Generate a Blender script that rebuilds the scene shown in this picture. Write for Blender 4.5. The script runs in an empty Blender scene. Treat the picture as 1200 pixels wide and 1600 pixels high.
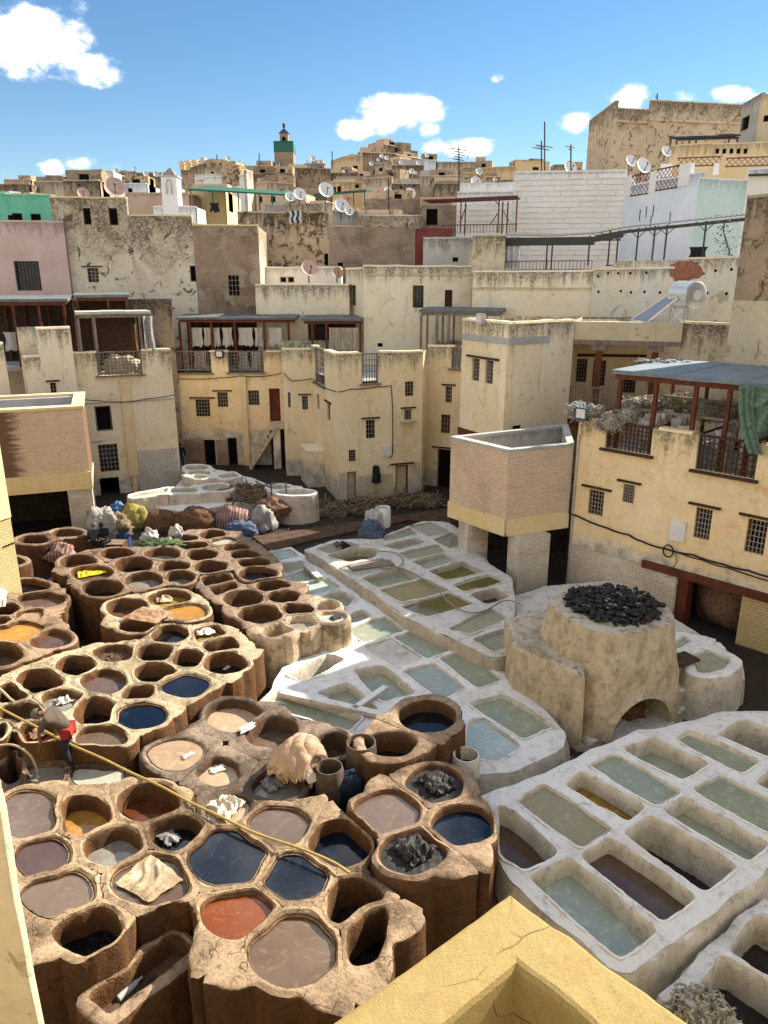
import bpy, math, random, numpy as np
from mathutils import Vector, noise as mnoise
rnd = random.Random(7)
R = math.radians
scene = bpy.context.scene
COL = scene.collection

# ------------------------------------------------------------------ camera
CAM = Vector((0.0, 0.0, 10.5)); FPX = 1150.0; PITCH = math.atan(360.0 / FPX)
cd = bpy.data.cameras.new('camera'); cam = bpy.data.objects.new('camera', cd); COL.objects.link(cam)
cam.location = CAM; cam.rotation_euler = (math.pi / 2 - PITCH, 0, 0)
cd.sensor_fit = 'VERTICAL'; cd.sensor_height = 24.0; cd.lens = 24.0 * FPX / 1600.0
cd.clip_start = 0.05; cd.clip_end = 5000
scene.camera = cam

# ------------------------------------------------------------------ light
SUN_AZ = 56.0      # degrees right of the view direction (+Y)
SUN_EL = 35.5
sd = bpy.data.lights.new('sun', 'SUN'); sd.energy = 2.0; sd.angle = R(0.53); sd.color = (1.0, 0.93, 0.82)
sun = bpy.data.objects.new('sun', sd); COL.objects.link(sun)
sv = Vector((math.sin(R(SUN_AZ)) * math.cos(R(SUN_EL)), math.cos(R(SUN_AZ)) * math.cos(R(SUN_EL)), math.sin(R(SUN_EL))))
sun.rotation_euler = (-sv).to_track_quat('-Z', 'Y').to_euler(); sun.location = sv * 60
scene.view_settings.view_transform = 'Standard'; scene.view_settings.look = 'None'
scene.view_settings.exposure = 2.65; scene.view_settings.gamma = 1.0
scene.view_settings.use_curve_mapping = False
scene.view_settings.use_white_balance = True; scene.view_settings.white_balance_temperature = 6700; scene.view_settings.white_balance_tint = 10
scene.render.engine = 'CYCLES'; scene.cycles.use_denoising = True
scene.cycles.max_bounces = 6; scene.cycles.diffuse_bounces = 4; scene.cycles.glossy_bounces = 3
scene.cycles.transmission_bounces = 2; scene.cycles.transparent_max_bounces = 4
scene.cycles.caustics_reflective = False; scene.cycles.caustics_refractive = False

# ------------------------------------------------------------------ pixel <-> place
CP, SP = math.cos(PITCH), math.sin(PITCH)
def ray(px, py):
    u, v = (px - 600) / FPX, (800 - py) / FPX
    return Vector((u, CP + v * SP, -SP + v * CP))
def atz(px, py, z):
    d = ray(px, py); return CAM + d * ((z - CAM.z) / d.z)
def atY(px, py, Y):
    d = ray(px, py); return CAM + d * (Y / d.y)

# ------------------------------------------------------------------ world
def build_world():
    w = bpy.data.worlds.new('World'); scene.world = w; w.use_nodes = True
    nt = w.node_tree; N = nt.nodes; L = nt.links
    for n in list(N): N.remove(n)
    out = N.new('ShaderNodeOutputWorld'); bg = N.new('ShaderNodeBackground'); bg.inputs[1].default_value = 0.088
    L.new(bg.outputs[0], out.inputs[0])
    sky = N.new('ShaderNodeTexSky'); sky.sky_type = 'NISHITA'; sky.sun_disc = False
    sky.sun_elevation = R(SUN_EL); sky.sun_rotation = R(SUN_AZ); sky.air_density = 1.0; sky.dust_density = 0.0; sky.ozone_density = 2.0
    sky.altitude = 400
    def M(op, a, b=None, c=None):
        n = N.new('ShaderNodeMath'); n.operation = op
        for i, x in enumerate((a, b, c)):
            if x is None: continue
            if isinstance(x, (int, float)): n.inputs[i].default_value = x
            else: L.new(x, n.inputs[i])
        return n.outputs[0]
    tc = N.new('ShaderNodeTexCoord'); sep = N.new('ShaderNodeSeparateXYZ'); L.new(tc.outputs['Generated'], sep.inputs[0])
    X, Y, Z = sep.outputs
    ya = M('MAXIMUM', Y, 0.02); U = M('DIVIDE', X, ya); V = M('DIVIDE', Z, ya)
    def nz(scale, det, rough, off=0.0):
        mp = N.new('ShaderNodeMapping'); mp.inputs['Scale'].default_value = (1, 1, 1.5); mp.inputs['Location'].default_value = (off, off, off)
        L.new(tc.outputs['Generated'], mp.inputs[0])
        n = N.new('ShaderNodeTexNoise'); n.inputs['Scale'].default_value = scale; n.inputs['Detail'].default_value = det; n.inputs['Roughness'].default_value = rough
        L.new(mp.outputs[0], n.inputs['Vector']); return n.outputs[0]
    n1 = nz(14.0, 8, 0.6); n2 = nz(40.0, 6, 0.62, 3.1); big = nz(3.2, 8, 0.6, 7.7)
    mask = None
    for (cx, cy, cw, ch, k) in [(45, 60, 210, 130, 1.3), (135, 110, 160, 60, 1.2), (70, 20, 120, 60, .55), (618, 176, 165, 72, 1.5), (560, 195, 80, 44, 1.1), (715, 230, 160, 34, 1.1),
                             (660, 190, 60, 60, .7), (905, 192, 80, 44, 1.2), (978, 150, 100, 50, 1.1), (1165, 146, 130, 30, 1.0), (78, 264, 44, 26, .6), (132, 256, 60, 30, .8), (180, 262, 40, 18, .6), (778, 119, 26, 18, .55), (1070, 150, 60, 22, .6)]:
        d = ray(cx, cy); u0, v0 = d.x / d.y, d.z / d.y
        a = cw / 2 / FPX * .82; b = ch / 2 / FPX * .82
        du = M('DIVIDE', M('SUBTRACT', U, u0), a); dv = M('DIVIDE', M('SUBTRACT', V, v0), b)
        m = M('MULTIPLY', M('SUBTRACT', 1.0, M('ADD', M('MULTIPLY', du, du), M('MULTIPLY', dv, dv))), k)
        mask = m if mask is None else M('MAXIMUM', mask, m)
    mask = M('MAXIMUM', mask, -1.0)
    s = M('ADD', mask, M('MULTIPLY', M('SUBTRACT', n1, 0.5), 4.2)); s = M('ADD', s, M('MULTIPLY', M('SUBTRACT', n2, 0.5), 1.6))
    # denser bright cloud added outside the view to fill the shade with light
    behind = M('MULTIPLY', M('SUBTRACT', big, 0.41), 5.0)
    def sm(x, a, b):
        n = N.new('ShaderNodeMapRange'); n.interpolation_type = 'SMOOTHSTEP'; n.inputs[1].default_value = a; n.inputs[2].default_value = b; L.new(x, n.inputs[0]); return n.outputs[0]
    fr = M('MAXIMUM', M('MAXIMUM', sm(V, .34, .50), sm(M('ABSOLUTE', U), .60, .80)), M('LESS_THAN', Y, 0.15))
    s2 = M('MULTIPLY', behind, fr)
    mr = N.new('ShaderNodeMapRange'); mr.interpolation_type = 'SMOOTHSTEP'
    mr.inputs[1].default_value = 0.0; mr.inputs[2].default_value = 1.25; L.new(M('MAXIMUM', s, s2), mr.inputs[0])
    up = M('GREATER_THAN', Z, 0.0)
    fac = M('MULTIPLY', M('MULTIPLY', mr.outputs[0], up), 0.95)
    hs = N.new('ShaderNodeHueSaturation'); hs.inputs['Saturation'].default_value = 1.22; hs.inputs['Value'].default_value = 0.285
    L.new(sky.outputs[0], hs.inputs['Color'])
    cr = N.new('ShaderNodeMix'); cr.data_type = 'RGBA'
    cr.inputs[6].default_value = (2.1, 2.35, 2.7, 1); cr.inputs[7].default_value = (4.9, 4.9, 4.9, 1)
    L.new(sm(M('ADD', M('MULTIPLY', n2, .7), M('MULTIPLY', mr.outputs[0], .45)), .35, .8), cr.inputs[0])
    mx = N.new('ShaderNodeMix'); mx.data_type = 'RGBA'; L.new(fac, mx.inputs[0]); L.new(hs.outputs[0], mx.inputs[6]); L.new(cr.outputs[2], mx.inputs[7])
    L.new(mx.outputs[2], bg.inputs[0])
build_world()

# ------------------------------------------------------------------ materials
MATS = {}
class NT:
    def __init__(s, name, rough=0.9, spec=0.2):
        s.m = bpy.data.materials.new(name); s.m.use_nodes = True; s.t = s.m.node_tree; s.N = s.t.nodes; s.L = s.t.links
        s.b = s.N['Principled BSDF']; s.b.inputs['Roughness'].default_value = rough; s.b.inputs['Specular IOR Level'].default_value = spec
        MATS[name] = s.m
    def pos(s, scale=(1, 1, 1)):
        g = s.N.new('ShaderNodeNewGeometry'); mp = s.N.new('ShaderNodeMapping'); mp.inputs['Scale'].default_value = scale
        s.L.new(g.outputs['Position'], mp.inputs[0]); return mp.outputs[0]
    def uv(s, scale=(1, 1, 1)):
        g = s.N.new('ShaderNodeUVMap'); mp = s.N.new('ShaderNodeMapping'); mp.inputs['Scale'].default_value = scale
        s.L.new(g.outputs[0], mp.inputs[0]); return mp.outputs[0]
    def noise(s, vec, scale, detail=5, rough=0.6, dist=0.0):
        n = s.N.new('ShaderNodeTexNoise'); n.inputs['Scale'].default_value = scale; n.inputs['Detail'].default_value = detail
        n.inputs['Roughness'].default_value = rough; n.inputs['Distortion'].default_value = dist; s.L.new(vec, n.inputs['Vector']); return n.outputs[0]
    def ramp(s, fac, a, b, inv=False):
        n = s.N.new('ShaderNodeMapRange'); n.interpolation_type = 'SMOOTHSTEP'; n.inputs[1].default_value = a; n.inputs[2].default_value = b
        if inv: n.inputs[3].default_value = 1; n.inputs[4].default_value = 0
        s.L.new(fac, n.inputs[0]); return n.outputs[0]
    def mix(s, fac, a, b, mode='MIX'):
        n = s.N.new('ShaderNodeMix'); n.data_type = 'RGBA'; n.blend_type = mode
        for i, x in ((0, fac), (6, a), (7, b)):
            if isinstance(x, (int, float)): n.inputs[i].default_value = x
            elif isinstance(x, tuple): n.inputs[i].default_value = (*x, 1)
            else: s.L.new(x, n.inputs[i])
        return n.outputs[2]
    def math(s, op, a, b=0.0):
        n = s.N.new('ShaderNodeMath'); n.operation = op
        for i, x in enumerate((a, b)):
            if isinstance(x, (int, float)): n.inputs[i].default_value = x
            else: s.L.new(x, n.inputs[i])
        return n.outputs[0]
    def sep(s, vec):
        n = s.N.new('ShaderNodeSeparateXYZ'); s.L.new(vec, n.inputs[0]); return n.outputs
    def normal(s):
        return s.sep(s.N.new('ShaderNodeNewGeometry').outputs['True Normal'])
    def col(s, c):
        if isinstance(c, tuple): s.b.inputs['Base Color'].default_value = (*c, 1)
        else: s.L.new(c, s.b.inputs['Base Color'])
    def bump(s, h, strength=0.5, dist=0.02):
        n = s.N.new('ShaderNodeBump'); n.inputs['Strength'].default_value = strength; n.inputs['Distance'].default_value = dist
        s.L.new(h, n.inputs['Height']); s.L.new(n.outputs[0], s.b.inputs['Normal'])
    def cracks(s, vec, scale, width=0.06):
        n = s.N.new('ShaderNodeTexVoronoi'); n.feature = 'DISTANCE_TO_EDGE'; n.inputs['Scale'].default_value = scale
        # wobble the cells so the cracks wander
        w = s.N.new('ShaderNodeTexNoise'); w.inputs['Scale'].default_value = scale * 1.3; s.L.new(vec, w.inputs['Vector'])
        a = s.N.new('ShaderNodeVectorMath'); a.operation = 'SCALE'; a.inputs[3].default_value = 0.6 / scale; s.L.new(w.outputs[1], a.inputs[0])
        b = s.N.new('ShaderNodeVectorMath'); b.operation = 'ADD'; s.L.new(vec, b.inputs[0]); s.L.new(a.outputs[0], b.inputs[1])
        s.L.new(b.outputs[0], n.inputs['Vector']); return s.ramp(n.outputs[0], 0.0, width, inv=True)

def hsvmul(c, k): return tuple(min(1, x * k) for x in c)

def plaster(name, c, c2, stain=(0.06, 0.05, 0.035), top=0.8, topd=0.7, dark=0.35, peel=None, peelamt=0.0, low=None, lowh=1.2, rel=0.35, ochre=0.4, grain=False):
    """UV: x metres along the wall, y metres below the wall top."""
    t = NT(name, 0.95, 0.1); p = t.pos(); v = t.uv(); vv = t.sep(v)
    streak = t.noise(t.pos((2.2, 2.2, 0.22)), 1.6, 6, 0.65); big = t.noise(p, 0.55, 6, 0.6, 0.4); fine = t.noise(p, 9.0, 6, 0.7); mid = t.noise(p, 2.2, 6, 0.65, 0.3)
    k = t.mix(t.ramp(big, 0.35, 0.68), c, c2)
    oc = t.math('MULTIPLY', t.ramp(mid, 0.52, 0.74), ochre)
    k = t.mix(oc, k, (c[0] * .78, c[1] * .62, c[2] * .42))
    k = t.mix(t.math('MULTIPLY', t.ramp(fine, 0.35, 0.75), 0.28), k, hsvmul(c, 0.6))
    if peel is not None:
        pn = t.noise(p, 1.5, 9, 0.74, 0.8); k = t.mix(t.ramp(pn, 0.62 - 0.2 * peelamt, 0.66 - 0.2 * peelamt), k, t.mix(fine, hsvmul(peel, .55), hsvmul(peel, 1.25)))
    # rain streaks and black lichen running down from the coping
    d = t.math('ADD', vv[1], t.math('MULTIPLY', t.math('SUBTRACT', streak if topd < 2 else t.noise(p, .7, 9, .75, .6), 0.5), -3.2 * topd))
    st = t.ramp(d, 0.0, topd, inv=True); st = t.math('MULTIPLY', st, t.ramp(fine, 0.25, 0.6)); st = t.math('MULTIPLY', st, top)
    k = t.mix(st, k, stain)
    run = t.math('MULTIPLY', t.ramp(streak, 0.55, 0.8), dark)
    k = t.mix(run, k, hsvmul(stain, 2.6))
    if low is not None:
        z = t.sep(p)[2]; zz = t.math('ADD', z, t.math('MULTIPLY', t.math('SUBTRACT', big, 0.5), 1.8))
        k = t.mix(t.math('MULTIPLY', t.ramp(zz, lowh - .25, lowh + .25, inv=True), 0.9), k, t.mix(t.ramp(mid, .35, .65), low, hsvmul(low, .5)))
    hgt = t.math('ADD', t.math('MULTIPLY', mid, 1.6), fine)
    if grain: g_ = t.noise(p, 55, 4, .7); k = t.mix(t.math('MULTIPLY', t.ramp(g_, .45, .7), .45), k, hsvmul(c, .5)); hgt = t.math('ADD', hgt, t.math('MULTIPLY', g_, 1.3)); ck = t.math('MULTIPLY', t.cracks(p, .9, .010), t.ramp(t.noise(p, .8, 3), .5, .58)); k = t.mix(t.math('MULTIPLY', ck, .75), k, (.09, .06, .025)); gr = t.noise(p, 1.3, 8, .75, .6); k = t.mix(t.math('MULTIPLY', t.ramp(gr, .52, .7), .45), k, (.17, .125, .06)); hgt = t.math('SUBTRACT', hgt, ck)
    t.col(k); t.bump(hgt, rel, 0.05); return t.m

def brick(name, c1, c2, mortar, bw=0.22, bh=0.075, stain=0.3, worn=None, wornamt=0.0, msize=0.012, dirt=(0.05, 0.035, 0.025), bumpd=0.03, dye=None):
    t = NT(name, 0.93, 0.1); v = t.uv(); p = t.pos()
    n = t.N.new('ShaderNodeTexBrick'); n.inputs['Scale'].default_value = 1.0; n.inputs['Brick Width'].default_value = bw; n.inputs['Row Height'].default_value = bh
    n.inputs['Mortar Size'].default_value = msize; n.inputs['Mortar Smooth'].default_value = 0.3; n.inputs['Bias'].default_value = 0.0
    w = t.noise(p, 3.0, 3); wv = t.N.new('ShaderNodeVectorMath'); wv.operation = 'SCALE'; wv.inputs[3].default_value = 0.05
    cn = t.N.new('ShaderNodeCombineXYZ'); t.L.new(w, cn.inputs[0]); t.L.new(w, cn.inputs[1]); t.L.new(cn.outputs[0], wv.inputs[0])
    ad = t.N.new('ShaderNodeVectorMath'); t.L.new(v, ad.inputs[0]); t.L.new(wv.outputs[0], ad.inputs[1]); t.L.new(ad.outputs[0], n.inputs['Vector'])
    n.inputs['Color1'].default_value = (*c1, 1); n.inputs['Color2'].default_value = (*c2, 1); n.inputs['Mortar'].default_value = (*mortar, 1)
    fine = t.noise(p, 11, 6, 0.7); big = t.noise(p, 0.7, 6, 0.65, 0.4)
    k = t.mix(t.math('MULTIPLY', t.ramp(fine, .3, .8), .45), n.outputs[0], hsvmul(c1, .5))
    k = t.mix(t.math('MULTIPLY', t.ramp(big, .42, .7), stain), k, dirt)
    if worn is not None:
        pn = t.noise(p, 1.1, 8, .7, .5); k = t.mix(t.ramp(pn, .62 - .25 * wornamt, .68 - .25 * wornamt), k, t.mix(fine, worn, hsvmul(worn, .6)))
    if dye:   # darker brown over one end of the wall, ragged along the courses
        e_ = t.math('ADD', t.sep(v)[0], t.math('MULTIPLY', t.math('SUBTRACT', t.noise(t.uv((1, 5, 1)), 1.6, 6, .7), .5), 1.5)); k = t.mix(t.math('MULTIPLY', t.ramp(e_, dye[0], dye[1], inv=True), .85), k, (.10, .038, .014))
    t.col(k); t.bump(t.math('ADD', t.math('MULTIPLY', n.outputs[1], -1.0), t.math('MULTIPLY', fine, .8)), 0.8, bumpd); return t.m

def clay(name, top, side, wet=0.0, crack=0.7, inner=(0.145, 0.062, 0.02)):
    t = NT(name, 0.9 - .45 * wet, 0.15 + .4 * wet); p = t.pos(); nz = t.normal()
    big = t.noise(p, 1.0, 6, .65, .5); mid = t.noise(p, 4.5, 7, .7, .3); fine = t.noise(p, 22, 5, .7); streak = t.noise(t.pos((3, 3, .6)), 1.5, 7, .68, .4)
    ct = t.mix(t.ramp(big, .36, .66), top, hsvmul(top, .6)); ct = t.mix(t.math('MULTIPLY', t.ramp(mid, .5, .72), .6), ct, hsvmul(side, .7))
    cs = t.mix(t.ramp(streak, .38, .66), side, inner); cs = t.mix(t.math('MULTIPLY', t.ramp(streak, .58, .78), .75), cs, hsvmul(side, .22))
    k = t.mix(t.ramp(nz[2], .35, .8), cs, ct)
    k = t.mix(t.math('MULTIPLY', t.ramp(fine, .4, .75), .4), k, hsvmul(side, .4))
    # dye trodden over the walkways: near-black patches of their own shape
    dye = t.noise(p, .55, 8, .72, .8); k = t.mix(t.math('MULTIPLY', t.ramp(dye, .50 - .17 * wet, .66 - .17 * wet), .72 + .2 * wet), k, (.045, .024, .013)); spl = t.noise(p, 3.3, 8, .78, 1.2); k = t.mix(t.math('MULTIPLY', t.ramp(spl, .56, .62), .6), k, (.06, .032, .016))
    crk = t.math('MULTIPLY', t.cracks(p, 3.1, .035), t.ramp(t.noise(p, 1.7, 4), .5, .62)); k = t.mix(t.math('MULTIPLY', crk, crack), k, (.045, .026, .014))
    t.col(k); h = t.math('SUBTRACT', t.math('ADD', t.math('MULTIPLY', mid, 1.5), t.math('MULTIPLY', fine, .5)), t.math('MULTIPLY', crk, .5 * crack)); t.bump(h, .8, .05); return t.m

def lime(name, top, side, dirt, amt=.5):
    t = NT(name, 0.93, 0.12); p = t.pos(); nz = t.normal()
    big = t.noise(p, .9, 6, .65, .5); mid = t.noise(p, 5.0, 8, .75, .4); fine = t.noise(p, 26, 5, .7); streak = t.noise(t.pos((2, 2, .9)), 1.7, 7, .7, .5)
    ct = t.mix(t.math('MULTIPLY', t.ramp(mid, .5, .66), amt), top, dirt); ct = t.mix(t.math('MULTIPLY', t.ramp(big, .5, .7), amt * .8), ct, hsvmul(dirt, 1.5))
    cs = t.mix(t.math('MULTIPLY', t.ramp(streak, .4, .75), .6), side, dirt); cs = t.mix(t.math('MULTIPLY', t.ramp(mid, .5, .7), .6), cs, hsvmul(dirt, .6))
    k = t.mix(t.ramp(nz[2], .35, .8), cs, ct); k = t.mix(t.math('MULTIPLY', t.ramp(fine, .45, .8), .3), k, hsvmul(dirt, .7))
    t.col(k); t.bump(t.math('ADD', t.math('MULTIPLY', mid, 1.6), t.math('MULTIPLY', fine, .5)), .8, .05); return t.m

def simple(name, c, rough=.8, spec=.2, var=.35, scale=6.0, bump=.2, metal=0.0, stretch=(1, 1, 1)):
    t = NT(name, rough, spec); p = t.pos(stretch); n = t.noise(p, scale, 6, .65)
    t.col(t.mix(t.math('MULTIPLY', t.ramp(n, .35, .7), var * 1.6), c, hsvmul(c, .45))); t.b.inputs['Metallic'].default_value = metal
    if bump: t.bump(n, bump, .03)
    return t.m

def liquid(name, c, c2=None, scum=None, rough=.06, sc=1.6):
    t = NT(name, rough, .5); t.b.inputs['IOR'].default_value = 1.45; p = t.pos(); n = t.noise(p, sc, 5, .6, 1.2)
    k = t.mix(t.ramp(n, .35, .7), c, c2 or hsvmul(c, .75))
    film = t.noise(p, 2.6, 9, .72, 2.2); k = t.mix(t.math('MULTIPLY', t.ramp(film, .53, .60), .42), k, tuple(min(1, x * 1.5 + .02) for x in c))
    if scum:
        s = t.noise(p, 5.5, 8, .75, 1.0); f = t.ramp(s, .60, .66); k = t.mix(f, k, scum)
    t.col(k); w = t.noise(p, 7, 2); t.bump(w, .03, .02); return t.m

def hide(name, c, c2, scale=3.0, rel=.6):
    t = NT(name, .75, .25); p = t.pos(); n = t.noise(p, scale, 7, .68, .8); f = t.noise(p, scale * 7, 4, .6)
    k = t.mix(t.ramp(n, .4, .62), c, c2); t.col(t.mix(t.math('MULTIPLY', f, .3), k, hsvmul(c2, .4))); t.bump(t.math('ADD', n, f), rel, .04); return t.m

# plaster walls of the tannery court
YEL = (.76, .61, .38); YEL2 = (.81, .70, .49)
plaster('yellow_plaster', YEL, YEL2, low=(.62, .55, .45), lowh=.9, top=.75, topd=.9, dark=.38, ochre=.6, peel=(.60, .50, .36), peelamt=.1)
plaster('yellow_plaster_pale', (.77, .66, .46), (.82, .73, .55), low=(.60, .55, .47), lowh=1.3, top=.8, topd=.9, dark=.42, ochre=.45, peel=(.58, .48, .35), peelamt=.15)
plaster('yellow_plaster_warm', (.79, .60, .35), (.83, .68, .44), low=(.66, .60, .50), lowh=2.0, top=.75, topd=.8, dark=.35, ochre=.75, peel=(.60, .47, .30), peelamt=.1)
plaster('beam_plaster', (.68, .52, .27), (.72, .58, .34), top=.2, topd=.2, dark=.2)
plaster('grey_yellow_plaster', (.50, .43, .30), (.60, .50, .34), top=.9, topd=1.2, dark=.45, peel=(.35, .27, .18), peelamt=.3)
plaster('parapet_plaster', (.315, .232, .092), (.345, .262, .115), top=0.0, topd=.1, dark=.22, rel=.3, ochre=.45, grain=True)
plaster('pink_plaster', (.55, .38, .32), (.62, .46, .40), top=.55, topd=.8, dark=.22, ochre=.15)
plaster('peeling_plaster', (.68, .56, .39), (.74, .64, .48), stain=(.13, .095, .06), top=.95, topd=4.2, dark=.2, peel=(.15, .11, .07), peelamt=.3, rel=.8)
plaster('earth_wall', (.48, .34, .20), (.56, .42, .27), stain=(.05, .04, .03), top=.95, topd=1.6, dark=.5, peel=(.16, .11, .07), peelamt=.5, rel=.9)
plaster('dark_earth_wall', (.34, .25, .165), (.42, .31, .205), stain=(.04, .034, .028), top=.9, topd=1.2, dark=.5, peel=(.15, .11, .075), peelamt=.4, rel=.9)
plaster('white_wash', (.74, .70, .64), (.79, .76, .71), stain=(.2, .17, .13), top=.6, topd=.5, dark=.25, ochre=.1)
plaster('blue_wash', (.64, .69, .75), (.76, .77, .78), stain=(.22, .2, .18), top=.6, topd=.8, dark=.25, ochre=.05)
plaster('teal_wash', (.46, .64, .59), (.60, .71, .68), stain=(.25, .22, .18), top=.5, topd=.8, dark=.3, ochre=.05)
plaster('pale_stained', (.68, .63, .53), (.72, .60, .41), stain=(.12, .09, .06), top=.7, topd=.6, dark=.35, peel=(.50, .42, .30), peelamt=.25, rel=.6)
plaster('fort_plaster', (.60, .45, .29), (.66, .53, .37), stain=(.08, .06, .04), top=.9, topd=2.2, dark=.5, peel=(.2, .14, .09), peelamt=.35, rel=.7)
plaster('ochre_plaster', (.66, .48, .26), (.70, .55, .33), top=.6, topd=1.0, dark=.4)
plaster('tan_plaster', (.56, .43, .30), (.63, .51, .37), top=.8, topd=1.2, dark=.45, peel=(.2, .15, .11), peelamt=.25)
plaster('grey_plaster', (.42, .38, .33), (.50, .46, .40), top=.7, topd=.8, dark=.4)
plaster('green_wash', (.16, .50, .32), (.22, .56, .38), top=.2, topd=.4, dark=.15, ochre=0)
plaster('red_wall', (.17, .045, .035), (.21, .06, .05), top=.3, topd=.4, dark=.2, ochre=0)
plaster('salmon_plaster', (.55, .36, .25), (.60, .42, .31), top=.4, topd=.5, dark=.2)
plaster('concrete', (.36, .36, .34), (.44, .43, .40), top=.5, topd=.3, dark=.4, ochre=.1)
brick('brown_brick', (.68, .49, .35), (.58, .40, .27), (.78, .66, .52), .24, .085, stain=.2)
brick('dark_end_brick', (.74, .53, .36), (.64, .44, .28), (.78, .64, .48), .24, .085, stain=.1, dye=(4.35, 4.95))
brick('white_brick', (.70, .64, .54), (.60, .52, .41), (.45, .36, .26), .26, .09, stain=.35, worn=(.72, .68, .60), wornamt=.3, dirt=(.3, .2, .12))
brick('yellow_brick', (.62, .48, .25), (.55, .41, .20), (.40, .28, .14), .24, .085, stain=.2)
brick('old_brick', (.38, .26, .17), (.32, .20, .13), (.46, .35, .25), .24, .08, stain=.5, worn=(.48, .38, .27), wornamt=.35)
brick('far_brick', (.42, .31, .22), (.36, .25, .17), (.50, .40, .30), .35, .12, stain=.55)
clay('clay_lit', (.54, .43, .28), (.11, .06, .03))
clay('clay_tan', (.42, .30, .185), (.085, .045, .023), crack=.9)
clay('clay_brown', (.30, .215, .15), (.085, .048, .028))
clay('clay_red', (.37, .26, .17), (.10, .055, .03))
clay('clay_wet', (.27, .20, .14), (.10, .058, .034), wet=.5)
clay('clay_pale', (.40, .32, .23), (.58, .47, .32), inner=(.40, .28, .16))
lime('lime_white', (.77, .755, .72), (.66, .60, .50), (.30, .24, .165), .5)
lime('lime_grey', (.62, .60, .55), (.48, .42, .33), (.25, .20, .14), .65)
lime('lime_far', (.70, .68, .63), (.60, .53, .44), (.34, .24, .16), .45)
lime('furnace_clay', (.50, .44, .34), (.58, .48, .335), (.15, .105, .06), 1.0)
for nm, c, c2, sc in [('navy', (.003, .006, .014), (.004, .006, .011), None), ('black', (.006, .006, .008), None, None), ('brown', (.115, .075, .048), (.095, .06, .038), None),
        ('tan', (.30, .21, .13), (.265, .18, .11), None), ('orange', (.165, .044, .012), (.14, .037, .010), None), ('mauve', (.105, .072, .054), (.085, .058, .044), None),
        ('maroon', (.035, .012, .01), (.05, .016, .01), None), ('redbrown', (.10, .028, .01), (.06, .02, .008), None), ('rust', (.16, .035, .012), (.05, .012, .006), (.24, .06, .02)),
        ('milk', (.34, .34, .27), (.30, .30, .24), None), ('limew', (.25, .265, .19), (.21, .23, .165), None), ('limep', (.29, .32, .265), (.25, .28, .23), None),
        ('olive', (.115, .10, .025), (.09, .08, .02), None), ('amber', (.33, .165, .035), (.27, .125, .025), None), ('dark', (.014, .011, .009), None, None), ('grey', (.20, .18, .15), (.15, .135, .115), None),
        ('gold', (.26, .16, .02), (.14, .07, .012), None), ('scum', (.34, .40, .38), (.30, .36, .34), (.05, .06, .05)), ('greenscum', (.28, .36, .30), (.36, .42, .38), (.08, .18, .13)),
        ('foam', (.36, .26, .165), (.30, .21, .13), (.50, .42, .32)), ('umber', (.09, .055, .035), (.07, .04, .025), None), ('sand', (.24, .20, .10), (.22, .19, .11), None)]:
    liquid('liq_' + nm, c, c2, sc)
simple('earth', (.10, .062, .040), .95, .1, .5, 3, .8)
simple('mud', (.030, .021, .016), .7, .3, .6, 5, .9)
simple('crumbs', (.13, .08, .055), .95, .1, .8, 16, 1.0)
simple('ground_dust', (.26, .19, .13), .95, .1, .5, .8, .4)
simple('wood_red', (.13, .038, .020), .75, .2, .5, 5, .3, stretch=(1, 1, .3))
simple('wood_grey', (.24, .19, .15), .85, .15, .5, 6, .4, stretch=(1, 1, .3))
simple('wood_dark', (.07, .038, .024), .8, .2, .5, 6, .3)
simple('wood_pale', (.52, .45, .35), .85, .15, .4, 6, .3)
simple('awning_grey', (.13, .14, .14), .6, .35, .35, 2.0, .1)
simple('awning_blue', (.17, .215, .235), .6, .35, .35, 1.6, .1)
simple('awning_pale', (.50, .47, .38), .6, .3, .3, 3, .1)
simple('iron', (.035, .03, .028), .6, .4, .3, 8, .1)
simple('iron_red', (.16, .05, .045), .7, .3, .4, 8, .1)
simple('cable', (.012, .011, .010), .6, .3, .1, 8, 0)
simple('pane', (.012, .012, .013), .15, .5, .3, 4, 0)
simple('shade_wall', (.055, .042, .032), .95, .1, .5, 3, .5)  # near-black colour in place of shade: rooms, canopy backs, under the stairs
simple('shade', (.010, .008, .007), .95, .05, .2, 4, 0)
simple('lath', (.30, .26, .21), .85, .15, .5, 8, .3)
simple('dish_white', (.66, .64, .60), .6, .3, .15, 3, 0)
simple('dish_pink', (.55, .36, .28), .7, .2, .25, 3, .05)
simple('dish_rust', (.52, .28, .16), .7, .2, .4, 5, .05)
simple('white_metal', (.68, .68, .66), .5, .4, .15, 4, 0)
simple('steel', (.50, .51, .52), .35, .5, .2, 4, 0, metal=.6)
simple('panel_glass', (.20, .22, .25), .25, .5, .15, 2, 0)
simple('green_paint', (.015, .11, .06), .6, .3, .3, 3, .1)
simple('minaret_tile', (.012, .13, .085), .5, .4, .4, 12, .1)
simple('roof_tile_dark', (.06, .055, .05), .8, .2, .4, 12, .3)
simple('net_green', (.15, .24, .18), .9, .1, .6, 10, .5)
simple('blue_plastic', (.02, .05, .15), .5, .4, .3, 5, .1)
simple('blue_bag', (.07, .20, .42), .5, .4, .3, 7, .3)
simple('blue_rack', (.10, .28, .42), .6, .3, .4, 9, .1)
simple('yellow_sack', (.30, .245, .07), .8, .2, .3, 7, .5)
simple('yellow_hide', (.62, .47, .02), .7, .3, .35, 9, .4)
simple('yellow_hose', (.36, .25, .07), .6, .3, .3, 9, 0)
simple('pale_hose', (.40, .32, .20), .6, .3, .3, 9, 0)
simple('grey_hose', (.22, .20, .18), .6, .3, .3, 9, 0)
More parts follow.
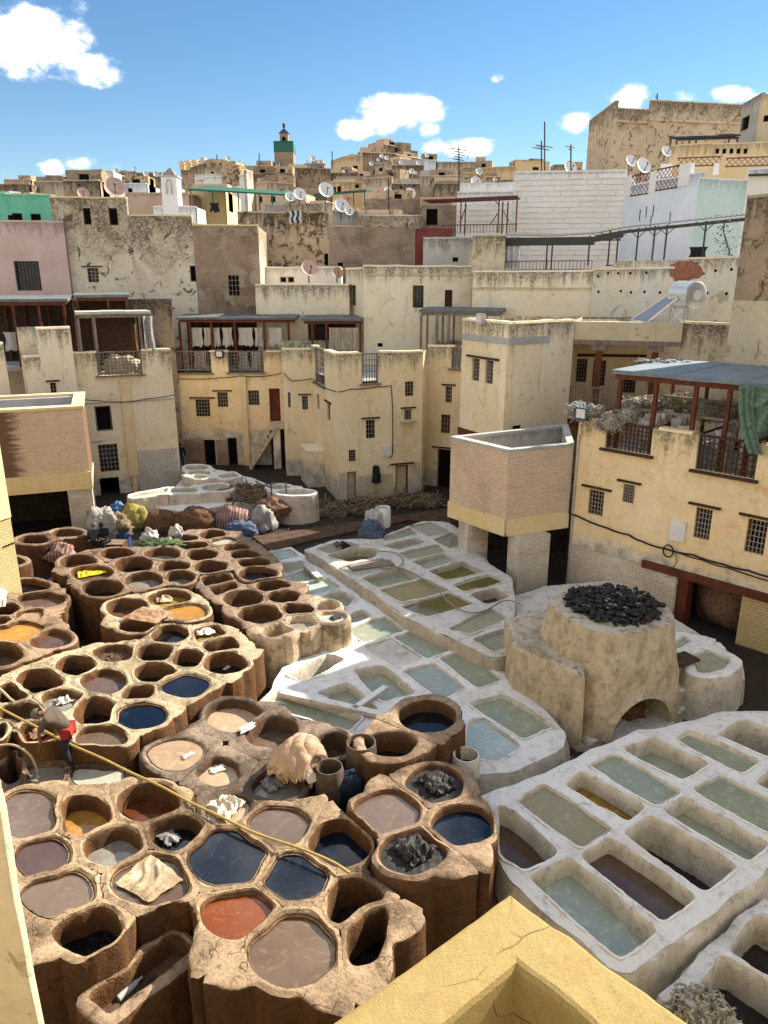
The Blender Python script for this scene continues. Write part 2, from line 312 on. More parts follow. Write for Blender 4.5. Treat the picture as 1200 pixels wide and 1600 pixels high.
simple('bale_brown', (.16, .085, .045), .9, .1, .6, 9, .9)
simple('bale_red', (.24, .135, .095), .9, .1, .6, 12, 1.0)
simple('tarp_grey', (.30, .28, .26), .7, .2, .5, 5, .5)
simple('tarp_blue', (.08, .11, .17), .7, .2, .7, 14, .4)
simple('bag_white', (.40, .385, .36), .6, .3, .3, 7, .5)
simple('wool', (.44, .40, .32), .95, .05, .6, 14, 1.0)
simple('wool_fleece', (.46, .41, .31), .95, .05, .7, 10, 1.0)
simple('hide_heap', (.24, .175, .115), .9, .1, .8, 12, 1.0)
simple('hide_black', (.016, .014, .012), .55, .4, .7, 9, 1.0)
simple('hide_charcoal', (.028, .025, .022), .62, .25, .6, 6, .8)
simple('ash', (.26, .25, .24), .8, .2, .8, 14, .8)
simple('leaf_green', (.05, .10, .03), .7, .3, .5, 9, .2)
simple('barrel_rust', (.12, .085, .06), .6, .35, .6, 4, .3)
simple('barrel_green', (.02, .10, .09), .5, .4, .5, 5, .2)
simple('skin', (.17, .09, .055), .6, .3, .15, 10, 0)
simple('cloth_taupe', (.095, .075, .06), .9, .1, .35, 8, .4)
simple('cloth_black', (.02, .02, .022), .85, .15, .4, 8, .4)
simple('cloth_slate', (.045, .06, .065), .85, .15, .5, 8, .4)
simple('cloth_red', (.26, .03, .022), .85, .15, .3, 8, .3)
simple('cloth_blue', (.03, .07, .20), .85, .15, .4, 8, .3)
simple('cloth_navy', (.02, .03, .055), .85, .15, .4, 8, .3)
simple('cap_grey', (.12, .105, .09), .9, .1, .3, 8, .2)
simple('hair', (.015, .012, .01), .8, .2, .3, 20, .3)
simple('terracotta', (.34, .14, .085), .85, .1, .4, 6, .2)
hide('hide_cream', (.50, .41, .30), (.58, .50, .39), 2.2)
hide('hide_white', (.52, .46, .38), (.60, .55, .48), 2.5)
hide('hide_tan', (.36, .235, .145), (.44, .31, .21), 2.5, .4)
hide('hide_stained', (.52, .43, .28), (.28, .20, .12), 2.0)
hide('hide_brown', (.24, .13, .07), (.36, .23, .14), 3.0)
def striped(name, c, c2, sc):
    t = NT(name, .9, .1); n = t.N.new('ShaderNodeTexWave'); n.inputs['Scale'].default_value = sc; n.inputs['Distortion'].default_value = 3.5; t.L.new(t.pos((.3, .3, 1)), n.inputs['Vector'])
    t.col(t.mix(t.ramp(n.outputs[0 if 'Color' not in n.outputs else 1], .35, .65), c, c2)); t.bump(t.noise(t.pos(), 6), .5, .05)
striped('cloth_striped', (.18, .075, .07), (.27, .21, .175), 8.0)
striped('cloth_bw', (.04, .03, .05), (.5, .48, .48), 3.0)
# ------------------------------------------------------------------ mesh helpers
def tag(o, label=None, cat=None, group=None, kind=None):
    if label: o['label'] = label
    if cat: o['category'] = cat
    if group: o['group'] = group
    if kind or cat: o['kind'] = kind or 'thing'
    return o
def empty(name, loc, label=None, cat=None, group=None, rz=0.0):
    o = bpy.data.objects.new(name, None); COL.objects.link(o); o.location = loc; o.rotation_euler[2] = rz; o.empty_display_size = .2
    return tag(o, label, cat, group)
def world(o):
    from mathutils import Matrix
    if o.parent is None: return o.matrix_basis.copy()
    return world(o.parent) @ o.matrix_parent_inverse @ o.matrix_basis
def setpar(o, parent):
    if parent is not None: o.parent = parent; o.matrix_parent_inverse = world(parent).inverted()
class MB:
    def __init__(s): s.v = []; s.f = []; s.uv = []; s.smooth = []; s.soft = False
    def add(s, vs, fs, uvs=None, smooth=False):
        b = len(s.v); s.v.extend([tuple(x) for x in vs])
        for i, f in enumerate(fs):
            s.f.append([b + k for k in f]); s.smooth.append(smooth)
            s.uv.append(uvs[i] if uvs else None)
    def quad(s, a, b, c, d, uv=None): s.add([a, b, c, d], [(0, 1, 2, 3)], [uv] if uv else None)
    def hexa(s, p):
        """p: 8 corners, bottom 4 counter-clockwise then top 4"""
        s.add(p, [(3, 2, 1, 0), (4, 5, 6, 7), (0, 1, 5, 4), (1, 2, 6, 5), (2, 3, 7, 6), (3, 0, 4, 7)])
        for k in range(6):
            f = s.f[-6 + k]; P = [Vector(s.v[i]) for i in f]; ex = (P[1] - P[0]); L = ex.length or 1; ex = ex / L
            n = ex.cross(P[3] - P[0]); n = n.normalized() if n.length > 1e-9 else Vector((0, 0, 1)); ey = n.cross(ex)
            s.uv[-6 + k] = [((q - P[0]).dot(ex), (q - P[0]).dot(ey) + 3) for q in P]
    def box(s, x0, x1, y0, y1, z0, z1): s.hexa([(x0, y0, z0), (x1, y0, z0), (x1, y1, z0), (x0, y1, z0), (x0, y0, z1), (x1, y0, z1), (x1, y1, z1), (x0, y1, z1)])
    def fbox(s, F, a0, a1, b0, b1, z0, z1):
        """box in a face's own frame: a along, b outwards"""
        s.hexa([F.pt(a0, b1, z0), F.pt(a1, b1, z0), F.pt(a1, b0, z0), F.pt(a0, b0, z0), F.pt(a0, b1, z1), F.pt(a1, b1, z1), F.pt(a1, b0, z1), F.pt(a0, b0, z1)])
    def bar(s, p, q, w, h=None):
        p, q = Vector(p), Vector(q); d = (q - p).normalized(); up = Vector((0, 0, 1)) if abs(d.z) < .95 else Vector((1, 0, 0))
        x = d.cross(up).normalized() * (w / 2); y = x.cross(d).normalized() * ((h or w) / 2)
        s.hexa([p - x - y, p + x - y, q + x - y, q - x - y, p - x + y, p + x + y, q + x + y, q - x + y])
    def tube(s, pts, r, n=8, closed=False):
        pts = [Vector(p) for p in pts]; m = len(pts); vs = []; fs = []
        for i, p in enumerate(pts):
            d = (pts[(i + 1) % m] - pts[i - 1]) if closed else (pts[min(i + 1, m - 1)] - pts[max(i - 1, 0)])
            d = d.normalized(); up = Vector((0, 0, 1)) if abs(d.z) < .9 else Vector((1, 0, 0)); x = d.cross(up).normalized(); y = x.cross(d)
            rr = r[i] if isinstance(r, (list, tuple)) else r
            for k in range(n):
                a = 2 * math.pi * k / n; vs.append(p + x * math.cos(a) * rr + y * math.sin(a) * rr)
        for i in range(m if closed else m - 1):
            j = (i + 1) % m
            for k in range(n): fs.append((i * n + k, i * n + (k + 1) % n, j * n + (k + 1) % n, j * n + k))
        if not closed: fs.append(tuple(range(n))[::-1]); fs.append(tuple((m - 1) * n + k for k in range(n)))
        s.add(vs, fs, smooth=True)
    def lathe(s, c, prof, n=24, axis=None, cap=True):
        """prof: (radius, height) pairs along axis from c"""
        c = Vector(c); ax = Vector(axis).normalized() if axis else Vector((0, 0, 1)); t = Vector((1, 0, 0)) if abs(ax.x) < .9 else Vector((0, 1, 0))
        x = ax.cross(t).normalized(); y = ax.cross(x); vs = []; fs = []
        for (r, h) in prof:
            for k in range(n): a = 2 * math.pi * k / n; vs.append(c + ax * h + x * math.cos(a) * r + y * math.sin(a) * r)
        for i in range(len(prof) - 1):
            for k in range(n): fs.append((i * n + k, i * n + (k + 1) % n, (i + 1) * n + (k + 1) % n, (i + 1) * n + k))
        if cap: fs.append(tuple((len(prof) - 1) * n + k for k in range(n))); fs.append(tuple(range(n))[::-1])
        s.add(vs, fs, smooth=True)
    def blob(s, c, size, seed=0, amp=.25, freq=1.6, nu=24, nv=14, flat=0.0, fold=0.0, rz=0.0, tri=False):
        """an uneven rounded heap; flat cuts its underside, fold adds creases"""
        s.soft = True; c = Vector(c); vs = []; fs = []; cr, sr = math.cos(rz), math.sin(rz)
        for j in range(nv + 1):
            ph = math.pi * j / nv
            for i in range(nu):
                th = 2 * math.pi * i / nu; d = Vector((math.sin(ph) * math.cos(th), math.sin(ph) * math.sin(th), math.cos(ph)))
                q = d * freq + Vector((seed * 3.1, seed * 1.7, seed))
                k = 1 + amp * mnoise.fractal(q, .8, 2.0, 4)
                if fold: k += fold * (abs(math.sin(d.z * 9 + d.x * 3 + 2.5 * mnoise.noise(q * 1.2))) - .5)
                x, y, z = d.x * size[0] * k, d.y * size[1] * k, max(d.z, -flat if flat else -1) * size[2] * k
                vs.append(c + Vector((x * cr - y * sr, x * sr + y * cr, z)))
        for j in range(nv):
            for i in range(nu): fs.append((j * nu + i, (j + 1) * nu + i, (j + 1) * nu + (i + 1) % nu, j * nu + (i + 1) % nu))
        s.add(vs, fs, smooth=True)
    def sheet(s, fn, nu, nv, thick=.012):
        """thin draped cloth or hide: fn(u, v) -> point, given real thickness"""
        g = [[Vector(fn(i / nu, j / nv)) for i in range(nu + 1)] for j in range(nv + 1)]; vs = []; fs = []
        for j in range(nv + 1):
            for i in range(nu + 1): vs.append(g[j][i])
        m = len(vs); nn = []
        for j in range(nv + 1):
            for i in range(nu + 1):
                a = g[j][min(i + 1, nu)] - g[j][max(i - 1, 0)]; b = g[min(j + 1, nv)][i] - g[max(j - 1, 0)][i]; n = a.cross(b); nn.append(n.normalized() if n.length > 1e-9 else Vector((0, 0, 1)))
        for k in range(m): vs.append(vs[k] - nn[k] * thick)
        I = lambda i, j: j * (nu + 1) + i
        for j in range(nv):
            for i in range(nu):
                q = (I(i, j), I(i + 1, j), I(i + 1, j + 1), I(i, j + 1)); fs.append(q); fs.append(tuple(m + k for k in q[::-1]))
        edge = [I(i, 0) for i in range(nu)] + [I(nu, j) for j in range(nv)] + [I(i, nv) for i in range(nu, 0, -1)] + [I(0, j) for j in range(nv, 0, -1)]
        for k in range(len(edge)): a, b = edge[k], edge[(k + 1) % len(edge)]; fs.append((b, a, m + a, m + b))
        s.add(vs, fs, smooth=True)
    def build(s, name, mat, parent=None, **tg):
        me = bpy.data.meshes.new(name); me.from_pydata(s.v, [], s.f)
        if any(u is not None for u in s.uv):
            l = me.uv_layers.new(name='UVMap'); arr = []
            for f, u in zip(s.f, s.uv):
                for k in range(len(f)): arr.extend(u[k] if u else (0.0, 3.0))
            l.data.foreach_set('uv', arr)
        if any(s.smooth): me.polygons.foreach_set('use_smooth', s.smooth); me.update()
        if any(s.smooth) and not s.soft: me.set_sharp_from_angle(angle=R(48))
        me.materials.append(MATS[mat]); me.update()
        o = bpy.data.objects.new(name, me); COL.objects.link(o); setpar(o, parent)
        return tag(o, **tg)

class Face:
    """a vertical plane from A to B (left to right as seen), normal towards the viewer"""
    def __init__(s, A, B):
        s.A = Vector((A[0], A[1])); s.B = Vector((B[0], B[1])); d = s.B - s.A; s.L = d.length; s.d = d / s.L; s.n = Vector((s.d.y, -s.d.x))
    def pt(s, a, b, z): q = s.A + s.d * a + s.n * b; return (q.x, q.y, z)
    def hit(s, px, py, b=0.0):
        r = ray(px, py); o = s.A + s.n * b; den = r.x * s.n.x + r.y * s.n.y
        t = ((o.x - CAM.x) * s.n.x + (o.y - CAM.y) * s.n.y) / den; P = CAM + r * t
        return ((P.x - s.A.x) * s.d.x + (P.y - s.A.y) * s.d.y, P.z)
    def z(s, px, py, b=0.0): return s.hit(px, py, b)[1]
def C(px, py, Y):
    p = atY(px, py, Y); return (p.x, p.y)

def panel(mb, F, z0, z1, holes, th=.32, uvtop=None):
    us = sorted(set([0.0, F.L] + [min(max(h[k], 0), F.L) for h in holes for k in (0, 2)])); zs = sorted(set([z0, z1] + [min(max(h[k], z0), z1) for h in holes for k in (1, 3)]))
    # keep cells below 2.5 m so that shading and edges stay uneven
    def solid(i, j):
        if i < 0 or j < 0 or i >= len(us) - 1 or j >= len(zs) - 1: return False
        u, z = (us[i] + us[i + 1]) / 2, (zs[j] + zs[j + 1]) / 2
        return not any(h[0] < u < h[2] and h[1] < z < h[3] for h in holes)
    zt = uvtop if uvtop is not None else z1
    def q(p, uvs): mb.add(p, [(0, 1, 2, 3)], [uvs])
    for i in range(len(us) - 1):
        for j in range(len(zs) - 1):
            if not solid(i, j): continue
            a, b, c, d = us[i], us[i + 1], zs[j], zs[j + 1]
            q([F.pt(a, 0, c), F.pt(b, 0, c), F.pt(b, 0, d), F.pt(a, 0, d)], [(a, zt - c), (b, zt - c), (b, zt - d), (a, zt - d)])
            q([F.pt(b, -th, c), F.pt(a, -th, c), F.pt(a, -th, d), F.pt(b, -th, d)], [(b, zt - c), (a, zt - c), (a, zt - d), (b, zt - d)])
            if not solid(i - 1, j): q([F.pt(a, -th, c), F.pt(a, 0, c), F.pt(a, 0, d), F.pt(a, -th, d)], [(a, zt - c), (a + th, zt - c), (a + th, zt - d), (a, zt - d)])
            if not solid(i + 1, j): q([F.pt(b, 0, c), F.pt(b, -th, c), F.pt(b, -th, d), F.pt(b, 0, d)], [(b, zt - c), (b + th, zt - c), (b + th, zt - d), (b, zt - d)])
            if not solid(i, j - 1): q([F.pt(a, -th, c), F.pt(b, -th, c), F.pt(b, 0, c), F.pt(a, 0, c)], [(a, zt - c)] * 4)
            if not solid(i, j + 1): q([F.pt(a, 0, d), F.pt(b, 0, d), F.pt(b, -th, d), F.pt(a, -th, d)], [(a, zt - d), (b, zt - d), (b, zt - d), (a, zt - d)])

class Bld:
    """a building: front polyline (left to right as seen), wall tops per face, closed at the back"""
    def __init__(s, name, label, pts, tops, mat, z0=0.0, depth=4.0, back=None, cat='building', group=None, roof=None, floor=.15, coping=True, roofmat='concrete', th=.32):
        s.pts = [Vector((p[0], p[1])) for p in pts]; n = len(pts) - 1; s.tops = tops if isinstance(tops, (list, tuple)) else [tops] * n
        s.mat = mat if isinstance(mat, (list, tuple)) else [mat] * n; s.z0 = z0; s.F = [Face(pts[i], pts[i + 1]) for i in range(n)]; s.holes = [[] for _ in range(n)]; s.todo = []
        s.depth = depth; s.back = back; s.floor = floor; s.coping = coping; s.roofmat = roofmat; s.th = th
        c = sum(s.pts, Vector((0, 0))) / len(s.pts); s.root = empty(name, (c.x, c.y, z0), label, cat, group)
    def hole(s, i, x0, y0, x1, y1, top=False):
        F = s.F[i]; a, zt = F.hit((x0 + x1) / 2, y0); u0, _ = F.hit(x0, (y0 + y1) / 2); u1, _ = F.hit(x1, (y0 + y1) / 2); _, zb = F.hit((x0 + x1) / 2, y1)
        h = (min(u0, u1), zb, max(u0, u1), s.tops[i] + .01 if top else zt); s.holes[i].append(h); return h
    def win(s, i, x0, y0, x1, y1, kind='grille', lintel=False, n=(4, 5), frame='wood_red', pane='pane', sill=False):
        h = s.hole(i, x0, y0, x1, y1); s.todo.append((i, h, kind, lintel, n, frame, pane, sill)); return h
    def done(s):
        n = len(s.F); mats = {}
        for i in range(n): mats.setdefault(s.mat[i], []).append(i)
        for m, idx in mats.items():
            mb = MB()
            for i in idx: panel(mb, s.F[i], s.z0, s.tops[i], s.holes[i], s.th)
            mb.build('wall', m, s.root)
        mb = MB(); P = s.pts; d = s.depth
        if s.back is None:
            s.back = [(P[-1] + (-s.F[-1].n) * d), (P[0] + (-s.F[0].n) * d)]
        bk = [Vector((p[0], p[1])) for p in s.back]; loop = [P[-1]] + bk + [P[0]]; zt = [s.tops[-1]] + [s.tops[-1]] * (len(bk) - 1) + [s.tops[0]]
        for k in range(len(loop) - 1):
            a, b = loop[k], loop[k + 1]; z = zt[min(k, len(zt) - 1)]; L = (b - a).length
            mb.quad((a.x, a.y, s.z0), (b.x, b.y, s.z0), (b.x, b.y, z), (a.x, a.y, z), [(0, z - s.z0), (L, z - s.z0), (L, 0), (0, 0)])
        mb.build('rear_wall', s.mat[0], s.root)
        rf = MB(); zf = min(s.tops) - s.floor; poly = [(p.x, p.y, zf) for p in P] + [(p.x, p.y, zf) for p in bk]
        rf.add(poly, [tuple(range(len(poly)))], [[(q[0], q[1]) for q in poly]]); rf.build('roof', s.roofmat, s.root)
        if s.coping:
            cm = s.mat[0] if s.coping is True else s.coping
            for i in range(n):
                F = s.F[i]; z = s.tops[i]; m = max(2, int(F.L / .35)); gaps = [h for h in s.holes[i] if h[3] > z]; cp = MB()
                for k in range(m + 1):
                    a, b = F.L * k / m, F.L * (k + 1) / m
                    if k == m or any(h[0] - .02 < (a + b) / 2 < h[2] + .02 for h in gaps):
                        if cp.v: cp.build('coping', cm, s.root); cp = MB()
                        continue
                    j = lambda t: mnoise.noise(Vector((F.A.x + t * 1.3, F.A.y * 2.1, z))) * .05
                    ja, jb = j(a), j(b); o = .035
                    cp.hexa([F.pt(a, o, z - .03 + ja * .5), F.pt(b, o, z - .03 + jb * .5), F.pt(b, -s.th - .03, z - .03), F.pt(a, -s.th - .03, z - .03),
                             F.pt(a, o - .02, z + .06 + ja), F.pt(b, o - .02, z + .06 + jb), F.pt(b, -s.th, z + .06 + jb), F.pt(a, -s.th, z + .06 + ja)])
        for (i, h, kind, lintel, nn, frame, pane, sill) in s.todo: window(s.root, s.F[i], h, kind, lintel, nn, frame, pane, sill)
        return s.root

WR = random.Random(4)
def window(root, F, h, kind, lintel, nn, frame, pane, sill):
    a0, z0, a1, z1 = h; w = min(.07, (a1 - a0) * .13); mb = MB(); o = -.10
    mb.fbox(F, a0 + .004, a0 + w, o - .06, o, z0 + .004, z1 - .004); mb.fbox(F, a1 - w, a1 - .004, o - .06, o, z0 + .004, z1 - .004)
    mb.fbox(F, a0 + w, a1 - w, o - .06, o, z1 - w, z1 - .004)
    if kind != 'door': mb.fbox(F, a0 + w, a1 - w, o - .06, o, z0 + .004, z0 + w)
    nm = 'door' if kind in ('door', 'doorway') else 'window'
    f = mb.build(nm, frame, root)
    if kind == 'door':
        n = max(2, int((a1 - a0 - 2 * w) / .16)); ww = (a1 - a0 - 2 * w) / n
        for k in range(n):
            m = MB(); m.fbox(F, a0 + w + k * ww + .004, a0 + w + (k + 1) * ww - .004, o - .05 - .006 * (k % 2), o - .012 - .006 * (k % 2), z0 + .01, z1 - w); m.build('plank', frame, f)
    else:
        if pane == 'pane': pane = WR.choice(['pane', 'pane', 'shade', 'wood_dark', 'wood_red'])
        m = MB(); m.fbox(F, a0 + .004, a1 - .004, -.30, -.24, z0 + .004, z1 - .004); m.build('pane', pane, f)
    if kind == 'grille':
        m = MB(); t = .012 + .004 * (a1 - a0); b = -.055
        for k in range(1, nn[0]): x = a0 + (a1 - a0) * k / nn[0]; m.fbox(F, x - t, x + t, b - .02, b, z0, z1)
        for k in range(1, nn[1]): z = z0 + (z1 - z0) * k / nn[1]; m.fbox(F, a0, a1, b - .017, b - .003, z - t, z + t)
        m.build('grille', 'lath' if frame != 'iron' else 'iron', f)
    if kind == 'slit': pass
    if lintel:
        m = MB(); e = .28 * (a1 - a0) + .1; m.fbox(F, a0 - e, a1 + e, .001, .09, z1 + .06, z1 + .13); m.build('lintel', 'wood_dark', root)
    if sill:
        m = MB(); m.fbox(F, a0 - .12, a1 + .12, .001, .16, z0 - .09, z0 - .02); m.build('sill', 'wood_pale', root)

def railing(root, F, h, mat='wood_grey', n=(9, 6), name='railing', b=-.08):
    """a balcony grille of laths filling the notch h of face F"""
    a0, z0, a1, z1 = h; m = MB(); w = .05
    m.fbox(F, a0 + .003, a0 + w * 1.4, b - .06, b, z0, z1 - .005); m.fbox(F, a1 - w * 1.4, a1 - .003, b - .06, b, z0, z1 - .005); m.fbox(F, a0, a1, b - .07, b + .01, z1 - .01, z1 + .06); m.fbox(F, a0 - .12, a1 + .12, -.33, .14, z0 - .08, z0 - .001)
    o = m.build(name, mat, root)
    for k in range(1, n[0]): 
        m = MB(); x = a0 + (a1 - a0) * k / n[0]; m.fbox(F, x - .018, x + .018, b - .05, b - .012, z0 + .002, z1 - .012); m.build('baluster', mat, o)
    for k in range(1, n[1]):
        m = MB(); z = z0 + (z1 - z0) * k / n[1]; m.fbox(F, a0 + w, a1 - w, b - .045, b - .005, z - .014, z + .014); m.build('rail', mat, o)
    return o

def cable(pts, label, r=.022, group=None, mat='cable', name='power_cable', cat='cable', sag=.0):
    P = [Vector(p) for p in pts]; out = []
    for i in range(len(P) - 1):
        for k in range(6):
            t = k / 6; q = P[i].lerp(P[i + 1], t); q.z -= sag * 4 * t * (1 - t); out.append(q)
    out.append(P[-1]); m = MB(); m.tube(out, r, 6); return m.build(name, mat, None, label=label, cat=cat, group=group)
# ------------------------------------------------------------------ ground
def groundz(x, y):
    return 0.0
def sheet_poly(name, pts, mat, **tg):
    m = MB(); m.add(pts, [tuple(range(len(pts)))], [[(p[0], p[1]) for p in pts]]); return m.build(name, mat, None, **tg)
gm = MB(); gm.box(-900, 900, -300, 2600, -.6, -.05); gm.build('ground', 'ground_dust', None, kind='structure')
def tannery_floor():
    nx, ny = 150, 170; x0, x1, y0, y1 = -26, 24, -4, 52; vs = []; fs = []
    for j in range(ny + 1):
        for i in range(nx + 1):
            x = x0 + (x1 - x0) * i / nx; y = y0 + (y1 - y0) * j / ny
            vs.append((x, y, .06 * mnoise.fractal(Vector((x * .9, y * .9, 2)), .8, 2, 4)))
    for j in range(ny):
        for i in range(nx): k = j * (nx + 1) + i; fs.append((k, k + 1, k + nx + 2, k + nx + 1))
    m = MB(); m.add(vs, fs, smooth=True); m.build('tannery_ground', 'mud', None, kind='structure')
tannery_floor()
# trodden red-earth lane between the vats and the houses
lane = [(395, 838, .12), (720, 792, .12), (760, 815, .12), (745, 830, .12), (640, 812, .12), (480, 845, .12), (425, 862, .12)]
m = MB(); P = [atz(a, b, c) for a, b, c in lane]; P2 = [Vector((p.x, p.y, -.1)) for p in P]; n = len(P)
m.add(P[::-1], [tuple(range(n))]); 
for k in range(n): m.quad(P[k], P[(k + 1) % n], P2[(k + 1) % n], P2[k])
m.build('lane', 'earth', None, kind='structure')

# ------------------------------------------------------------------ vats and tanks
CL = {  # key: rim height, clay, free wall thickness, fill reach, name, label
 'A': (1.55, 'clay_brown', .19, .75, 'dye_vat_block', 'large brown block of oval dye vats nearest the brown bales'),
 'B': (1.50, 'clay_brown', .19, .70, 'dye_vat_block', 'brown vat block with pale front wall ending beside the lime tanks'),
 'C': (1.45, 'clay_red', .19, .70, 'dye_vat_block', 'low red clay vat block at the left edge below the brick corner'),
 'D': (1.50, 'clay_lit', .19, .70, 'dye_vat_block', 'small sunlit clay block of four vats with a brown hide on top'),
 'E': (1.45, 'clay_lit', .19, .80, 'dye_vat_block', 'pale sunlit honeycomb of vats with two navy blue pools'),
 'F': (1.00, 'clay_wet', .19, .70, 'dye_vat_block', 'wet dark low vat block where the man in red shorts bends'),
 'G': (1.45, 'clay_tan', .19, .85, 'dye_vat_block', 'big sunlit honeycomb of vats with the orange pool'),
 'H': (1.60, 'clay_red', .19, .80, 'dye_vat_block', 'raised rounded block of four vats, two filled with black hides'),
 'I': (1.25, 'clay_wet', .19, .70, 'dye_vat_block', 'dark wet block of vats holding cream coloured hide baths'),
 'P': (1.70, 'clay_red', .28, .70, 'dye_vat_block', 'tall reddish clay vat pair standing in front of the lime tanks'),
 'J': (.75, 'lime_white', .30, 1.0, 'lime_tank_block', 'whitewashed block of sunken lime tanks running down the middle'),
 'K': (1.15, 'lime_grey', .36, 1.1, 'lime_tank_block', 'raised grey lime tank block with the long hose lying on it'),
 'L': (1.2, 'lime_white', .34, .9, 'lime_tank_block', 'small whitewashed tank block behind the round furnace'),
 'M': (1.15, 'lime_white', .26, .9, 'lime_tank_block', 'large white grid of rectangular lime tanks at the lower right'),
 'N': (.85, 'lime_white', .24, .9, 'lime_tank_block', 'white tank corner with empty dark pits at the bottom right'),
 'Q': (1.35, 'lime_far', .22, .6, 'lime_tank_block', 'white rounded lime tanks below the far yellow houses'),
 'T': (.95, 'clay_red', .24, .3, 'stone_trough', 'long empty clay trough with white plastic bottles in it'),
 'S': (1.1, 'clay_brown', .24, .3, 'stone_basin', 'worn grey clay basin against the yellow brick corner'),
 'W': (1.15, 'clay_brown', .26, .5, 'stone_basin', 'dark clay basins in front of the brick overhang opening'),
}
V = []
def e(c, cx, cy, w, h, dep, liq, label=None): V.append((c, 'e', (cx, cy, w, h), dep, liq, label))
def o8(c, cx, cy, w, h, dep, liq, label=None, rot=0.0): V.append((c, 'o', (cx, cy, w, h, rot), dep, liq, label))
def pg(c, pts, dep, liq, label=None): V.append((c, 'p', pts, dep, liq, label))
for a in [(122, 877, 54, 22, .42, 'gold'), (182, 864, 50, 16, .4, 'dark'), (142, 894, 62, 25, .22, 'umber'), (160, 918, 60, 26, .5, 'dark'), (209, 882, 56, 24, .45, 'dark'), (254, 865, 53, 18, .3, 'grey'),
          (225, 905, 55, 25, .28, 'grey'), (272, 884, 48, 15, .35, 'dark'), (281, 901, 42, 20, .3, 'grey'), (288, 841, 38, 12, .25, 'dark'), (302, 851.5, 42, 12, .35, 'dark'), (332, 835, 38.5, 13.5, .4, 'dark'),
          (350, 844.5, 39, 13, .1, 'milk'), (369, 854.5, 38, 12, .2, 'grey'), (384, 867, 44, 14, .35, 'dark'), (396, 878, 49, 15, .35, 'dark'), (315.5, 866.5, 44, 17.5, .45, 'dark'), (329, 885, 50, 18, .4, 'dark'), (404, 896, 58, 21, .2, 'black')]: e('A', *a)
pg('B', [(313, 902), (353, 895), (366, 906), (323, 916)], .45, 'earth'); pg('B', [(325, 918), (366, 908), (372, 918), (338, 930)], .6, 'dark')
for a in [(425, 914.5, 50, 20, .4, 'dark'), (443, 931, 48, 20, .45, 'dark'), (380, 935, 58, 26, .5, 'umber'), (407, 959, 66, 27, .5, 'umber'), (464, 951, 47, 18, .3, 'hides'), (471, 970.5, 44, 18, .18, 'grey'), (510, 946, 35, 14, .4, 'dark'), (517, 963.5, 41, 15, .08, 'milk')]: e('B', *a)
pg('B', [(402, 984), (437, 971), (459, 984), (424, 995)], .5, 'dark')
e('S', 6, 876, 64, 14, .25, 'grey')
e('W', 52, 842, 46, 13, .3, 'dark'); e('W', 104, 832, 46, 12, .3, 'grey')
for a in [(41, 915.5, 65, 21, .2, 'black'), (64, 936, 68, 23, .2, 'mauve'), (10, 951, 35, 17, .3, 'dark'), (5, 973, 34, 16, .4, 'dark'), (30, 986, 84, 31, .1, 'amber'), (76, 997, 64, 29, .16, 'umber'), (3, 1021, 58, 34, .5, 'brown')]: e('C', *a)
pg('C', [(20, 966), (34, 953), (66, 951), (67, 960), (58, 967)], .1, 'tan')
for a in [(198, 949, 58, 30, .42, 'umber'), (266, 934, 62, 24, .25, 'gold'), (290, 954, 64, 25, .08, 'amber'), (214, 977, 54, 18, .5, 'dark')]: e('D', *a)
e('E', 265, 990, 53, 26, .2, 'black'); pg('E', [(300, 983), (337, 975), (354, 990), (308, 1002)], .2, 'gold'); pg('E', [(313, 1006), (362, 993), (377, 1012), (330, 1019)], .5, 'dark')
e('E', 178, 1019, 58, 24, .22, 'crumbs'); o8('E', 242, 1019, 53, 26, .35, 'dark'); o8('E', 293, 1027, 47, 27, .45, 'dark')
for a in [(351.5, 1035, 63, 31, .45, 'dark'), (242, 1050.5, 62, 27, .45, 'dark'), (288, 1070, 72, 35, .06, 'navy', 'vat brimming with navy blue dye'), (221, 1117, 77, 38, .08, 'navy', 'wide vat of dusky blue dye'), (163, 1064, 66, 34, .18, 'mauve'), (118, 1038, 55, 28, .45, 'dark'),
          (60, 1063, 66, 36, .65, 'dark'), (17, 1083, 42, 30, .5, 'dark'), (98, 1093, 60, 31, .18, 'grey'), (145, 1110, 62, 42, .55, 'dark'), (32, 1113, 63, 29, .3, 'umber'), (57, 1142, 58, 38, .25, 'rust', 'vat of rust red dye beside the bending man'), (157, 1152, 74, 36, .12, 'brown'), (4, 1150, 34, 42, .3, 'umber')]: e('E', *a)
pg('E', [(188, 1090), (198, 1073), (239, 1069), (238, 1084), (226, 1091)], .45, 'dark')
e('F', 72, 1206, 62, 38, .10, 'grey'); e('F', 153, 1211, 84, 42, .06, 'milk', 'vat of milky white water'); e('F', 14, 1190, 42, 60, .6, 'dark')
o8('G', 46, 1270, 92, 74, .08, 'mauve'); o8('G', 128, 1273, 80, 60, .38, 'amber'); o8('G', 232, 1252, 90, 56, .45, 'redbrown'); o8('G', 177, 1321, 84, 58, .3, 'grey')
e('G', 66, 1341, 78, 68, .05, 'maroon', 'vat of dark maroon dye'); e('G', 92, 1396, 108, 70, .05, 'brown'); e('G', 234, 1373, 114, 76, .08, 'umber'); o8('G', 274, 1300, 78, 54, .3, 'black'); o8('G', 355, 1340, 122, 86, .05, 'navy', 'widest vat, full of navy blue dye'); o8('G', 460, 1368, 98, 70, .06, 'navy')
e('G', 371, 1427, 106, 74, .10, 'orange', 'vat full of bright orange dye'); o8('G', 456, 1483, 132, 106, .08, 'brown', 'octagonal vat of brown dye nearest the viewer'); e('G', 138, 1451, 98, 74, .55, 'black')
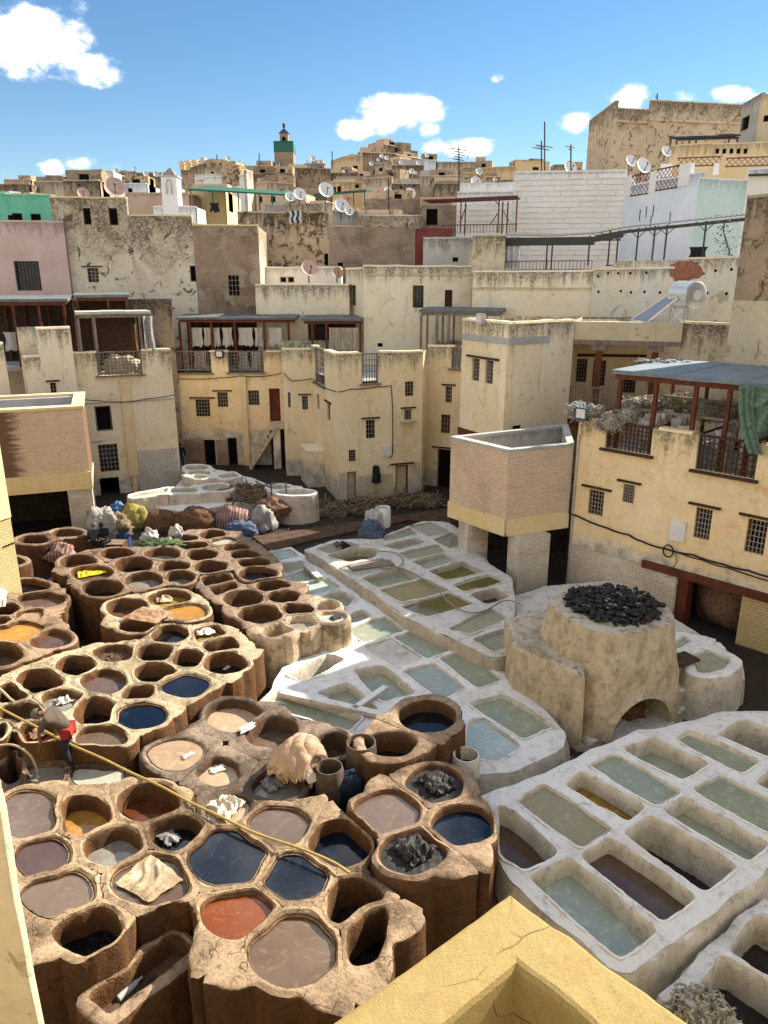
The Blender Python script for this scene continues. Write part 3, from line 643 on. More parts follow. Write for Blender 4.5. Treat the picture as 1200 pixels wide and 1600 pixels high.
pg('G', [(512, 1440), (515, 1395), (530, 1372), (560, 1370), (590, 1388), (602, 1402), (560, 1420), (536, 1446)], .75, 'dark'); pg('G', [(541, 1452), (560, 1432), (598, 1414), (606, 1430), (602, 1470), (585, 1500), (545, 1508)], .85, 'black')
o8('G', 436, 1289, 94, 58, .08, 'mauve'); o8('G', 531, 1315, 94, 70, .3, 'navy')
e('H', 606, 1266, 96, 62, .10, 'mauve'); e('H', 680, 1224, 84, 54, .12, 'hides'); e('H', 722, 1287, 92, 60, .15, 'navy', 'vat of near-black blue dye'); e('H', 644, 1329, 96, 62, .1, 'hides')
for a in [(364, 1117, 86, 48, .25, 'foam'), (422, 1142, 82, 50, .42, 'brown'), (277, 1178, 88, 48, .05, 'tan', 'vat of smooth tan bath'), (340, 1204, 66, 42, .18, 'foam'), (432, 1226, 72, 44, .2, 'grey'), (520, 1162, 54, 38, .6, 'umber')]: e('I', *a)
pg('I', [(318, 1268), (335, 1245), (372, 1239), (394, 1252), (372, 1288), (335, 1286)], .1, 'foam')
e('P', 609, 1161, 78, 38, .6, 'dark'); o8('P', 668, 1118, 88, 48, .3, 'black')
# lime tanks down the middle
for pts, dp, lq in [([(420, 863), (453, 858.5), (463, 869), (432, 876)], .06, 'scum'), ([(436, 881), (470, 877), (475, 888), (448, 896)], .06, 'limew'), ([(449, 897), (476, 890), (491, 903), (464, 911)], .06, 'limep'),
        ([(467, 914.5), (511, 905), (528.5, 918), (478, 931)], .04, 'greenscum'), ([(509, 930), (532, 924), (553, 934), (539, 947)], .2, 'limew'), ([(549, 960), (567, 953), (578, 963), (549, 973)], .15, 'limew'), ([(547, 983), (600, 965), (628, 985), (570, 1002)], .04, 'limew'),
        ([(618, 997), (658, 983), (707, 1012), (668, 1027)], .04, 'limew'), ([(573, 1011), (613, 999), (656, 1027), (617, 1038)], .03, 'crust'), ([(690, 1030), (722, 1018), (782, 1060), (747, 1073)], .05, 'limew'), ([(633, 1050), (677, 1038), (723, 1073), (690, 1090)], .05, 'limep'),
        ([(555, 1047), (600, 1043), (645, 1082), (597, 1093)], .22, 'limew'), ([(500, 1083), (543, 1067), (587, 1107), (567, 1113)], .25, 'limew'), ([(412, 1097), (440, 1082), (563, 1120), (543, 1140)], .16, 'limew'), ([(453, 1053), (511, 1023), (534, 1031), (476, 1063)], .55, 'earth'),
        ([(738, 1100), (787, 1086), (860, 1132), (818, 1152)], .10, 'limew'), ([(735, 1128), (755, 1124), (808, 1163), (780, 1186), (735, 1180)], .06, 'scum')]: pg('J', pts, dp, lq)
for pts, dp, lq in [([(497, 857), (533, 847), (562, 852), (518, 865)], .06, 'limew'), ([(515, 868), (548, 855), (588, 858), (583, 870), (545, 877)], .35, 'olive'), ([(537, 886), (597, 873), (617, 885), (560, 898)], .03, 'limep'), ([(570, 903), (627, 888), (650, 903), (593, 917)], .2, 'limew'),
        ([(597, 922), (663, 905), (697, 922), (630, 940)], .05, 'sand'), ([(630, 948), (700, 927), (737, 943), (667, 962)], .05, 'olive'), ([(705, 982), (767, 952), (788, 966), (735, 989)], .05, 'limew'), ([(600, 840), (640, 826), (648, 834), (603, 845)], .06, 'limew'),
        ([(600, 853), (647, 842), (662, 847), (623, 858)], .15, 'limew'), ([(627, 864), (683, 852), (693, 862), (640, 873)], .05, 'limew'), ([(648, 878), (693, 865), (710, 875), (667, 888)], .15, 'limep'), ([(673, 892), (723, 878), (753, 893), (698, 905)], .2, 'olive'),
        ([(710, 914), (763, 898), (788, 908), (728, 923)], .08, 'olive'), ([(642, 823), (672, 817), (702, 831), (670, 837)], .04, 'limep'), ([(680, 843), (707, 834), (735, 843), (703, 856)], .05, 'limew'), ([(738, 929), (773, 920), (793, 932), (760, 943)], .35, 'earth'), ([(743, 999), (788, 984), (800, 1005), (772, 1016)], .12, 'limew')]: pg('K', pts, dp, lq)
pg('L', [(1083, 1022), (1103, 1013), (1143, 1030), (1122, 1047), (1090, 1050)], .1, 'limew'); pg('L', [(1050, 1008), (1068, 992), (1082, 1000), (1058, 1013)], .1, 'limep')
for pts, dp, lq in [([(781, 1262), (802, 1270), (866, 1330), (818, 1354), (788, 1336)], .4, 'umber'), ([(812, 1252), (852, 1228), (950, 1294), (906, 1320)], .05, 'sand'), ([(890, 1228), (912, 1208), (1002, 1260), (978, 1278)], .35, 'gold'), ([(926, 1196), (962, 1180), (1058, 1236), (1022, 1255)], .05, 'limew'),
        ([(980, 1172), (1022, 1155), (1102, 1192), (1064, 1214)], .35, 'limew'), ([(1060, 1154), (1080, 1144), (1180, 1186), (1156, 1205)], .1, 'limew'), ([(1126, 1148), (1162, 1127), (1225, 1148), (1215, 1186)], .7, 'dark'), ([(834, 1373), (892, 1343), (1020, 1452), (966, 1491)], .35, 'limep'),
        ([(912, 1337), (956, 1313), (1080, 1398), (1032, 1434)], .3, 'umber'), ([(980, 1302), (1020, 1277), (1146, 1350), (1098, 1387)], .75, 'mud'), ([(1040, 1267), (1072, 1249), (1194, 1316), (1164, 1340)], .35, 'limew'), ([(1088, 1235), (1128, 1215), (1240, 1272), (1208, 1302)], .05, 'limew'), ([(1186, 1222), (1212, 1205), (1262, 1230), (1235, 1248)], .4, 'dark')]: pg('M', pts, dp, lq)
pg('N', [(1146, 1484), (1188, 1432), (1280, 1480), (1235, 1540)], .6, 'mud'); pg('N', [(1098, 1545), (1134, 1498), (1245, 1570), (1215, 1630)], .6, 'mud')
for pts, dp, lq in [([(205, 772), (262, 762), (258, 770), (206, 777)], .12, 'milk'), ([(266, 769), (270, 762), (308, 761), (306, 769)], .1, 'limew')]: pg('Q', pts, dp, lq)
e('Q', 338, 761, 46, 11, .2, 'milk'); e('Q', 307, 730, 36, 8, .2, 'milk'); e('Q', 312, 738, 32, 7, .15, 'milk'); e('Q', 312, 744, 24, 6, .25, 'milk'); pg('Q', [(340, 742), (362, 737), (374, 744), (350, 748)], .15, 'milk'); e('Q', 462, 768, 56, 9, .2, 'milk'); e('Q', 436, 760, 34, 7, .2, 'milk')
pg('T', [(137, 1555), (271, 1456), (302, 1480), (170, 1582)], .45, 'earth')

def chaikin(P, it):
    for _ in range(it):
        Q = []
        for k in range(len(P)):
            a, b = P[k], P[(k + 1) % len(P)]; Q += [a * .78 + b * .22, a * .22 + b * .78]
        P = Q
    return P
def resample(P, n):
    P = np.array([(p[0], p[1]) for p in P]); Q = np.vstack([P, P[:1]]); d = np.linalg.norm(np.diff(Q, axis=0), axis=1); s = np.concatenate([[0], np.cumsum(d)]); t = np.linspace(0, s[-1], n, endpoint=False)
    return np.stack([np.interp(t, s, Q[:, 0]), np.interp(t, s, Q[:, 1])], 1)
def sdf(pts, poly):
    a = poly; b = np.roll(poly, -1, axis=0); ab = b - a; ap = pts[:, None, :] - a[None]; t = np.clip((ap * ab).sum(2) / np.maximum((ab * ab).sum(1), 1e-9), 0, 1)
    d = np.sqrt((((ap - t[:, :, None] * ab) ** 2).sum(2)).min(1))
    c = ((a[None, :, 1] > pts[:, None, 1]) != (b[None, :, 1] > pts[:, None, 1])); x = a[None, :, 0] + (pts[:, None, 1] - a[None, :, 1]) * ab[None, :, 0] / np.where(np.abs(ab[None, :, 1]) < 1e-9, 1e-9, ab[None, :, 1])
    ins = (np.logical_and(c, pts[:, None, 0] < x).sum(1) % 2) == 1
    return np.where(ins, -d, d)
HULL = {'M': [(752, 1240), (850, 1206), (930, 1166), (1000, 1138), (1060, 1128), (1130, 1108), (1250, 1108), (1300, 1270), (1205, 1348), (1120, 1420), (1050, 1470), (985, 1520), (955, 1508), (800, 1378), (770, 1330)],
 'K': [(478, 856), (520, 842), (590, 838), (660, 812), (705, 815), (745, 845), (765, 880), (800, 900), (805, 935), (804, 1018), (770, 1026), (690, 988), (640, 965), (600, 938), (540, 895)],
 'J': [(411, 862), (455, 852), (475, 865), (545, 905), (610, 945), (690, 992), (800, 1052), (885, 1143), (880, 1166), (800, 1205), (735, 1208), (735, 1130), (640, 1110), (560, 1150), (400, 1100), (425, 1072), (440, 1040), (500, 1012), (545, 985), (540, 950), (520, 932), (465, 935)],
 'N': [(1028, 1552), (1190, 1398), (1310, 1450), (1310, 1720), (1120, 1640)]}
roots = {}; NSEG = 72; shp = []
for (c, ty, g, dep, liq, label) in V:
    zr = CL[c][0] + (.01 if c in 'JKLMNQ' else .022) * mnoise.noise(Vector((len(shp) * 1.7, 3.3, 1)))
    if ty == 'e': P = [atz(g[0] + g[2] / 2 * math.cos(t) * (1 + .05 * math.sin(3 * t + len(shp))), g[1] + g[3] / 2 * math.sin(t) * (1 + .05 * math.cos(2 * t + 2 * len(shp))), zr) for t in np.linspace(0, 2 * math.pi, 48, endpoint=False)]; P = [Vector((p.x, p.y)) for p in P]
    elif ty == 'o':
        P = [atz(g[0] + g[2] / 2 * 1.06 * math.cos(t + .39 + g[4]), g[1] + g[3] / 2 * 1.06 * math.sin(t + .39 + g[4]), zr) for t in np.linspace(0, 2 * math.pi, 8, endpoint=False)]; P = chaikin([Vector((p.x, p.y)) for p in P], 2)
    else:
        P = [atz(a, b, zr) for a, b in g]; P = chaikin([Vector((p.x, p.y)) for p in P], 1 if len(g) > 5 else 3) if c in 'JKLMNQBET' else chaikin([Vector((p.x, p.y)) for p in P], 2)
        if len(g) <= 5:   # keep the corners fairly square
            Q0 = [Vector((atz(a, b, zr).x, atz(a, b, zr).y)) for a, b in g]; Q = []
            for k in range(len(Q0)):
                a, b, cc = Q0[k - 1], Q0[k], Q0[(k + 1) % len(Q0)]; rr = .07 if c in 'JKMNT' else .16; r1 = min(rr, (a - b).length * .3); r2 = min(rr, (cc - b).length * .3)
                p1 = b + (a - b).normalized() * r1; p2 = b + (cc - b).normalized() * r2
                for t in (0, .33, .67, 1): Q.append(p1 * (1 - t) ** 2 + b * 2 * t * (1 - t) + p2 * t * t)
            P = Q
    A = resample(P, NSEG); area = .5 * np.sum(A[:, 0] * np.roll(A[:, 1], -1) - np.roll(A[:, 0], -1) * A[:, 1])
    if area < 0: A = A[::-1]
    shp.append((A, A.mean(0), zr))
LIME = set('JKLMNQ')
# neighbours press each other flat: where two outlines come closer than a wall's width both give way
for i in range(len(V)):
    if V[i][0] not in LIME and V[i][1] in 'eo': A, c_, z_ = shp[i]; shp[i] = (c_ + (A - c_) * (1.07 if V[i][0] in 'EGHDC' else 1.03), c_, z_)
for i in range(len(V)):
    if V[i][0] in 'JKMN': A, c_, z_ = shp[i]; d_ = A - c_; shp[i] = (c_ + d_ * (1 + .05 / np.linalg.norm(d_, axis=1))[:, None], c_, z_)
near = {i: [k for k in range(len(V)) if k != i and np.linalg.norm(shp[i][1] - shp[k][1]) < 3.6] for i in range(len(V))}
for it in range(7):
    new = []
    for i in range(len(V)):
        A, c_, z_ = shp[i]; gap = .11 if V[i][0] in LIME else .17; d = np.full(len(A), 9.0)
        for k in near[i]: d = np.minimum(d, sdf(A, shp[k][0]))
        push = np.clip((gap - d) * .55, 0, .35); push = np.convolve(np.concatenate([push[-2:], push, push[:2]]), np.array([.1, .2, .4, .2, .1]), 'valid'); dv = c_ - A; ln = np.linalg.norm(dv, axis=1)[:, None]; push = np.minimum(push, ln[:, 0] * .5)
        new.append((A + dv / ln * push[:, None], c_, z_))
    shp = new
for i, (c, ty, g, dep, liq, label) in enumerate(V):
    A, cen, zr = shp[i]; rz, mat, t_free, reach, nm, lab = CL[c]
    if c not in roots:
        q = [shp[k][1] for k in range(len(V)) if V[k][0] == c]; q = np.mean(q, axis=0); roots[c] = empty(nm, (float(q[0]), float(q[1]), 0), lab, 'tank block' if c in LIME else 'trough' if c == 'T' else 'vat block', 'whitewashed lime tank blocks' if c in LIME else 'clay dye vat blocks')
    size = np.linalg.norm(A - cen, axis=1).max(); nb = [k for k in range(len(V)) if k != i and np.linalg.norm(shp[k][1] - cen) < size + np.linalg.norm(shp[k][0] - shp[k][1], axis=1).max() + 2 * reach]
    if c in HULL: reach = .3
    st = np.linspace(0.0, reach * 1.25, 26); dirs = A - cen; r0 = np.linalg.norm(dirs, axis=1); dirs = dirs / r0[:, None]
    # step outwards along the outline's normal rather than from the centre so that walls keep their width
    tan = np.roll(A, -1, axis=0) - np.roll(A, 1, axis=0); nrm = np.stack([tan[:, 1], -tan[:, 0]], 1); nrm /= np.maximum(np.linalg.norm(nrm, axis=1), 1e-9)[:, None]
    k5 = np.ones(5) / 5; nrm = np.stack([np.convolve(np.concatenate([nrm[-2:, a], nrm[:, a], nrm[:2, a]]), k5, 'valid') for a in (0, 1)], 1); nrm /= np.linalg.norm(nrm, axis=1)[:, None]
    pts = (A[:, None, :] + nrm[:, None, :] * st[None, :, None]).reshape(-1, 2); di = sdf(pts, A)
    dj = np.full(len(pts), 9.0); same = np.full(len(pts), 9.0)
    for k in nb:
        d = sdf(pts, shp[k][0]); dj = np.minimum(dj, d)
        if V[k][0] == c: same = np.minimum(same, d)
    if c in HULL:
        same[:] = 9.0; t_free = .075
    ok = (di <= dj + .025) & ((di <= t_free) | ((same < reach) & (di <= reach))); ok = ok.reshape(NSEG, -1); ok[:, 0] = True
    idx = np.array([np.argmin(row) - 1 if not row.all() else len(st) - 1 for row in ok]); off = st[np.maximum(idx, 1)]
    off = np.minimum(off, np.convolve(np.concatenate([off[-2:], off, off[:2]]), k5, 'valid') + .02)
    edge_pts = A + nrm * off[:, None]; shared = np.zeros(NSEG, bool)
    for k in nb:
        if V[k][0] == c and c not in HULL: shared |= sdf(edge_pts, shp[k][0]) < off + .12
    o0 = off.copy()
    for _ in range(4): off = np.where(shared, o0, np.minimum(off, np.convolve(np.concatenate([off[-2:], off, off[:2]]), k5, 'valid') + .006))
    dep = dep if dep < .3 or c in LIME else .3 + (dep - .3) * .6
    zl = zr - dep; zb = 0.0 - .1
    fl = .10 if c in 'MNJKL' else .03
    prof = [(-.02, zl - .12, 0), (-.01, zl + .03, 1), (0, zr - .30 if dep > .35 else zr - dep * .5, 1), (.0, zr - .07, 1), (.022, zr - .018, 1), (.07, zr + .0, 1), (None, .5, 2), ('o', -.06, zr + .0), ('o', -.015, zr - .022), ('o', .0, zr - .08), ('o', fl * .3, zr - .35), ('o', fl * .6, zr * .45), ('o', fl, zb)]
    vs = []
    for row in prof:
        for k in range(NSEG):
            if row[0] is None:
                o_, z = off[k] * row[1], zr + .012; amp = .018
            elif row[0] == 'o':
                o_, z = max(off[k] + row[1], .075), row[2]; amp = .020
                if shared[k] and z > zr - .2: o_ = max(off[k] + row[1], .075) + .02; z = zr - .004 + (z - zr) * .12; amp = .02
            else: o_, z = min(row[0], off[k] * .4), row[1]; amp = .02 if row[2] else 0.0
            x, y = A[k] + nrm[k] * o_
            q = Vector((x * 2.1, y * 2.1, z * 1.6)); a1 = mnoise.fractal(q, .7, 2.1, 3); a2 = mnoise.fractal(q + Vector((9.1, 4.4, 2.2)), .7, 2.1, 3)
            edge = 1.0 if (row[0] == 'o' or row[0] is None) else .7
            vs.append((x + nrm[k][0] * a1 * amp * 1.2, y + nrm[k][1] * a1 * amp * 1.2, z + a2 * amp * 1.3 * edge if z > 0 else z))
    fs = []; nr = len(prof)
    for j in range(nr - 1):
        for k in range(NSEG): fs.append((j * NSEG + k, (j + 1) * NSEG + k, (j + 1) * NSEG + (k + 1) % NSEG, j * NSEG + (k + 1) % NSEG)[::-1])
    m = MB(); m.add(vs, fs, smooth=True)
    vm = 'clay_pale' if c == 'B' and ty == 'e' and g[0] > 465 and g[1] > 940 or c == 'B' and ty == 'p' and g[0][1] > 980 else mat
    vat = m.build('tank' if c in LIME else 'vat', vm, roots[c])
    if label: vat['label'] = label
    # filling
    ring = [(float(A[k][0] + nrm[k][0] * .01), float(A[k][1] + nrm[k][1] * .01)) for k in range(NSEG)]
    m = MB()
    solid = {'earth': 'earth', 'mud': 'mud', 'crumbs': 'crumbs', 'hides': 'hide_charcoal', 'crust': 'lime_grey'}.get(liq)
    if solid:
        R_ = [0] + [q / 14 for q in range(1, 15)]; vv = []; ff = []; amp = {'hides': .04, 'crumbs': .07, 'crust': .03}.get(liq, .06)
        for r in R_[1:]:
            for k in range(NSEG):
                x = cen[0] + (ring[k][0] - cen[0]) * r; y = cen[1] + (ring[k][1] - cen[1]) * r; q = Vector((x * 6, y * 6, i)); h = abs(mnoise.fractal(q * (1.0 if liq == 'hides' else 1.6), .8, 2, 4)) * amp * (1.25 - r * .6)
                vv.append((x, y, zl + h))
        vv.append((cen[0], cen[1], zl + amp * .5)); top = len(vv) - 1
        for k in range(NSEG): ff.append((top, k, (k + 1) % NSEG))
        for j in range(13):
            for k in range(NSEG): ff.append((j * NSEG + k, (j + 1) * NSEG + k, (j + 1) * NSEG + (k + 1) % NSEG, j * NSEG + (k + 1) % NSEG))
        m.add(vv, ff, smooth=True); m.build({'hides': 'soaking_hides', 'crust': 'dried_lime'}.get(liq, 'residue'), solid, vat)
    else:
        m.add([(x, y, zl) for x, y in ring], [tuple(range(NSEG))]); m.build('liquid', 'liq_' + liq, vat)

# lime-washed footing under the middle tanks and the slab edges
def slab(name, px, z, mat, parent=None, zb=-.1, bev=.06, rough=.03, **tg):
    P = [atz(a, b, z) for a, b in px]; P = [Vector((p.x, p.y)) for p in P]; A = resample(P, 120); ar = np.sum(A[:, 0] * np.roll(A[:, 1], -1) - np.roll(A[:, 0], -1) * A[:, 1])
    if ar < 0: A = A[::-1]
    tan = np.roll(A, -2, axis=0) - np.roll(A, 2, axis=0); nr = np.stack([tan[:, 1], -tan[:, 0]], 1); nr /= np.linalg.norm(nr, axis=1)[:, None]; n = len(A); vs = []; fs = []
    rows = [(-bev, z), (-.01, z - bev * .4), (0, z - bev), (.03, (z + zb) * .5), (.06, zb)]
    for (o_, zz) in rows:
        for k in range(n):
            x, y = A[k] + nr[k] * o_; w = mnoise.fractal(Vector((x * 1.8, y * 1.8, zz * 2)), .8, 2, 4) * rough; vs.append((x + nr[k][0] * w, y + nr[k][1] * w, zz + w * .5))
    for j in range(len(rows) - 1):
        for k in range(n): fs.append((j * n + k, (j + 1) * n + k, (j + 1) * n + (k + 1) % n, j * n + (k + 1) % n))
    fs.append(tuple(range(n))); m = MB(); m.add(vs, fs, smooth=False); return m.build(name, mat, parent, **tg)
from mathutils.geometry import delaunay_2d_cdt
def block_top(c, mat, drop=.012):
    """the walkway between the sunken tanks: one uneven lime surface cut out round every tank"""
    z = CL[c][0] - drop; hp = [Vector(atz(a, b, z)[:2]) for a, b in HULL[c]]; H2 = resample(hp, 190)
    if np.sum(H2[:, 0] * np.roll(H2[:, 1], -1) - np.roll(H2[:, 0], -1) * H2[:, 1]) < 0: H2 = H2[::-1]
    H2 = np.array([p + .05 * np.array([mnoise.noise(Vector((p[0] * 1.7, p[1] * 1.7, 1))), mnoise.noise(Vector((p[0] * 1.7, p[1] * 1.7, 5)))]) for p in H2])
    tanks = [shp[i][0] for i in range(len(V)) if V[i][0] == c]; verts = [Vector(p) for p in H2]; edges = [(k, (k + 1) % len(H2)) for k in range(len(H2))]
    for A in tanks:
        A2 = A[::2]; cc = A2.mean(0); d = A2 - cc; A2 = A2 + d / np.linalg.norm(d, axis=1)[:, None] * .06; b = len(verts); verts += [Vector(p) for p in A2]; edges += [(b + k, b + (k + 1) % len(A2)) for k in range(len(A2))]
    x0, y0 = H2.min(0); x1, y1 = H2.max(0); gx, gy = np.meshgrid(np.arange(x0, x1, .22), np.arange(y0, y1, .22)); G = np.stack([gx.ravel(), gy.ravel()], 1) + np.random.RandomState(3).uniform(-.07, .07, (gx.size, 2)); ok = sdf(G, H2) < -.12
    for A in tanks: ok &= sdf(G, A) > .14
    verts += [Vector(p) for p in G[ok]]
    o = delaunay_2d_cdt(verts, edges, [], 0, 1e-5); P = np.array([tuple(p) for p in o[0]]); T = [t for t in o[2] if len(t) == 3]; cen = np.array([P[list(t)].mean(0) for t in T]); keep = sdf(cen, H2) < .001
    for A in tanks: keep &= sdf(cen, A) > .03
    dh = sdf(P, H2); vs = []
    for k, p in enumerate(P): n = mnoise.fractal(Vector((p[0] * 1.9, p[1] * 1.9, 4)), .8, 2, 4); e_ = max(0.0, 1 + dh[k] / .10); vs.append((p[0], p[1], z + .035 * n - .05 * e_ ** 2))
    fs = []
    for t, q in zip(T, keep):
        if q:
            a, b_, c_ = (P[i] for i in t); fs.append(tuple(t) if (b_[0] - a[0]) * (c_[1] - a[1]) - (b_[1] - a[1]) * (c_[0] - a[0]) > 0 else tuple(t)[::-1])
    # outer faces
    n = len(H2); nr = np.stack([np.roll(H2, -2, 0)[:, 1] - np.roll(H2, 2, 0)[:, 1], -(np.roll(H2, -2, 0)[:, 0] - np.roll(H2, 2, 0)[:, 0])], 1); nr /= np.linalg.norm(nr, axis=1)[:, None]; base = len(vs); rows = [(.0, z - .045), (.02, z - .12), (.05, z - .35), (.08, z * .45), (.14, -.1)]
    for (off, zz) in rows:
        for k in range(n): w = mnoise.fractal(Vector((H2[k][0] * 1.6, H2[k][1] * 1.6, zz * 2.2)), .8, 2, 4) * .05 * (off > 0); vs.append((H2[k][0] + nr[k][0] * (off + w), H2[k][1] + nr[k][1] * (off + w), zz + w * .4 - (.01 if off == 0 else 0)))
    for j in range(len(rows) - 1):
        for k in range(n): fs.append((base + j * n + k, base + (j + 1) * n + k, base + (j + 1) * n + (k + 1) % n, base + j * n + (k + 1) % n))
    m = MB(); m.add(vs, fs, smooth=True); m.build('walkway', mat, roots[c])
for c_, m_ in (('J', 'lime_white'), ('K', 'lime_grey'), ('M', 'lime_white'), ('N', 'lime_white')): block_top(c_, m_)
slab('footing', [(790, 935), (850, 915), (960, 905), (1045, 960), (1160, 1030), (1165, 1060), (1060, 1080), (900, 1010), (800, 1000)], .75, 'lime_grey', roots['L'])
slab('footing', [(205, 785), (270, 765), (300, 728), (350, 735), (400, 748), (440, 765), (425, 780), (372, 785), (290, 800)], .85, 'lime_far', roots['Q'])
# ------------------------------------------------------------------ houses round the court
def zat(F, px, py): return F.z(px, py)
def zof(pts, px, py): return Face(pts[0], pts[1]).z(px, py)
def part(root, F, boxes, name, mat):
    m = MB()
    for b in boxes: m.fbox(F, *b)
    return m.build(name, mat, root)
def coat(root, F, x0, y0, x1, y1, mat, name='wall_facing', b=.03, zlo=None):
    """a facing of another material, a few centimetres proud of the wall"""
    a0, zt = F.hit(x0, y0); a1, _ = F.hit(x1, y0); _, zb = F.hit((x0 + x1) / 2, y1); zb = zlo if zlo is not None else zb; _, zt = F.hit((x0 + x1) / 2, y0)
    a0, a1 = max(min(a0, a1), .01), min(max(a0, a1), F.L - .01); m = MB(); m.fbox(F, a0, a1, .001, b, zb, zt); return m.build(name, mat, root)
def canopy(label, F, x0, y0, x1, y1, b0, b1, zf, roofmat, posts, name='roof_canopy', tilt=.12, postmat='wood_red', cat='canopy', group='canopies over the drying terraces', beams=True, back=True, wall=None):
    """lean-to roof on posts: front roof edge through pixels (x0,y0)-(x1,y1), from b0 (back) to b1 (front)"""
    a0, z0 = F.hit(x0, y0, b1); a1, z1 = F.hit(x1, y1, b1); z = (z0 + z1) / 2; g = F.pt((a0 + a1) / 2, b1, zf)
    r = empty(name, g, label, cat, group); m = MB(); t = .13
    if wall: m.fbox(F, a0 + .15, a1 - .15, b0 - .02, b0 + .04, zf, z + tilt - .02); m.build('shade_panel', wall, r)  # dark sheet added to stand in for the shade under the roof
    k = max(2, int((a1 - a0) / 1.0)); w = (a1 - a0) / k
    for i in range(k):
        m = MB(); p0, p1 = a0 + i * w + (.004 if i else 0), a0 + (i + 1) * w - .004; dz = .012 * (i % 2)
        m.hexa([F.pt(p0, b1 + .02, z + dz), F.pt(p1, b1 + .02, z + dz), F.pt(p1, b0, z + tilt + dz), F.pt(p0, b0, z + tilt + dz), F.pt(p0, b1 + .02, z + t + dz), F.pt(p1, b1 + .02, z + t + dz), F.pt(p1, b0, z + tilt + t + dz), F.pt(p0, b0, z + tilt + t + dz)])
        m.build('roof_panel', roofmat, r)
    m = MB(); m.fbox(F, a0 + .1, a1 - .1, b1 - .16, b1 - .06, z - .16, z - .004); m.build('beam', postmat, r)
    if back: m = MB(); m.fbox(F, a0 + .1, a1 - .1, b0 + .06, b0 + .16, z + tilt - .16, z + tilt - .006); m.build('beam', postmat, r)
    if beams:
        n = max(2, int((a1 - a0) / .9))
        for i in range(n + 1):
            a = a0 + .15 + (a1 - a0 - .3) * i / n; m = MB(); m.bar(F.pt(a, b1 - .17, z - .055), F.pt(a, b0 + .17, z + tilt - .065), .06, .09); m.build('rafter', postmat, r)
    for px in posts:
        a, _ = F.hit(px, (y0 + y1) / 2 + 20, b1 - .11); m = MB(); m.fbox(F, a - .06, a + .06, b1 - .17, b1 - .05, zf, z - .163); m.build('post', postmat, r)
        if back: m = MB(); m.fbox(F, a - .05, a + .05, b0 + .06, b0 + .16, zf, z + tilt - .163); m.build('post', postmat, r)
    return r, a0, a1, z

# --- corner house at the left edge
b = Bld('corner_house', 'yellow plastered house corner with bare brick base at left edge', [(-13.1, 16.2), (-11.25, 21.1)], 7.4, 'yellow_brick', depth=5)
b.done(); F = b.F[0]; part(b.root, F, [(0.01, F.L - .004, .002, .045, 3.75, 7.36)], 'wall_facing', 'beam_plaster')
for zc, k in ((2.9, 0),): 
    for j in range(5): a = F.L - .42 + j * .09; part(b.root, F, [(a, a + .035, .002, .03, zc, zc + .05)], 'vent_slot', 'shade')

# --- brick overhang on the left
Lp = [(-18.9, 27.0), (-12.15, 29.5)]
LBX = b = Bld('brick_overhang', 'brown brick terrace box on pillars with one end darker', Lp, 5.63, 'dark_end_brick', z0=2.45, depth=4.3, floor=1.15, th=.42, coping=False)
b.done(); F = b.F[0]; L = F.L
part(b.root, F, [(0, L + .05, -4.2, .05, 2.30, 2.452), (0, L + .05, .002, .06, 2.45, 3.02)], 'beam', 'beam_plaster')
part(b.root, F, [(-.1, L + .06, -.46, .05, 5.632, 5.74), (L - .40, L + .06, -4.25, -.462, 5.632, 5.74), (0, L - .402, -4.25, -3.85, 5.632, 5.74)], 'coping', 'beam_plaster')
part(b.root, F, [(L - .41, L - .02, -3.84, -.44, 4.48, 5.63)], 'side_wall', 'concrete'); part(b.root, F, [(0, L - .42, -3.9, -3.6, 4.49, 5.62)], 'inner_wall', 'concrete')
part(b.root, F, [(L - .95, L, -.9, -.05, -.1, 2.3)], 'pillar', 'white_brick'); part(b.root, F, [(L - 4.2, L - 3.5, -.9, -.05, -.1, 2.3)], 'pillar', 'brown_brick'); part(b.root, F, [(0, L - .96, -4.1, -3.9, -.1, 2.3), (L - .2, L - .05, -4.1, -.91, -.1, 2.299)], 'room_wall', 'shade_wall')

# --- left block
pts = [C(120, 600, 36.2), C(275, 650, 38.0)]; F = Face(*pts); zt = F.z(192, 549)
b = Bld('terrace_house', 'yellow house front with wide balcony lattice and white brick foot', pts, zt, 'yellow_plaster', depth=6, floor=1.15)
b.win(0, 149, 634, 175, 674, 'dark', frame='wood_grey', pane='shade'); b.win(0, 155, 694, 185, 737, 'grille', n=(5, 6), frame='wood_dark'); h = b.hole(0, 160, 746, 190, 830); b.holes[0][-1] = (h[0], 0, h[2], h[3])
hr = b.hole(0, 151, 552, 222, 586, top=True); b.done(); F = b.F[0]; railing(b.root, F, (hr[0], hr[1], hr[2], zt - .05), n=(12, 7))
a, z1 = F.hit(194, 597); part(b.root, F, [(a - .22, a + .25, .002, .16, F.z(205, 742), z1), (a - .1, a + .12, .004, .12, 0, F.z(205, 742) - .002)], 'pilaster', 'beam_plaster'); part(b.root, F, [(a - .28, a + .3, .002, .2, z1 + .002, z1 + .14)], 'capital', 'beam_plaster')
coat(b.root, F, 212, 702, 276, 790, 'white_brick', zlo=0.0)
a0, z0 = F.hit(122, 623); a1, _ = F.hit(270, 616); part(b.root, F, [(.01, F.L - .01, .002, .03, z0 - .3, z0 - .24), (.01, .9 + a0, .002, .03, F.z(150, 690) - .03, F.z(150, 690) + .03)], 'string_course', 'wood_pale')

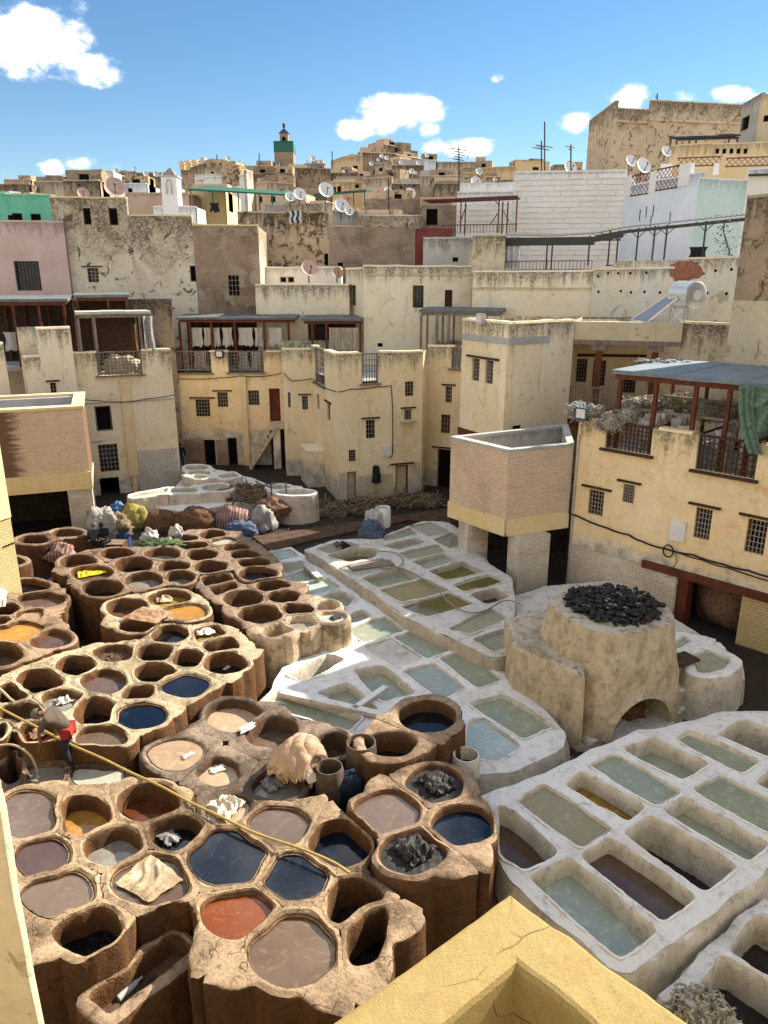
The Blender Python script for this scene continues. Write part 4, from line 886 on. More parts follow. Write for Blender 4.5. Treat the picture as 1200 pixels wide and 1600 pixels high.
# --- lower terrace walls at far left
pts = [C(40, 590, 34.6), C(67, 590, 34.95), C(119, 590, 35.7)]
b = Bld('terrace_wall', 'stepped yellow terrace wall with one tiny window', pts, [zof(pts[0:2], 53, 557), zof(pts[1:3], 92, 513)], 'yellow_plaster_pale', depth=2.0, coping=True)
b.win(1, 79, 598, 88, 614, 'grille', True, (2, 3), frame='wood_dark'); b.done()
pts = [C(-60, 590, 33.0), C(13, 590, 33.9)]
b = Bld('terrace_pier', 'yellow wall pier at left edge beside the dark steps', pts, zof(pts, 0, 537), 'yellow_plaster_pale', depth=1.6); b.done()
pts = [C(-80, 560, 39.5), C(122, 560, 40.5)]; F = Face(*pts)
b = Bld('terrace_back_house', 'shaded tan room wall behind the left drying terrace', pts, F.z(60, 486), 'tan_plaster', depth=3, coping=False); b.win(0, -6, 488, 6, 520, 'dark', frame='wood_red', pane='shade'); b.win(0, 24, 490, 34, 540, 'door', frame='wood_dark'); b.win(0, 62, 490, 72, 540, 'door', frame='wood_dark'); b.done()
F = Face(C(-60, 540, 36.2), C(110, 540, 37.6))
canopy('grey roofed drying canopy on red posts below the pink wall', F, -50, 474, 106, 470, -3.0, .3, F.z(50, 572), 'awning_grey', (-10, 22, 62, 101), wall='shade_wall')
m = MB(); m.fbox(F, 0, F.L, -3.0, .2, F.z(50, 572) - .2, F.z(50, 572)); m.build('terrace_floor', 'concrete', None, kind='structure')

# --- recessed wall with the stairs
pts = [C(266, 640, 43), C(448, 640, 43)]; F = Face(*pts); zt = F.z(345, 549)
b = Bld('stair_house', 'recessed yellow house front with outside stairs and brick foot', pts, zt, 'yellow_plaster_warm', depth=4, floor=1.1)
h1 = b.hole(0, 272, 550, 330, 583, True); h2 = b.hole(0, 356, 550, 412, 582, True)
b.win(0, 306, 624, 328, 651, n=(5, 5), lintel=True, frame='wood_dark'); b.win(0, 340, 613, 356, 636, n=(4, 4), lintel=True, frame='wood_dark'); b.win(0, 388, 610, 405, 633, n=(4, 4), frame='wood_dark')
b.win(0, 421, 607, 438, 659, 'door', frame='wood_red'); b.win(0, 319, 687, 337, 730, 'doorway', frame='wood_dark', pane='shade'); b.win(0, 356, 684, 371, 730, 'doorway', frame='wood_dark', pane='shade'); b.win(0, 271, 616, 281, 680, 'door', frame='wood_dark'); b.done(); F = b.F[0]
for h in (h1, h2): railing(b.root, F, (h[0], h[1], h[2], zt - .04), n=(11, 6))
for x0, x1 in ((287, 318.5), (337.5, 355.5)): coat(b.root, F, x0, 687, x1, 735, 'old_brick', zlo=0.0)
a, z1 = F.hit(366, 588); part(b.root, F, [(a + .32, a + .68, .002, .2, 0, z1)], 'pilaster', 'beam_plaster')
# stairs
sr = empty('outside_stairs', F.pt(F.hit(418, 700)[0], .8, 0), 'worn stone steps climbing to the brown wooden door', 'stairs'); aL, _ = F.hit(390, 720, .9); aR, _ = F.hit(425, 660, .9); zl = F.z(425, 662, .9); n = 9
for k in range(n):
    a = aL + (aR - aL) * k / n; z = zl * (k + 1) / n; part(sr, F, [(a, a + (aR - aL) / n + .03, .03, 1.1, z - zl / n - .05, z - .005 * (k % 2))], 'step', 'tan_plaster')
part(sr, F, [(aR + .031, aR + 1.15, .03, 1.1, zl - .28, zl)], 'landing', 'tan_plaster'); part(sr, F, [(aR + .05, aR + .45, .75, 1.08, 0, zl - .282), (aR + .85, aR + 1.13, .75, 1.08, 0, zl - .282)], 'pier', 'yellow_plaster_pale')
m = MB(); m.bar(F.pt(aL + .2, 1.22, .25), F.pt(aR + .3, 1.22, zl - .15), .12, .2); m.build('stringer_board', 'wood_pale', sr); part(sr, F, [(aR - .2, aR + 1.1, .04, .3, 0, zl - .3)], 'shadow_wall', 'shade_wall')

# --- central block
pts = [C(444, 640, 40.4), C(489, 640, 40.4), C(528, 700, 35.2), C(659, 700, 36.6)]; F2 = Face(pts[2], pts[3])
zc = F2.z(590, 551)
b = Bld('central_house', 'tall plain yellow house front with small barred windows and meter box', pts, [zof(pts[0:2], 466, 546), zc - .05, zc], ['yellow_plaster', 'yellow_plaster', 'yellow_plaster'], depth=6, floor=1.1, back=[(3.2, 43.5), (-6.0, 43.5)])
for i, r in [(0, (450, 613, 454, 637)), (0, (472, 619, 481, 640)), (1, (495, 616, 499, 639)), (1, (511, 631, 516, 657)), (2, (633, 596, 646, 619)), (2, (632, 640, 643, 656)), (2, (572, 656, 586, 685)), (2, (545, 703, 556, 721))]:
    b.win(i, *r, n=(3, 4) if r[2] - r[0] > 8 else (2, 4), lintel=(r[0] in (472, 511, 632, 572)), frame='wood_dark')
b.win(2, 543, 737, 557, 790, 'doorway', frame='wood_grey', pane='tan_plaster'); b.win(2, 618, 727, 638, 790, 'doorway', lintel=True, frame='wood_dark', pane='tan_plaster')
hA = b.hole(1, 491, 556, 507, 600, True); hB = b.hole(2, 565, 562, 591, 599, True); b.done()
railing(b.root, b.F[1], (hA[0], hA[1], hA[2], zc - .1), n=(7, 6)); railing(b.root, b.F[2], (hB[0], hB[1], hB[2], zc - .06), n=(6, 5))
F = b.F[2]; a, z = F.hit(604, 704); part(b.root, F, [(a - .2, a + .22, .002, .12, z - .27, z + .27)], 'meter_box', 'white_metal'); a, z = F.hit(637, 657); part(b.root, F, [(a - .42, a + .42, .002, .28, z - .05, z)], 'sill', 'wood_pale')
coat(b.root, F, 528.5, 738, 541, 800, 'lime_far', zlo=0); coat(b.root, F, 559, 742, 614, 800, 'grey_yellow_plaster', b=.02, zlo=0); coat(b.root, F, 640, 722, 657, 800, 'lime_far', zlo=0)
CF = F; CF1 = b.F[1]; CF0 = b.F[0]
F = b.F[1]; part(b.root, F, [(F.L * .1, F.L * .45, .002, .9, 0, 2.0)], 'buttress', 'yellow_plaster_pale')
# --- recess right of it
pts = [C(667, 620, 38.4), C(750, 620, 37.2)]; F = Face(*pts); zt = F.z(690, 541)
b = Bld('narrow_house', 'narrow shaded yellow house front right of the central house', pts, zt, 'yellow_plaster', depth=4, floor=1.1)
for r in ((696, 604, 706, 629), (689, 648, 703, 677), (720, 672, 727, 681)): b.win(0, *r, n=(3, 4), lintel=r[0] != 689, frame='wood_dark')
b.win(0, 683, 702, 704, 790, 'doorway', lintel=True, frame='wood_dark', pane='shade'); h = b.hole(0, 705, 542, 720, 576, True); b.done(); railing(b.root, b.F[0], (h[0], h[1], h[2], zt - .05), n=(5, 6)); coat(b.root, b.F[0], 668, 735, 682, 800, 'lime_far', zlo=0)

# --- overhanging house right of centre
pts = [C(721, 570, 31.2), C(790, 590, 28.5), C(892, 580, 30.5)]; zt = zof(pts[0:2], 755, 502)
b = Bld('jetty_house', 'yellow upper storey with twin windows jutting out on brown beams', pts, zt, ['yellow_plaster', 'yellow_plaster_pale'], z0=4.55, depth=6, floor=.25, back=[(9.0, 34.5), (3.6, 34.5)])
b.win(0, 737, 560, 749, 595, n=(4, 6), frame='wood_red'); b.win(0, 758, 563, 770.5, 599.5, n=(4, 6), frame='wood_red'); b.done(); F = b.F[0]
part(b.root, F, [(-.05, F.L + .02, -.5, .06, 4.25, 4.548)], 'beam', 'wood_red'); F1 = b.F[1]; part(b.root, F1, [(.02, F1.L, -.5, .05, 4.3, 4.545)], 'beam', 'wood_grey'); part(b.root, F1, [(.5, .9, .002, .02, 4.75, 5.05)], 'vent', 'shade')
a0, z = F.hit(731, 556); a1, _ = F.hit(780, 563); part(b.root, F, [(a0, a1, .002, .1, z - .02, z + .06)], 'lintel', 'wood_dark')
zb = zof(pts[0:2], 755, 529); part(b.root, F, [(.01, F.L - .01, .002, .035, zb - .12, zb + .12)], 'band', 'concrete'); part(b.root, F1, [(.03, F1.L * .62, .002, .035, zb - .14, zb + .12)], 'band', 'concrete')
lo = [Vector(p) for p in pts]; b2 = Bld('jetty_ground_floor', 'plain yellow ground floor wall under the jutting storey', [(lo[0].x + .35, lo[0].y + .35), (lo[1].x + .1, lo[1].y + .7), (lo[2].x, lo[2].y + .6)], 4.24, 'yellow_plaster', depth=3, coping=False, back=[(9.0, 34.4), (3.9, 34.4)]); b2.done()
# porch behind, with columns
pts = [C(868, 570, 33.5), C(1012, 570, 33.0)]; F = Face(*pts); zt = F.z(930, 500)
b = Bld('porch_house', 'yellow wall with barred brown windows at the back of the porch', pts, zt, 'yellow_plaster_warm', depth=3, coping=False)
b.win(0, 900, 561, 917, 597, n=(4, 6)); b.win(0, 926, 563, 946, 603, n=(4, 6)); b.win(0, 974, 592, 993, 614, n=(4, 4)); b.done(); F = b.F[0]
part(b.root, F, [(.1, F.L - .1, .002, .08, F.z(930, 557), F.z(930, 553))], 'lintel', 'wood_dark')
pf = Face(C(866, 515, 30.9), C(1066, 520, 29.3)); zr = pf.z(960, 503); zq = pf.z(960, 532)
r = empty('porch', pf.pt(pf.L / 2, 0, 0), 'long stained plaster porch beam on dark brown columns', 'porch'); part(r, pf, [(0, pf.L, -.35, 0, zq, zr)], 'fascia', 'grey_yellow_plaster'); part(r, pf, [(0, pf.L, -.3, .03, zq - .18, zq - .002)], 'beam', 'wood_grey'); part(r, pf, [(0, pf.L, -3.0, -.351, zr - .3, zr - .12)], 'roof', 'concrete')
for px in (933, 1021): a, _ = pf.hit(px, 580); part(r, pf, [(a - .13, a + .13, -.3, -.05, 4.4, zq - .182)], 'column', 'wood_red'); part(r, pf, [(a - .3, a + .3, -.3, -.04, zq - .42, zq - .183)], 'bracket', 'wood_grey')
zfl = pf.z(915, 655); part(r, pf, [(0, pf.L * .7, -3, .05, zfl - .35, zfl)], 'floor', 'wood_red'); part(r, pf, [(0, pf.L * .6, -.15, .04, zfl + .001, zfl + .35)], 'kerb', 'beam_plaster')
hh = (.1, zfl + .36, pf.L * .55, pf.z(905, 606)); railing(r, pf, hh, n=(22, 2), b=0.0)
pts = [C(1060, 560, 29.6), C(1136, 560, 28.2), C(1180, 560, 27.4)]; zt = zof(pts, 1110, 506)
b = Bld('grey_terrace_wall', 'streaked grey yellow wall with an arched end behind the blue canopy', pts, [zt, zt - .05], 'grey_yellow_plaster', depth=3); b.done()
m = MB(); F = b.F[0]; a, z = F.hit(1170, 512)
for k in range(8): t0, t1 = math.pi * k / 8, math.pi * (k + 1) / 8; m.hexa([b.F[1].pt(.5 + .4 * math.cos(q), bb, zt - .75 + .4 * math.sin(q) + dz) for dz in (0, .07) for (q, bb) in ((t0, .06), (t1, .06), (t1, -.0), (t0, -.0))])
m.build('arch_trim', 'grey_yellow_plaster', b.root)

# --- right house along the tanks
RWp = [(6.55, 24.5), (20.0, 10.63)]; F = Face(*RWp); zt = F.z(900, 650)
b = Bld('canopy_house', 'long yellow house front on the right under the blue grey canopy', RWp, 6.15, 'yellow_plaster_warm', depth=6.5, floor=1.15)
for r, ln in (((919, 766, 943, 805), True), ((973, 757, 991, 786), True), ((1085, 794, 1111, 843), True), ((1165, 812, 1197, 866), True)): b.win(0, *r, n=(5, 6), lintel=ln, frame='wood_red' if r[0] > 1000 else 'wood_dark')
r1 = b.hole(0, 946, 664, 1019, 706, True); r2 = b.hole(0, 1088, 684, 1184, 742, True)
F = b.F[0]; a0, zb = F.hit(1058, 905); a1, _ = F.hit(1156, 960); b.holes[0].append((a0, -.1, a1, F.z(1105, 915))); a2, zb2 = F.hit(848, 826)
b.done(); railing(b.root, F, (r1[0], r1[1], r1[2], 6.1), n=(12, 6), mat='wood_dark'); railing(b.root, F, (r2[0], r2[1], r2[2], 6.1), n=(12, 6), mat='wood_dark')
zbm = F.z(1105, 912); part(b.root, F, [(F.hit(1005, 880)[0], F.L, .002, .12, zbm - .02, zbm + .22)], 'beam', 'wood_red')
part(b.root, F, [(.02, F.hit(1004, 900)[0], .002, .05, 0, F.z(950, 866))], 'wall_facing', 'white_brick'); part(b.root, F, [(F.hit(1004, 900)[0] + .001, a0 - .01, .002, .052, 0, zbm - .022)], 'wall_facing', 'white_brick'); part(b.root, F, [(a1 + .01, F.L, .002, .052, 0, zbm - .022)], 'wall_facing', 'yellow_brick')
part(b.root, F, [(a0 + .05, a0 + .35, -.5, -.05, -.1, zbm - .05)], 'post', 'wood_red'); part(b.root, F, [(a0 - .3, a1 + .3, -3.2, -3.0, -.1, 3.0)], 'room_wall', 'shade_wall')
a, z = F.hit(1060, 829); part(b.root, F, [(a - .24, a + .24, .002, .1, z - .32, z + .32)], 'meter_box', 'white_metal')
RF = F; m = MB(); m.tube([F.pt(.06, .05, 0), F.pt(.06, .05, 5.6)], .04, 8); m.build('drain_pipe', 'steel', b.root)
cr, ca0, ca1, cz = canopy('blue grey sheet roof canopy on dark brown posts over hanging hides', F, 957, 578, 1290, 622, -4.2, -.15, 5.0, 'awning_blue', (968, 1024, 1087, 1140, 1178, 1250), tilt=.05)
for a in (.3, 1.6, 3.0, 4.6, 6.2, 7.8):
    m = MB(); m.fbox(F, ca0 + a, ca0 + a + .05, -3.9, -.4, 6.1, 6.16); m.build('drying_rail', 'wood_dark', cr)
m = MB(); m.fbox(F, ca0 + .1, ca1 - .1, -.55, -.48, 6.55, 6.63); m.build('drying_rail', 'wood_grey', cr); m = MB(); m.fbox(F, ca0 + .1, ca1 - .1, -3.6, -3.5, 6.6, 6.68); m.build('drying_rail', 'wood_grey', cr)

# --- brick box on pillars, right of centre
Bp = [(2.39, 25.8), (4.09, 23.6), (6.45, 24.55)]; bz0 = 2.35
b = Bld('brick_overhang', 'brown brick terrace box on white pillars beside the furnace', Bp, 5.15, 'brown_brick', z0=bz0, floor=1.1, th=.3, coping=False, back=[(7.1, 28.2)])
b.done(); F0, F1 = b.F
part(b.root, F0, [(-.03, F0.L, .002, .05, bz0 - .1, bz0 + .5)], 'beam', 'beam_plaster'); part(b.root, F1, [(.052, F1.L, .002, .05, bz0 - .1, bz0 + .5)], 'beam', 'beam_plaster')
m = MB(); loop = [Vector(p) for p in Bp] + [Vector((7.1, 28.2))]; cc = sum(loop, Vector((0, 0))) / 4
inn = [cc + (p - cc) * .86 for p in loop]; out = [cc + (p - cc) * 1.012 for p in loop]
for k in range(4):
    j = (k + 1) % 4; m.hexa([(*out[k], 5.152), (*out[j], 5.152), (*inn[j], 5.152), (*inn[k], 5.152), (*out[k], 5.25), (*out[j], 5.25), (*inn[j], 5.25), (*inn[k], 5.25)])
m.build('coping', 'concrete', b.root); m = MB()
for k in range(4): j = (k + 1) % 4; m.quad((*inn[j], 4.0), (*inn[k], 4.0), (*inn[k], 5.151), (*inn[j], 5.151), [(0, 1.2), (2, 1.2), (2, 0), (0, 0)])
m.build('inner_wall', 'concrete', b.root)
m = MB(); m.add([(p.x, p.y, bz0 - .1) for p in out][::-1], [(0, 1, 2, 3)]); m.build('soffit', 'beam_plaster', b.root)
for px, py, w in ((745, 878, .42), (832, 902, .62)):
    p = atz(px, py, .75); m = MB(); d = F1.d; F = Face((p.x - d.x * w, p.y - d.y * w), (p.x + d.x * w, p.y + d.y * w)); m.fbox(F, 0, F.L, -.7, 0, 0, bz0 - .102); m.build('pillar', 'white_brick', b.root)
m = MB(); m.quad((2.7, 28.4, 0), (7.4, 28.0, 0), (7.4, 28.0, 2.3), (2.7, 28.4, 2.3)); m.build('room_wall', 'shade_wall', b.root)

# --- rough tall house at the right edge
pts = [C(1150, 440, 26.2), (19.6, 11.2)]; F = Face(*pts)
b = Bld('rough_house', 'tall rough brown earthen house end at the right edge', pts, F.z(1180, 308), 'dark_earth_wall', depth=7); b.done(); part(b.root, b.F[0], [(.02, b.F[0].L, .002, .06, 0, F.z(1180, 470))], 'wall_facing', 'grey_yellow_plaster')

# ------------------------------------------------------------------ second row
def house(name, label, px, tops, Y, mat, wins=(), depth=5, z0=0.0, group=None, cat='building', coping=True, floor=.2, roofmat='concrete', back=None, mid=None):
    """front walls through pixel columns px at depths Y, wall tops at pixel rows tops"""
    ym = mid or (sum(tops) / len(tops) + 30); pts = [C(x, ym, y) for x, y in zip(px, Y)]
    zz = [zof(pts[i:i + 2], (px[i] + px[i + 1]) / 2, tops[i]) for i in range(len(tops))]
    b = Bld(name, label, pts, zz, mat, z0=z0, depth=depth, group=group, cat=cat, coping=coping, floor=floor, roofmat=roofmat, back=back)
    for w in wins: b.win(w[0], *w[1:5], **(w[5] if len(w) > 5 else {}))
    b.done(); return b
D = dict(kind='dark', frame='wood_dark', pane='shade')
house('pink_house', 'pink plastered house wall with one large barred window', [-70, 102], [346], [45, 45.6], 'pink_plaster', [(0, 24, 408, 63, 454, dict(n=(7, 7), frame='iron'))])
b = house('peeling_house', 'big weathered house wall with blackened peeling plaster', [84, 202, 301, 403], [309, 337, 352], [46.0, 46.3, 46.6, 46.9], ['peeling_plaster', 'peeling_plaster', 'old_brick'],
      [(0, 130, 325, 142, 351, D), (0, 170, 325, 184, 352, D), (0, 137, 419, 154, 441, dict(n=(3, 4), lintel=True, frame='wood_dark')), (1, 297, 415, 311, 440, D), (2, 357, 430, 374, 462, dict(n=(3, 4), frame='wood_dark'))], depth=8, coping='beam_plaster')
house('white_annex', 'low white wall with twin small window between brown walls', [402, 533], [418], [51, 51], 'white_wash', [(0, 437, 432, 448, 442, dict(kind='dark', frame='wood_pale')), (0, 449, 432, 460, 442, dict(kind='dark', frame='wood_pale'))], depth=2)
house('brown_ruin_wall', 'tall brown eroded earth and brick wall with narrow slot windows', [373, 514, 651], [332, 354], [55, 55.5, 56], ['earth_wall', 'far_brick'], [(0, 507, 396, 513, 415, D), (0, 403, 378, 409, 398, D), (1, 528, 410, 536, 418, D)], depth=4)
house('holed_wall', 'plain yellow wall pocked with round holes above a canopy', [400, 462, 546], [445, 445], [45.2, 45.2, 44.6], 'yellow_plaster_pale', depth=3, mid=480)
b = house('upper_house', 'square yellow upper house with dark slot windows at centre', [541, 568, 738], [420, 416], [46.5, 43.0, 43.6], 'yellow_plaster_pale', [(0, 549, 446, 556, 477, D), (1, 645, 446, 662, 481, dict(n=(3, 5), frame='iron')), (1, 695, 453, 707, 481, dict(n=(3, 5), frame='iron')), (1, 590, 536, 598, 542, D)], depth=6, mid=480)
zb = b.F[1].z(650, 429); part(b.root, b.F[1], [(0, b.F[1].L, .002, .05, zb - .05, zb + .05)], 'band', 'grey_yellow_plaster')
house('plaster_tower', 'square pinkish plaster pier rising above the yellow wall', [737, 788], [368], [42.8, 42.6], 'grey_yellow_plaster', depth=4, mid=420)
house('grey_terrace_wall', 'plain pale grey terrace wall beside the dark red wall', [661, 743], [372], [47.5, 47.0], 'grey_plaster', [(0, 707, 402, 716, 409, D)], depth=2, mid=400)
house('red_wall', 'dark red painted wall strip below the red pergola', [650, 706], [358], [49.5, 49.5], 'red_wall', depth=1.5, mid=380)
b = house('long_wall', 'long low yellow wall with moulded ledge below the blue curtain', [738, 932], [424], [41.6, 38.4], 'yellow_plaster_pale', depth=2.5, mid=460)
zb = b.F[0].z(835, 451); part(b.root, b.F[0], [(0, b.F[0].L, .002, .06, zb - .04, zb + .06)], 'ledge', 'grey_yellow_plaster')
b = house('pale_boundary_wall', 'pale stained wall with putlog holes behind the solar tank', [924, 1062, 1156], [420, 403], [38.2, 34.6, 32.4], ['pale_stained', 'pale_stained'], depth=1.6, mid=470)
for i, L_ in ((0, [(935, 432), (950, 427), (966, 427), (985, 427), (1010, 426), (970, 455), (986, 457), (1007, 456), (1031, 457), (935, 456)]), (1, [(1075, 440), (1118, 423), (1143, 421), (1105, 458), (1135, 459)])):
    for (x, y) in L_:
        a, z = b.F[i].hit(x, y); m = MB(); m.lathe(b.F[i].pt(a, -.02, z), [(.075, 0), (.065, .03)], 8, axis=(b.F[i].n.x, b.F[i].n.y, 0)); m.build('putlog_hole', 'shade', b.root)
a, z = b.F[0].hit(1064, 424); m = MB(); m.blob(b.F[1].pt(.05, .0, z), (.85, .05, .42), 4, .3, 2.6, 28, 14, rz=math.atan2(b.F[1].d.y, b.F[1].d.x)); m.build('bare_patch', 'terracotta', b.root)
hw = b = house('white_block_wall', 'high whitewashed block wall under the hill', [713, 800, 974], [300, 268], [56, 55.5, 54.5], 'white_wash', depth=5, mid=340, cat='wall')
for i in (0, 1):
    F = b.F[i]; zt, zl = b.tops[i] - .15, F.z(800, 408); hgt = .35; row = 0; z = zt - hgt; bw = .98; shared = None
    while z > zl:
        a = -.6 * (row % 2) - .1 * (row % 3); 
        while a < F.L - .3:
            x0, x1 = max(a, .02), min(a + bw - .05, F.L - .02)
            if x1 - x0 > .25:
                m = MB(); pr = .05 + .03 * rnd.random(); j = lambda: rnd.uniform(-.018, .018)
                m.hexa([F.pt(x0 + j(), pr, z + j()), F.pt(x1 + j(), pr, z + j()), F.pt(x1, .001, z), F.pt(x0, .001, z), F.pt(x0 + j(), pr, z + hgt - .05 + j()), F.pt(x1 + j(), pr, z + hgt - .05 + j()), F.pt(x1, .001, z + hgt - .05), F.pt(x0, .001, z + hgt - .05)]); m.build('block', 'white_wash', b.root)
            a += bw * rnd.uniform(.85, 1.1)
        z -= hgt; row += 1
b = house('blue_white_house', 'pale blue and white washed house with a teal painted side', [972, 1086, 1160, 1320], [282, 280, 262], [54, 47.5, 48.5, 47], ['blue_wash', 'teal_wash', 'white_wash'], depth=6, mid=340)
TF = b.F
part(b.root, TF[2], [(0, TF[2].L, .002, .25, TF[2].z(1220, 274), TF[2].z(1220, 271))], 'tile_band', 'roof_tile_dark')
for (x, y, i) in ((1017, 345, 0), (1010, 330, 0), (1021, 328, 0), (1000, 335, 0), (1047, 340, 0)):
    a, z = TF[0].hit(x, y); part(b.root, TF[0], [(a - .04, a + .04, .002, .01, z - .4, z + .3)], 'slot', 'shade')
# roof terrace railings of red lattice on the blue house
r = empty('lattice_balustrade', TF[0].pt(TF[0].L / 2, 0, b.tops[0]), 'rusty red lattice balustrade between white piers on the blue house', 'balustrade')
def lattice(root, F, x0, x1, ya, yb, b_=0.0, mat='iron_red', step=.35):
    a0, _ = F.hit(x0, (ya + yb) / 2, b_); a1, _ = F.hit(x1, (ya + yb) / 2, b_); z0, z1 = F.z((x0 + x1) / 2, yb, b_), F.z((x0 + x1) / 2, ya, b_); m = MB(); t = .045
    m.bar(F.pt(a0, b_, z1), F.pt(a1, b_, z1), t * 1.6); m.bar(F.pt(a0, b_, z0), F.pt(a1, b_, z0), t * 1.6); n = max(1, int((a1 - a0) / step)); h = z1 - z0
    for k in range(-int(h / step), n + 1):
        for sgn in (1, -1):
            p, q = a0 + k * step, a0 + k * step + h
            u0, u1 = max(p, a0), min(q, a1)
            if u1 - u0 < .03: continue
            f0, f1 = (u0 - p) / h, (u1 - p) / h
            if sgn < 0: f0, f1 = 1 - f0, 1 - f1
            m.bar(F.pt(u0, b_, z0 + h * f0), F.pt(u1, b_, z0 + h * f1), t * .7)
    m.build('lattice', mat, root)
def pier(root, F, x0, x1, ya, yb, mat='white_wash', b0=-.3, b1=.03):
    a0, _ = F.hit(x0, (ya + yb) / 2); a1, _ = F.hit(x1, (ya + yb) / 2); m = MB(); m.fbox(F, a0, a1, b0, b1, F.z((x0 + x1) / 2, yb), F.z((x0 + x1) / 2, ya)); m.build('pier', mat, root)
lattice(r, TF[0], 987, 1014, 273, 304); lattice(r, TF[0], 1026, 1060, 262, 295); pier(r, TF[0], 976, 986, 275, 306); pier(r, TF[0], 1015, 1025, 268, 300); pier(r, TF[0], 1061, 1078, 256, 290)
r = empty('lattice_balustrade', TF[2].pt(1, -3, b.tops[2]), 'far rusty lattice balustrade along the white roof terrace', 'balustrade'); lattice(r, TF[2], 1058, 1126, 246, 259, -3.0); lattice(r, TF[2], 1134, 1215, 246, 259, -3.0); pier(r, TF[2], 1126, 1135, 244, 262, b0=-3.2, b1=-2.9); pier(r, TF[2], 1038, 1057, 245, 266, b0=-3.2, b1=-2.9)

# corrugated awning of the blue terrace
F = Face(C(782, 390, 44.0), C(1168, 390, 39.0)); r = empty('corrugated_awning', F.pt(F.L / 2, 0, 10), 'thin black corrugated sheet awning on slender black posts', 'awning')
line = [(784, 368), (860, 370), (930, 366), (975, 357), (1060, 348), (1166, 337)]; m = MB(); prev = None; N_ = 90
for k in range(N_):
    x0 = 784 + (1166 - 784) * k / N_; x1 = 784 + (1166 - 784) * (k + 1) / N_; g = lambda x: np.interp(x, [q[0] for q in line], [q[1] for q in line]); a0, z0 = F.hit(x0, g(x0)); a1, z1 = F.hit(x1, g(x1)); d0, d1 = .03 * (k % 2), .03 * ((k + 1) % 2)
    m.hexa([F.pt(a0, .1, z0 + d0), F.pt(a1, .1, z1 + d1), F.pt(a1, -2.4, z1 + d1 + .25), F.pt(a0, -2.4, z0 + d0 + .25), F.pt(a0, .1, z0 + d0 + .03), F.pt(a1, .1, z1 + d1 + .03), F.pt(a1, -2.4, z1 + d1 + .28), F.pt(a0, -2.4, z0 + d0 + .28)])
m.build('sheet', 'roof_tile_dark', r)
for (xa, ya, xb, yb, hh_) in ((784, 372, 930, 370, .42), (930, 368, 975, 360, .34), (975, 360, 1166, 340, .16)): a0, z0 = F.hit(xa, ya); a1, z1 = F.hit(xb, yb); m = MB(); m.hexa([F.pt(a0, .12, z0 - hh_), F.pt(a1, .12, z1 - hh_), F.pt(a1, .07, z1 - hh_), F.pt(a0, .07, z0 - hh_), F.pt(a0, .12, z0), F.pt(a1, .12, z1), F.pt(a1, .07, z1), F.pt(a0, .07, z0)]); m.build('fascia', 'roof_tile_dark', r)
for x, y0, y1 in ((856, 371, 421), (864, 371, 421), (922, 368, 415), (954, 361, 414), (967, 360, 414), (998, 356, 413), (1024, 353, 413), (1043, 351, 412), (1104, 345, 404)):
    a0, z0 = F.hit(x, y0); a1, z1 = F.hit(x - 3, y1); m = MB(); m.bar(F.pt(a0, 0, z0), F.pt(a0, 0, z1), .07); m.build('post', 'iron', r)
    if x > 940: m = MB(); m.bar(F.pt(a0 - .5, 0, z0 - .02), F.pt(a0, 0, z0 - .5), .04); m.bar(F.pt(a0 + .5, 0, z0 - .02), F.pt(a0, 0, z0 - .5), .04); m.build('brace', 'iron', r)
m = MB()
for (p, q) in (((800, 378), (970, 375)), ((970, 362), (1166, 343)), ((946, 415), (1060, 410))): a0, z0 = F.hit(*p); a1, z1 = F.hit(*q); m.bar(F.pt(a0, -.02, z0), F.pt(a1, -.02, z1), .06)
m.build('rail', 'iron', r)
m = MB(); a0, z0 = F.hit(784, 371); a1, z1 = F.hit(812, 419); m.sheet(lambda u, v: F.pt(a0 + (a1 - a0) * u, .02 + .06 * math.sin(u * 22), z1 + (z0 - z1) * v), 30, 6, .02); m.build('striped_curtain', 'blue_wash', None, label='pale blue striped curtain hanging at the left end of the corrugated awning', cat='curtain')
a0, z0 = F.hit(784, 416); a1, _ = F.hit(925, 416); fr = empty('roof_railing', F.pt(a0, .1, z0), 'low black iron railing on the ledge below the pale blue wall', 'railing'); m = MB(); m.bar(F.pt(a0, .08, z0 + .25), F.pt(a1, .08, z0 + .25), .04); m.bar(F.pt(a0, .08, z0 - .2), F.pt(a1, .08, z0 - .2), .04); m.build('rail', 'iron_red', fr)
for k in range(26): m = MB(); a = a0 + (a1 - a0) * k / 25; m.bar(F.pt(a, .08, z0 - .2), F.pt(a, .08, z0 + .25), .025); m.build('baluster', 'iron_red', fr)

# red pergola frame
F = Face(C(655, 330, 51.5), C(812, 330, 50)); r = empty('iron_pergola', F.pt(F.L / 2, 0, 10), 'rust red iron pergola frame with a thin roof before the white block wall', 'pergola')
zr0 = F.z(735, 309); a0, _ = F.hit(661, 312); a1, _ = F.hit(809, 307); m = MB(); m.hexa([F.pt(a0, .2, zr0 - .12), F.pt(a1, .2, zr0), F.pt(a1, -3, zr0 + .1), F.pt(a0, -3, zr0), F.pt(a0, .2, zr0 - .06), F.pt(a1, .2, zr0 + .06), F.pt(a1, -3, zr0 + .16), F.pt(a0, -3, zr0 + .06)]); m.build('roof_panel', 'iron_red', r)
for x, b_ in ((720, 0), (727, -2.8), (779, 0), (785, -2.8), (793, -2.8), (807, 0)): a, _ = F.hit(x, 335, b_); m = MB(); m.bar(F.pt(a, b_, F.z(x, 364)), F.pt(a, b_, zr0), .08); m.build('post', 'iron_red', r)
m = MB(); 
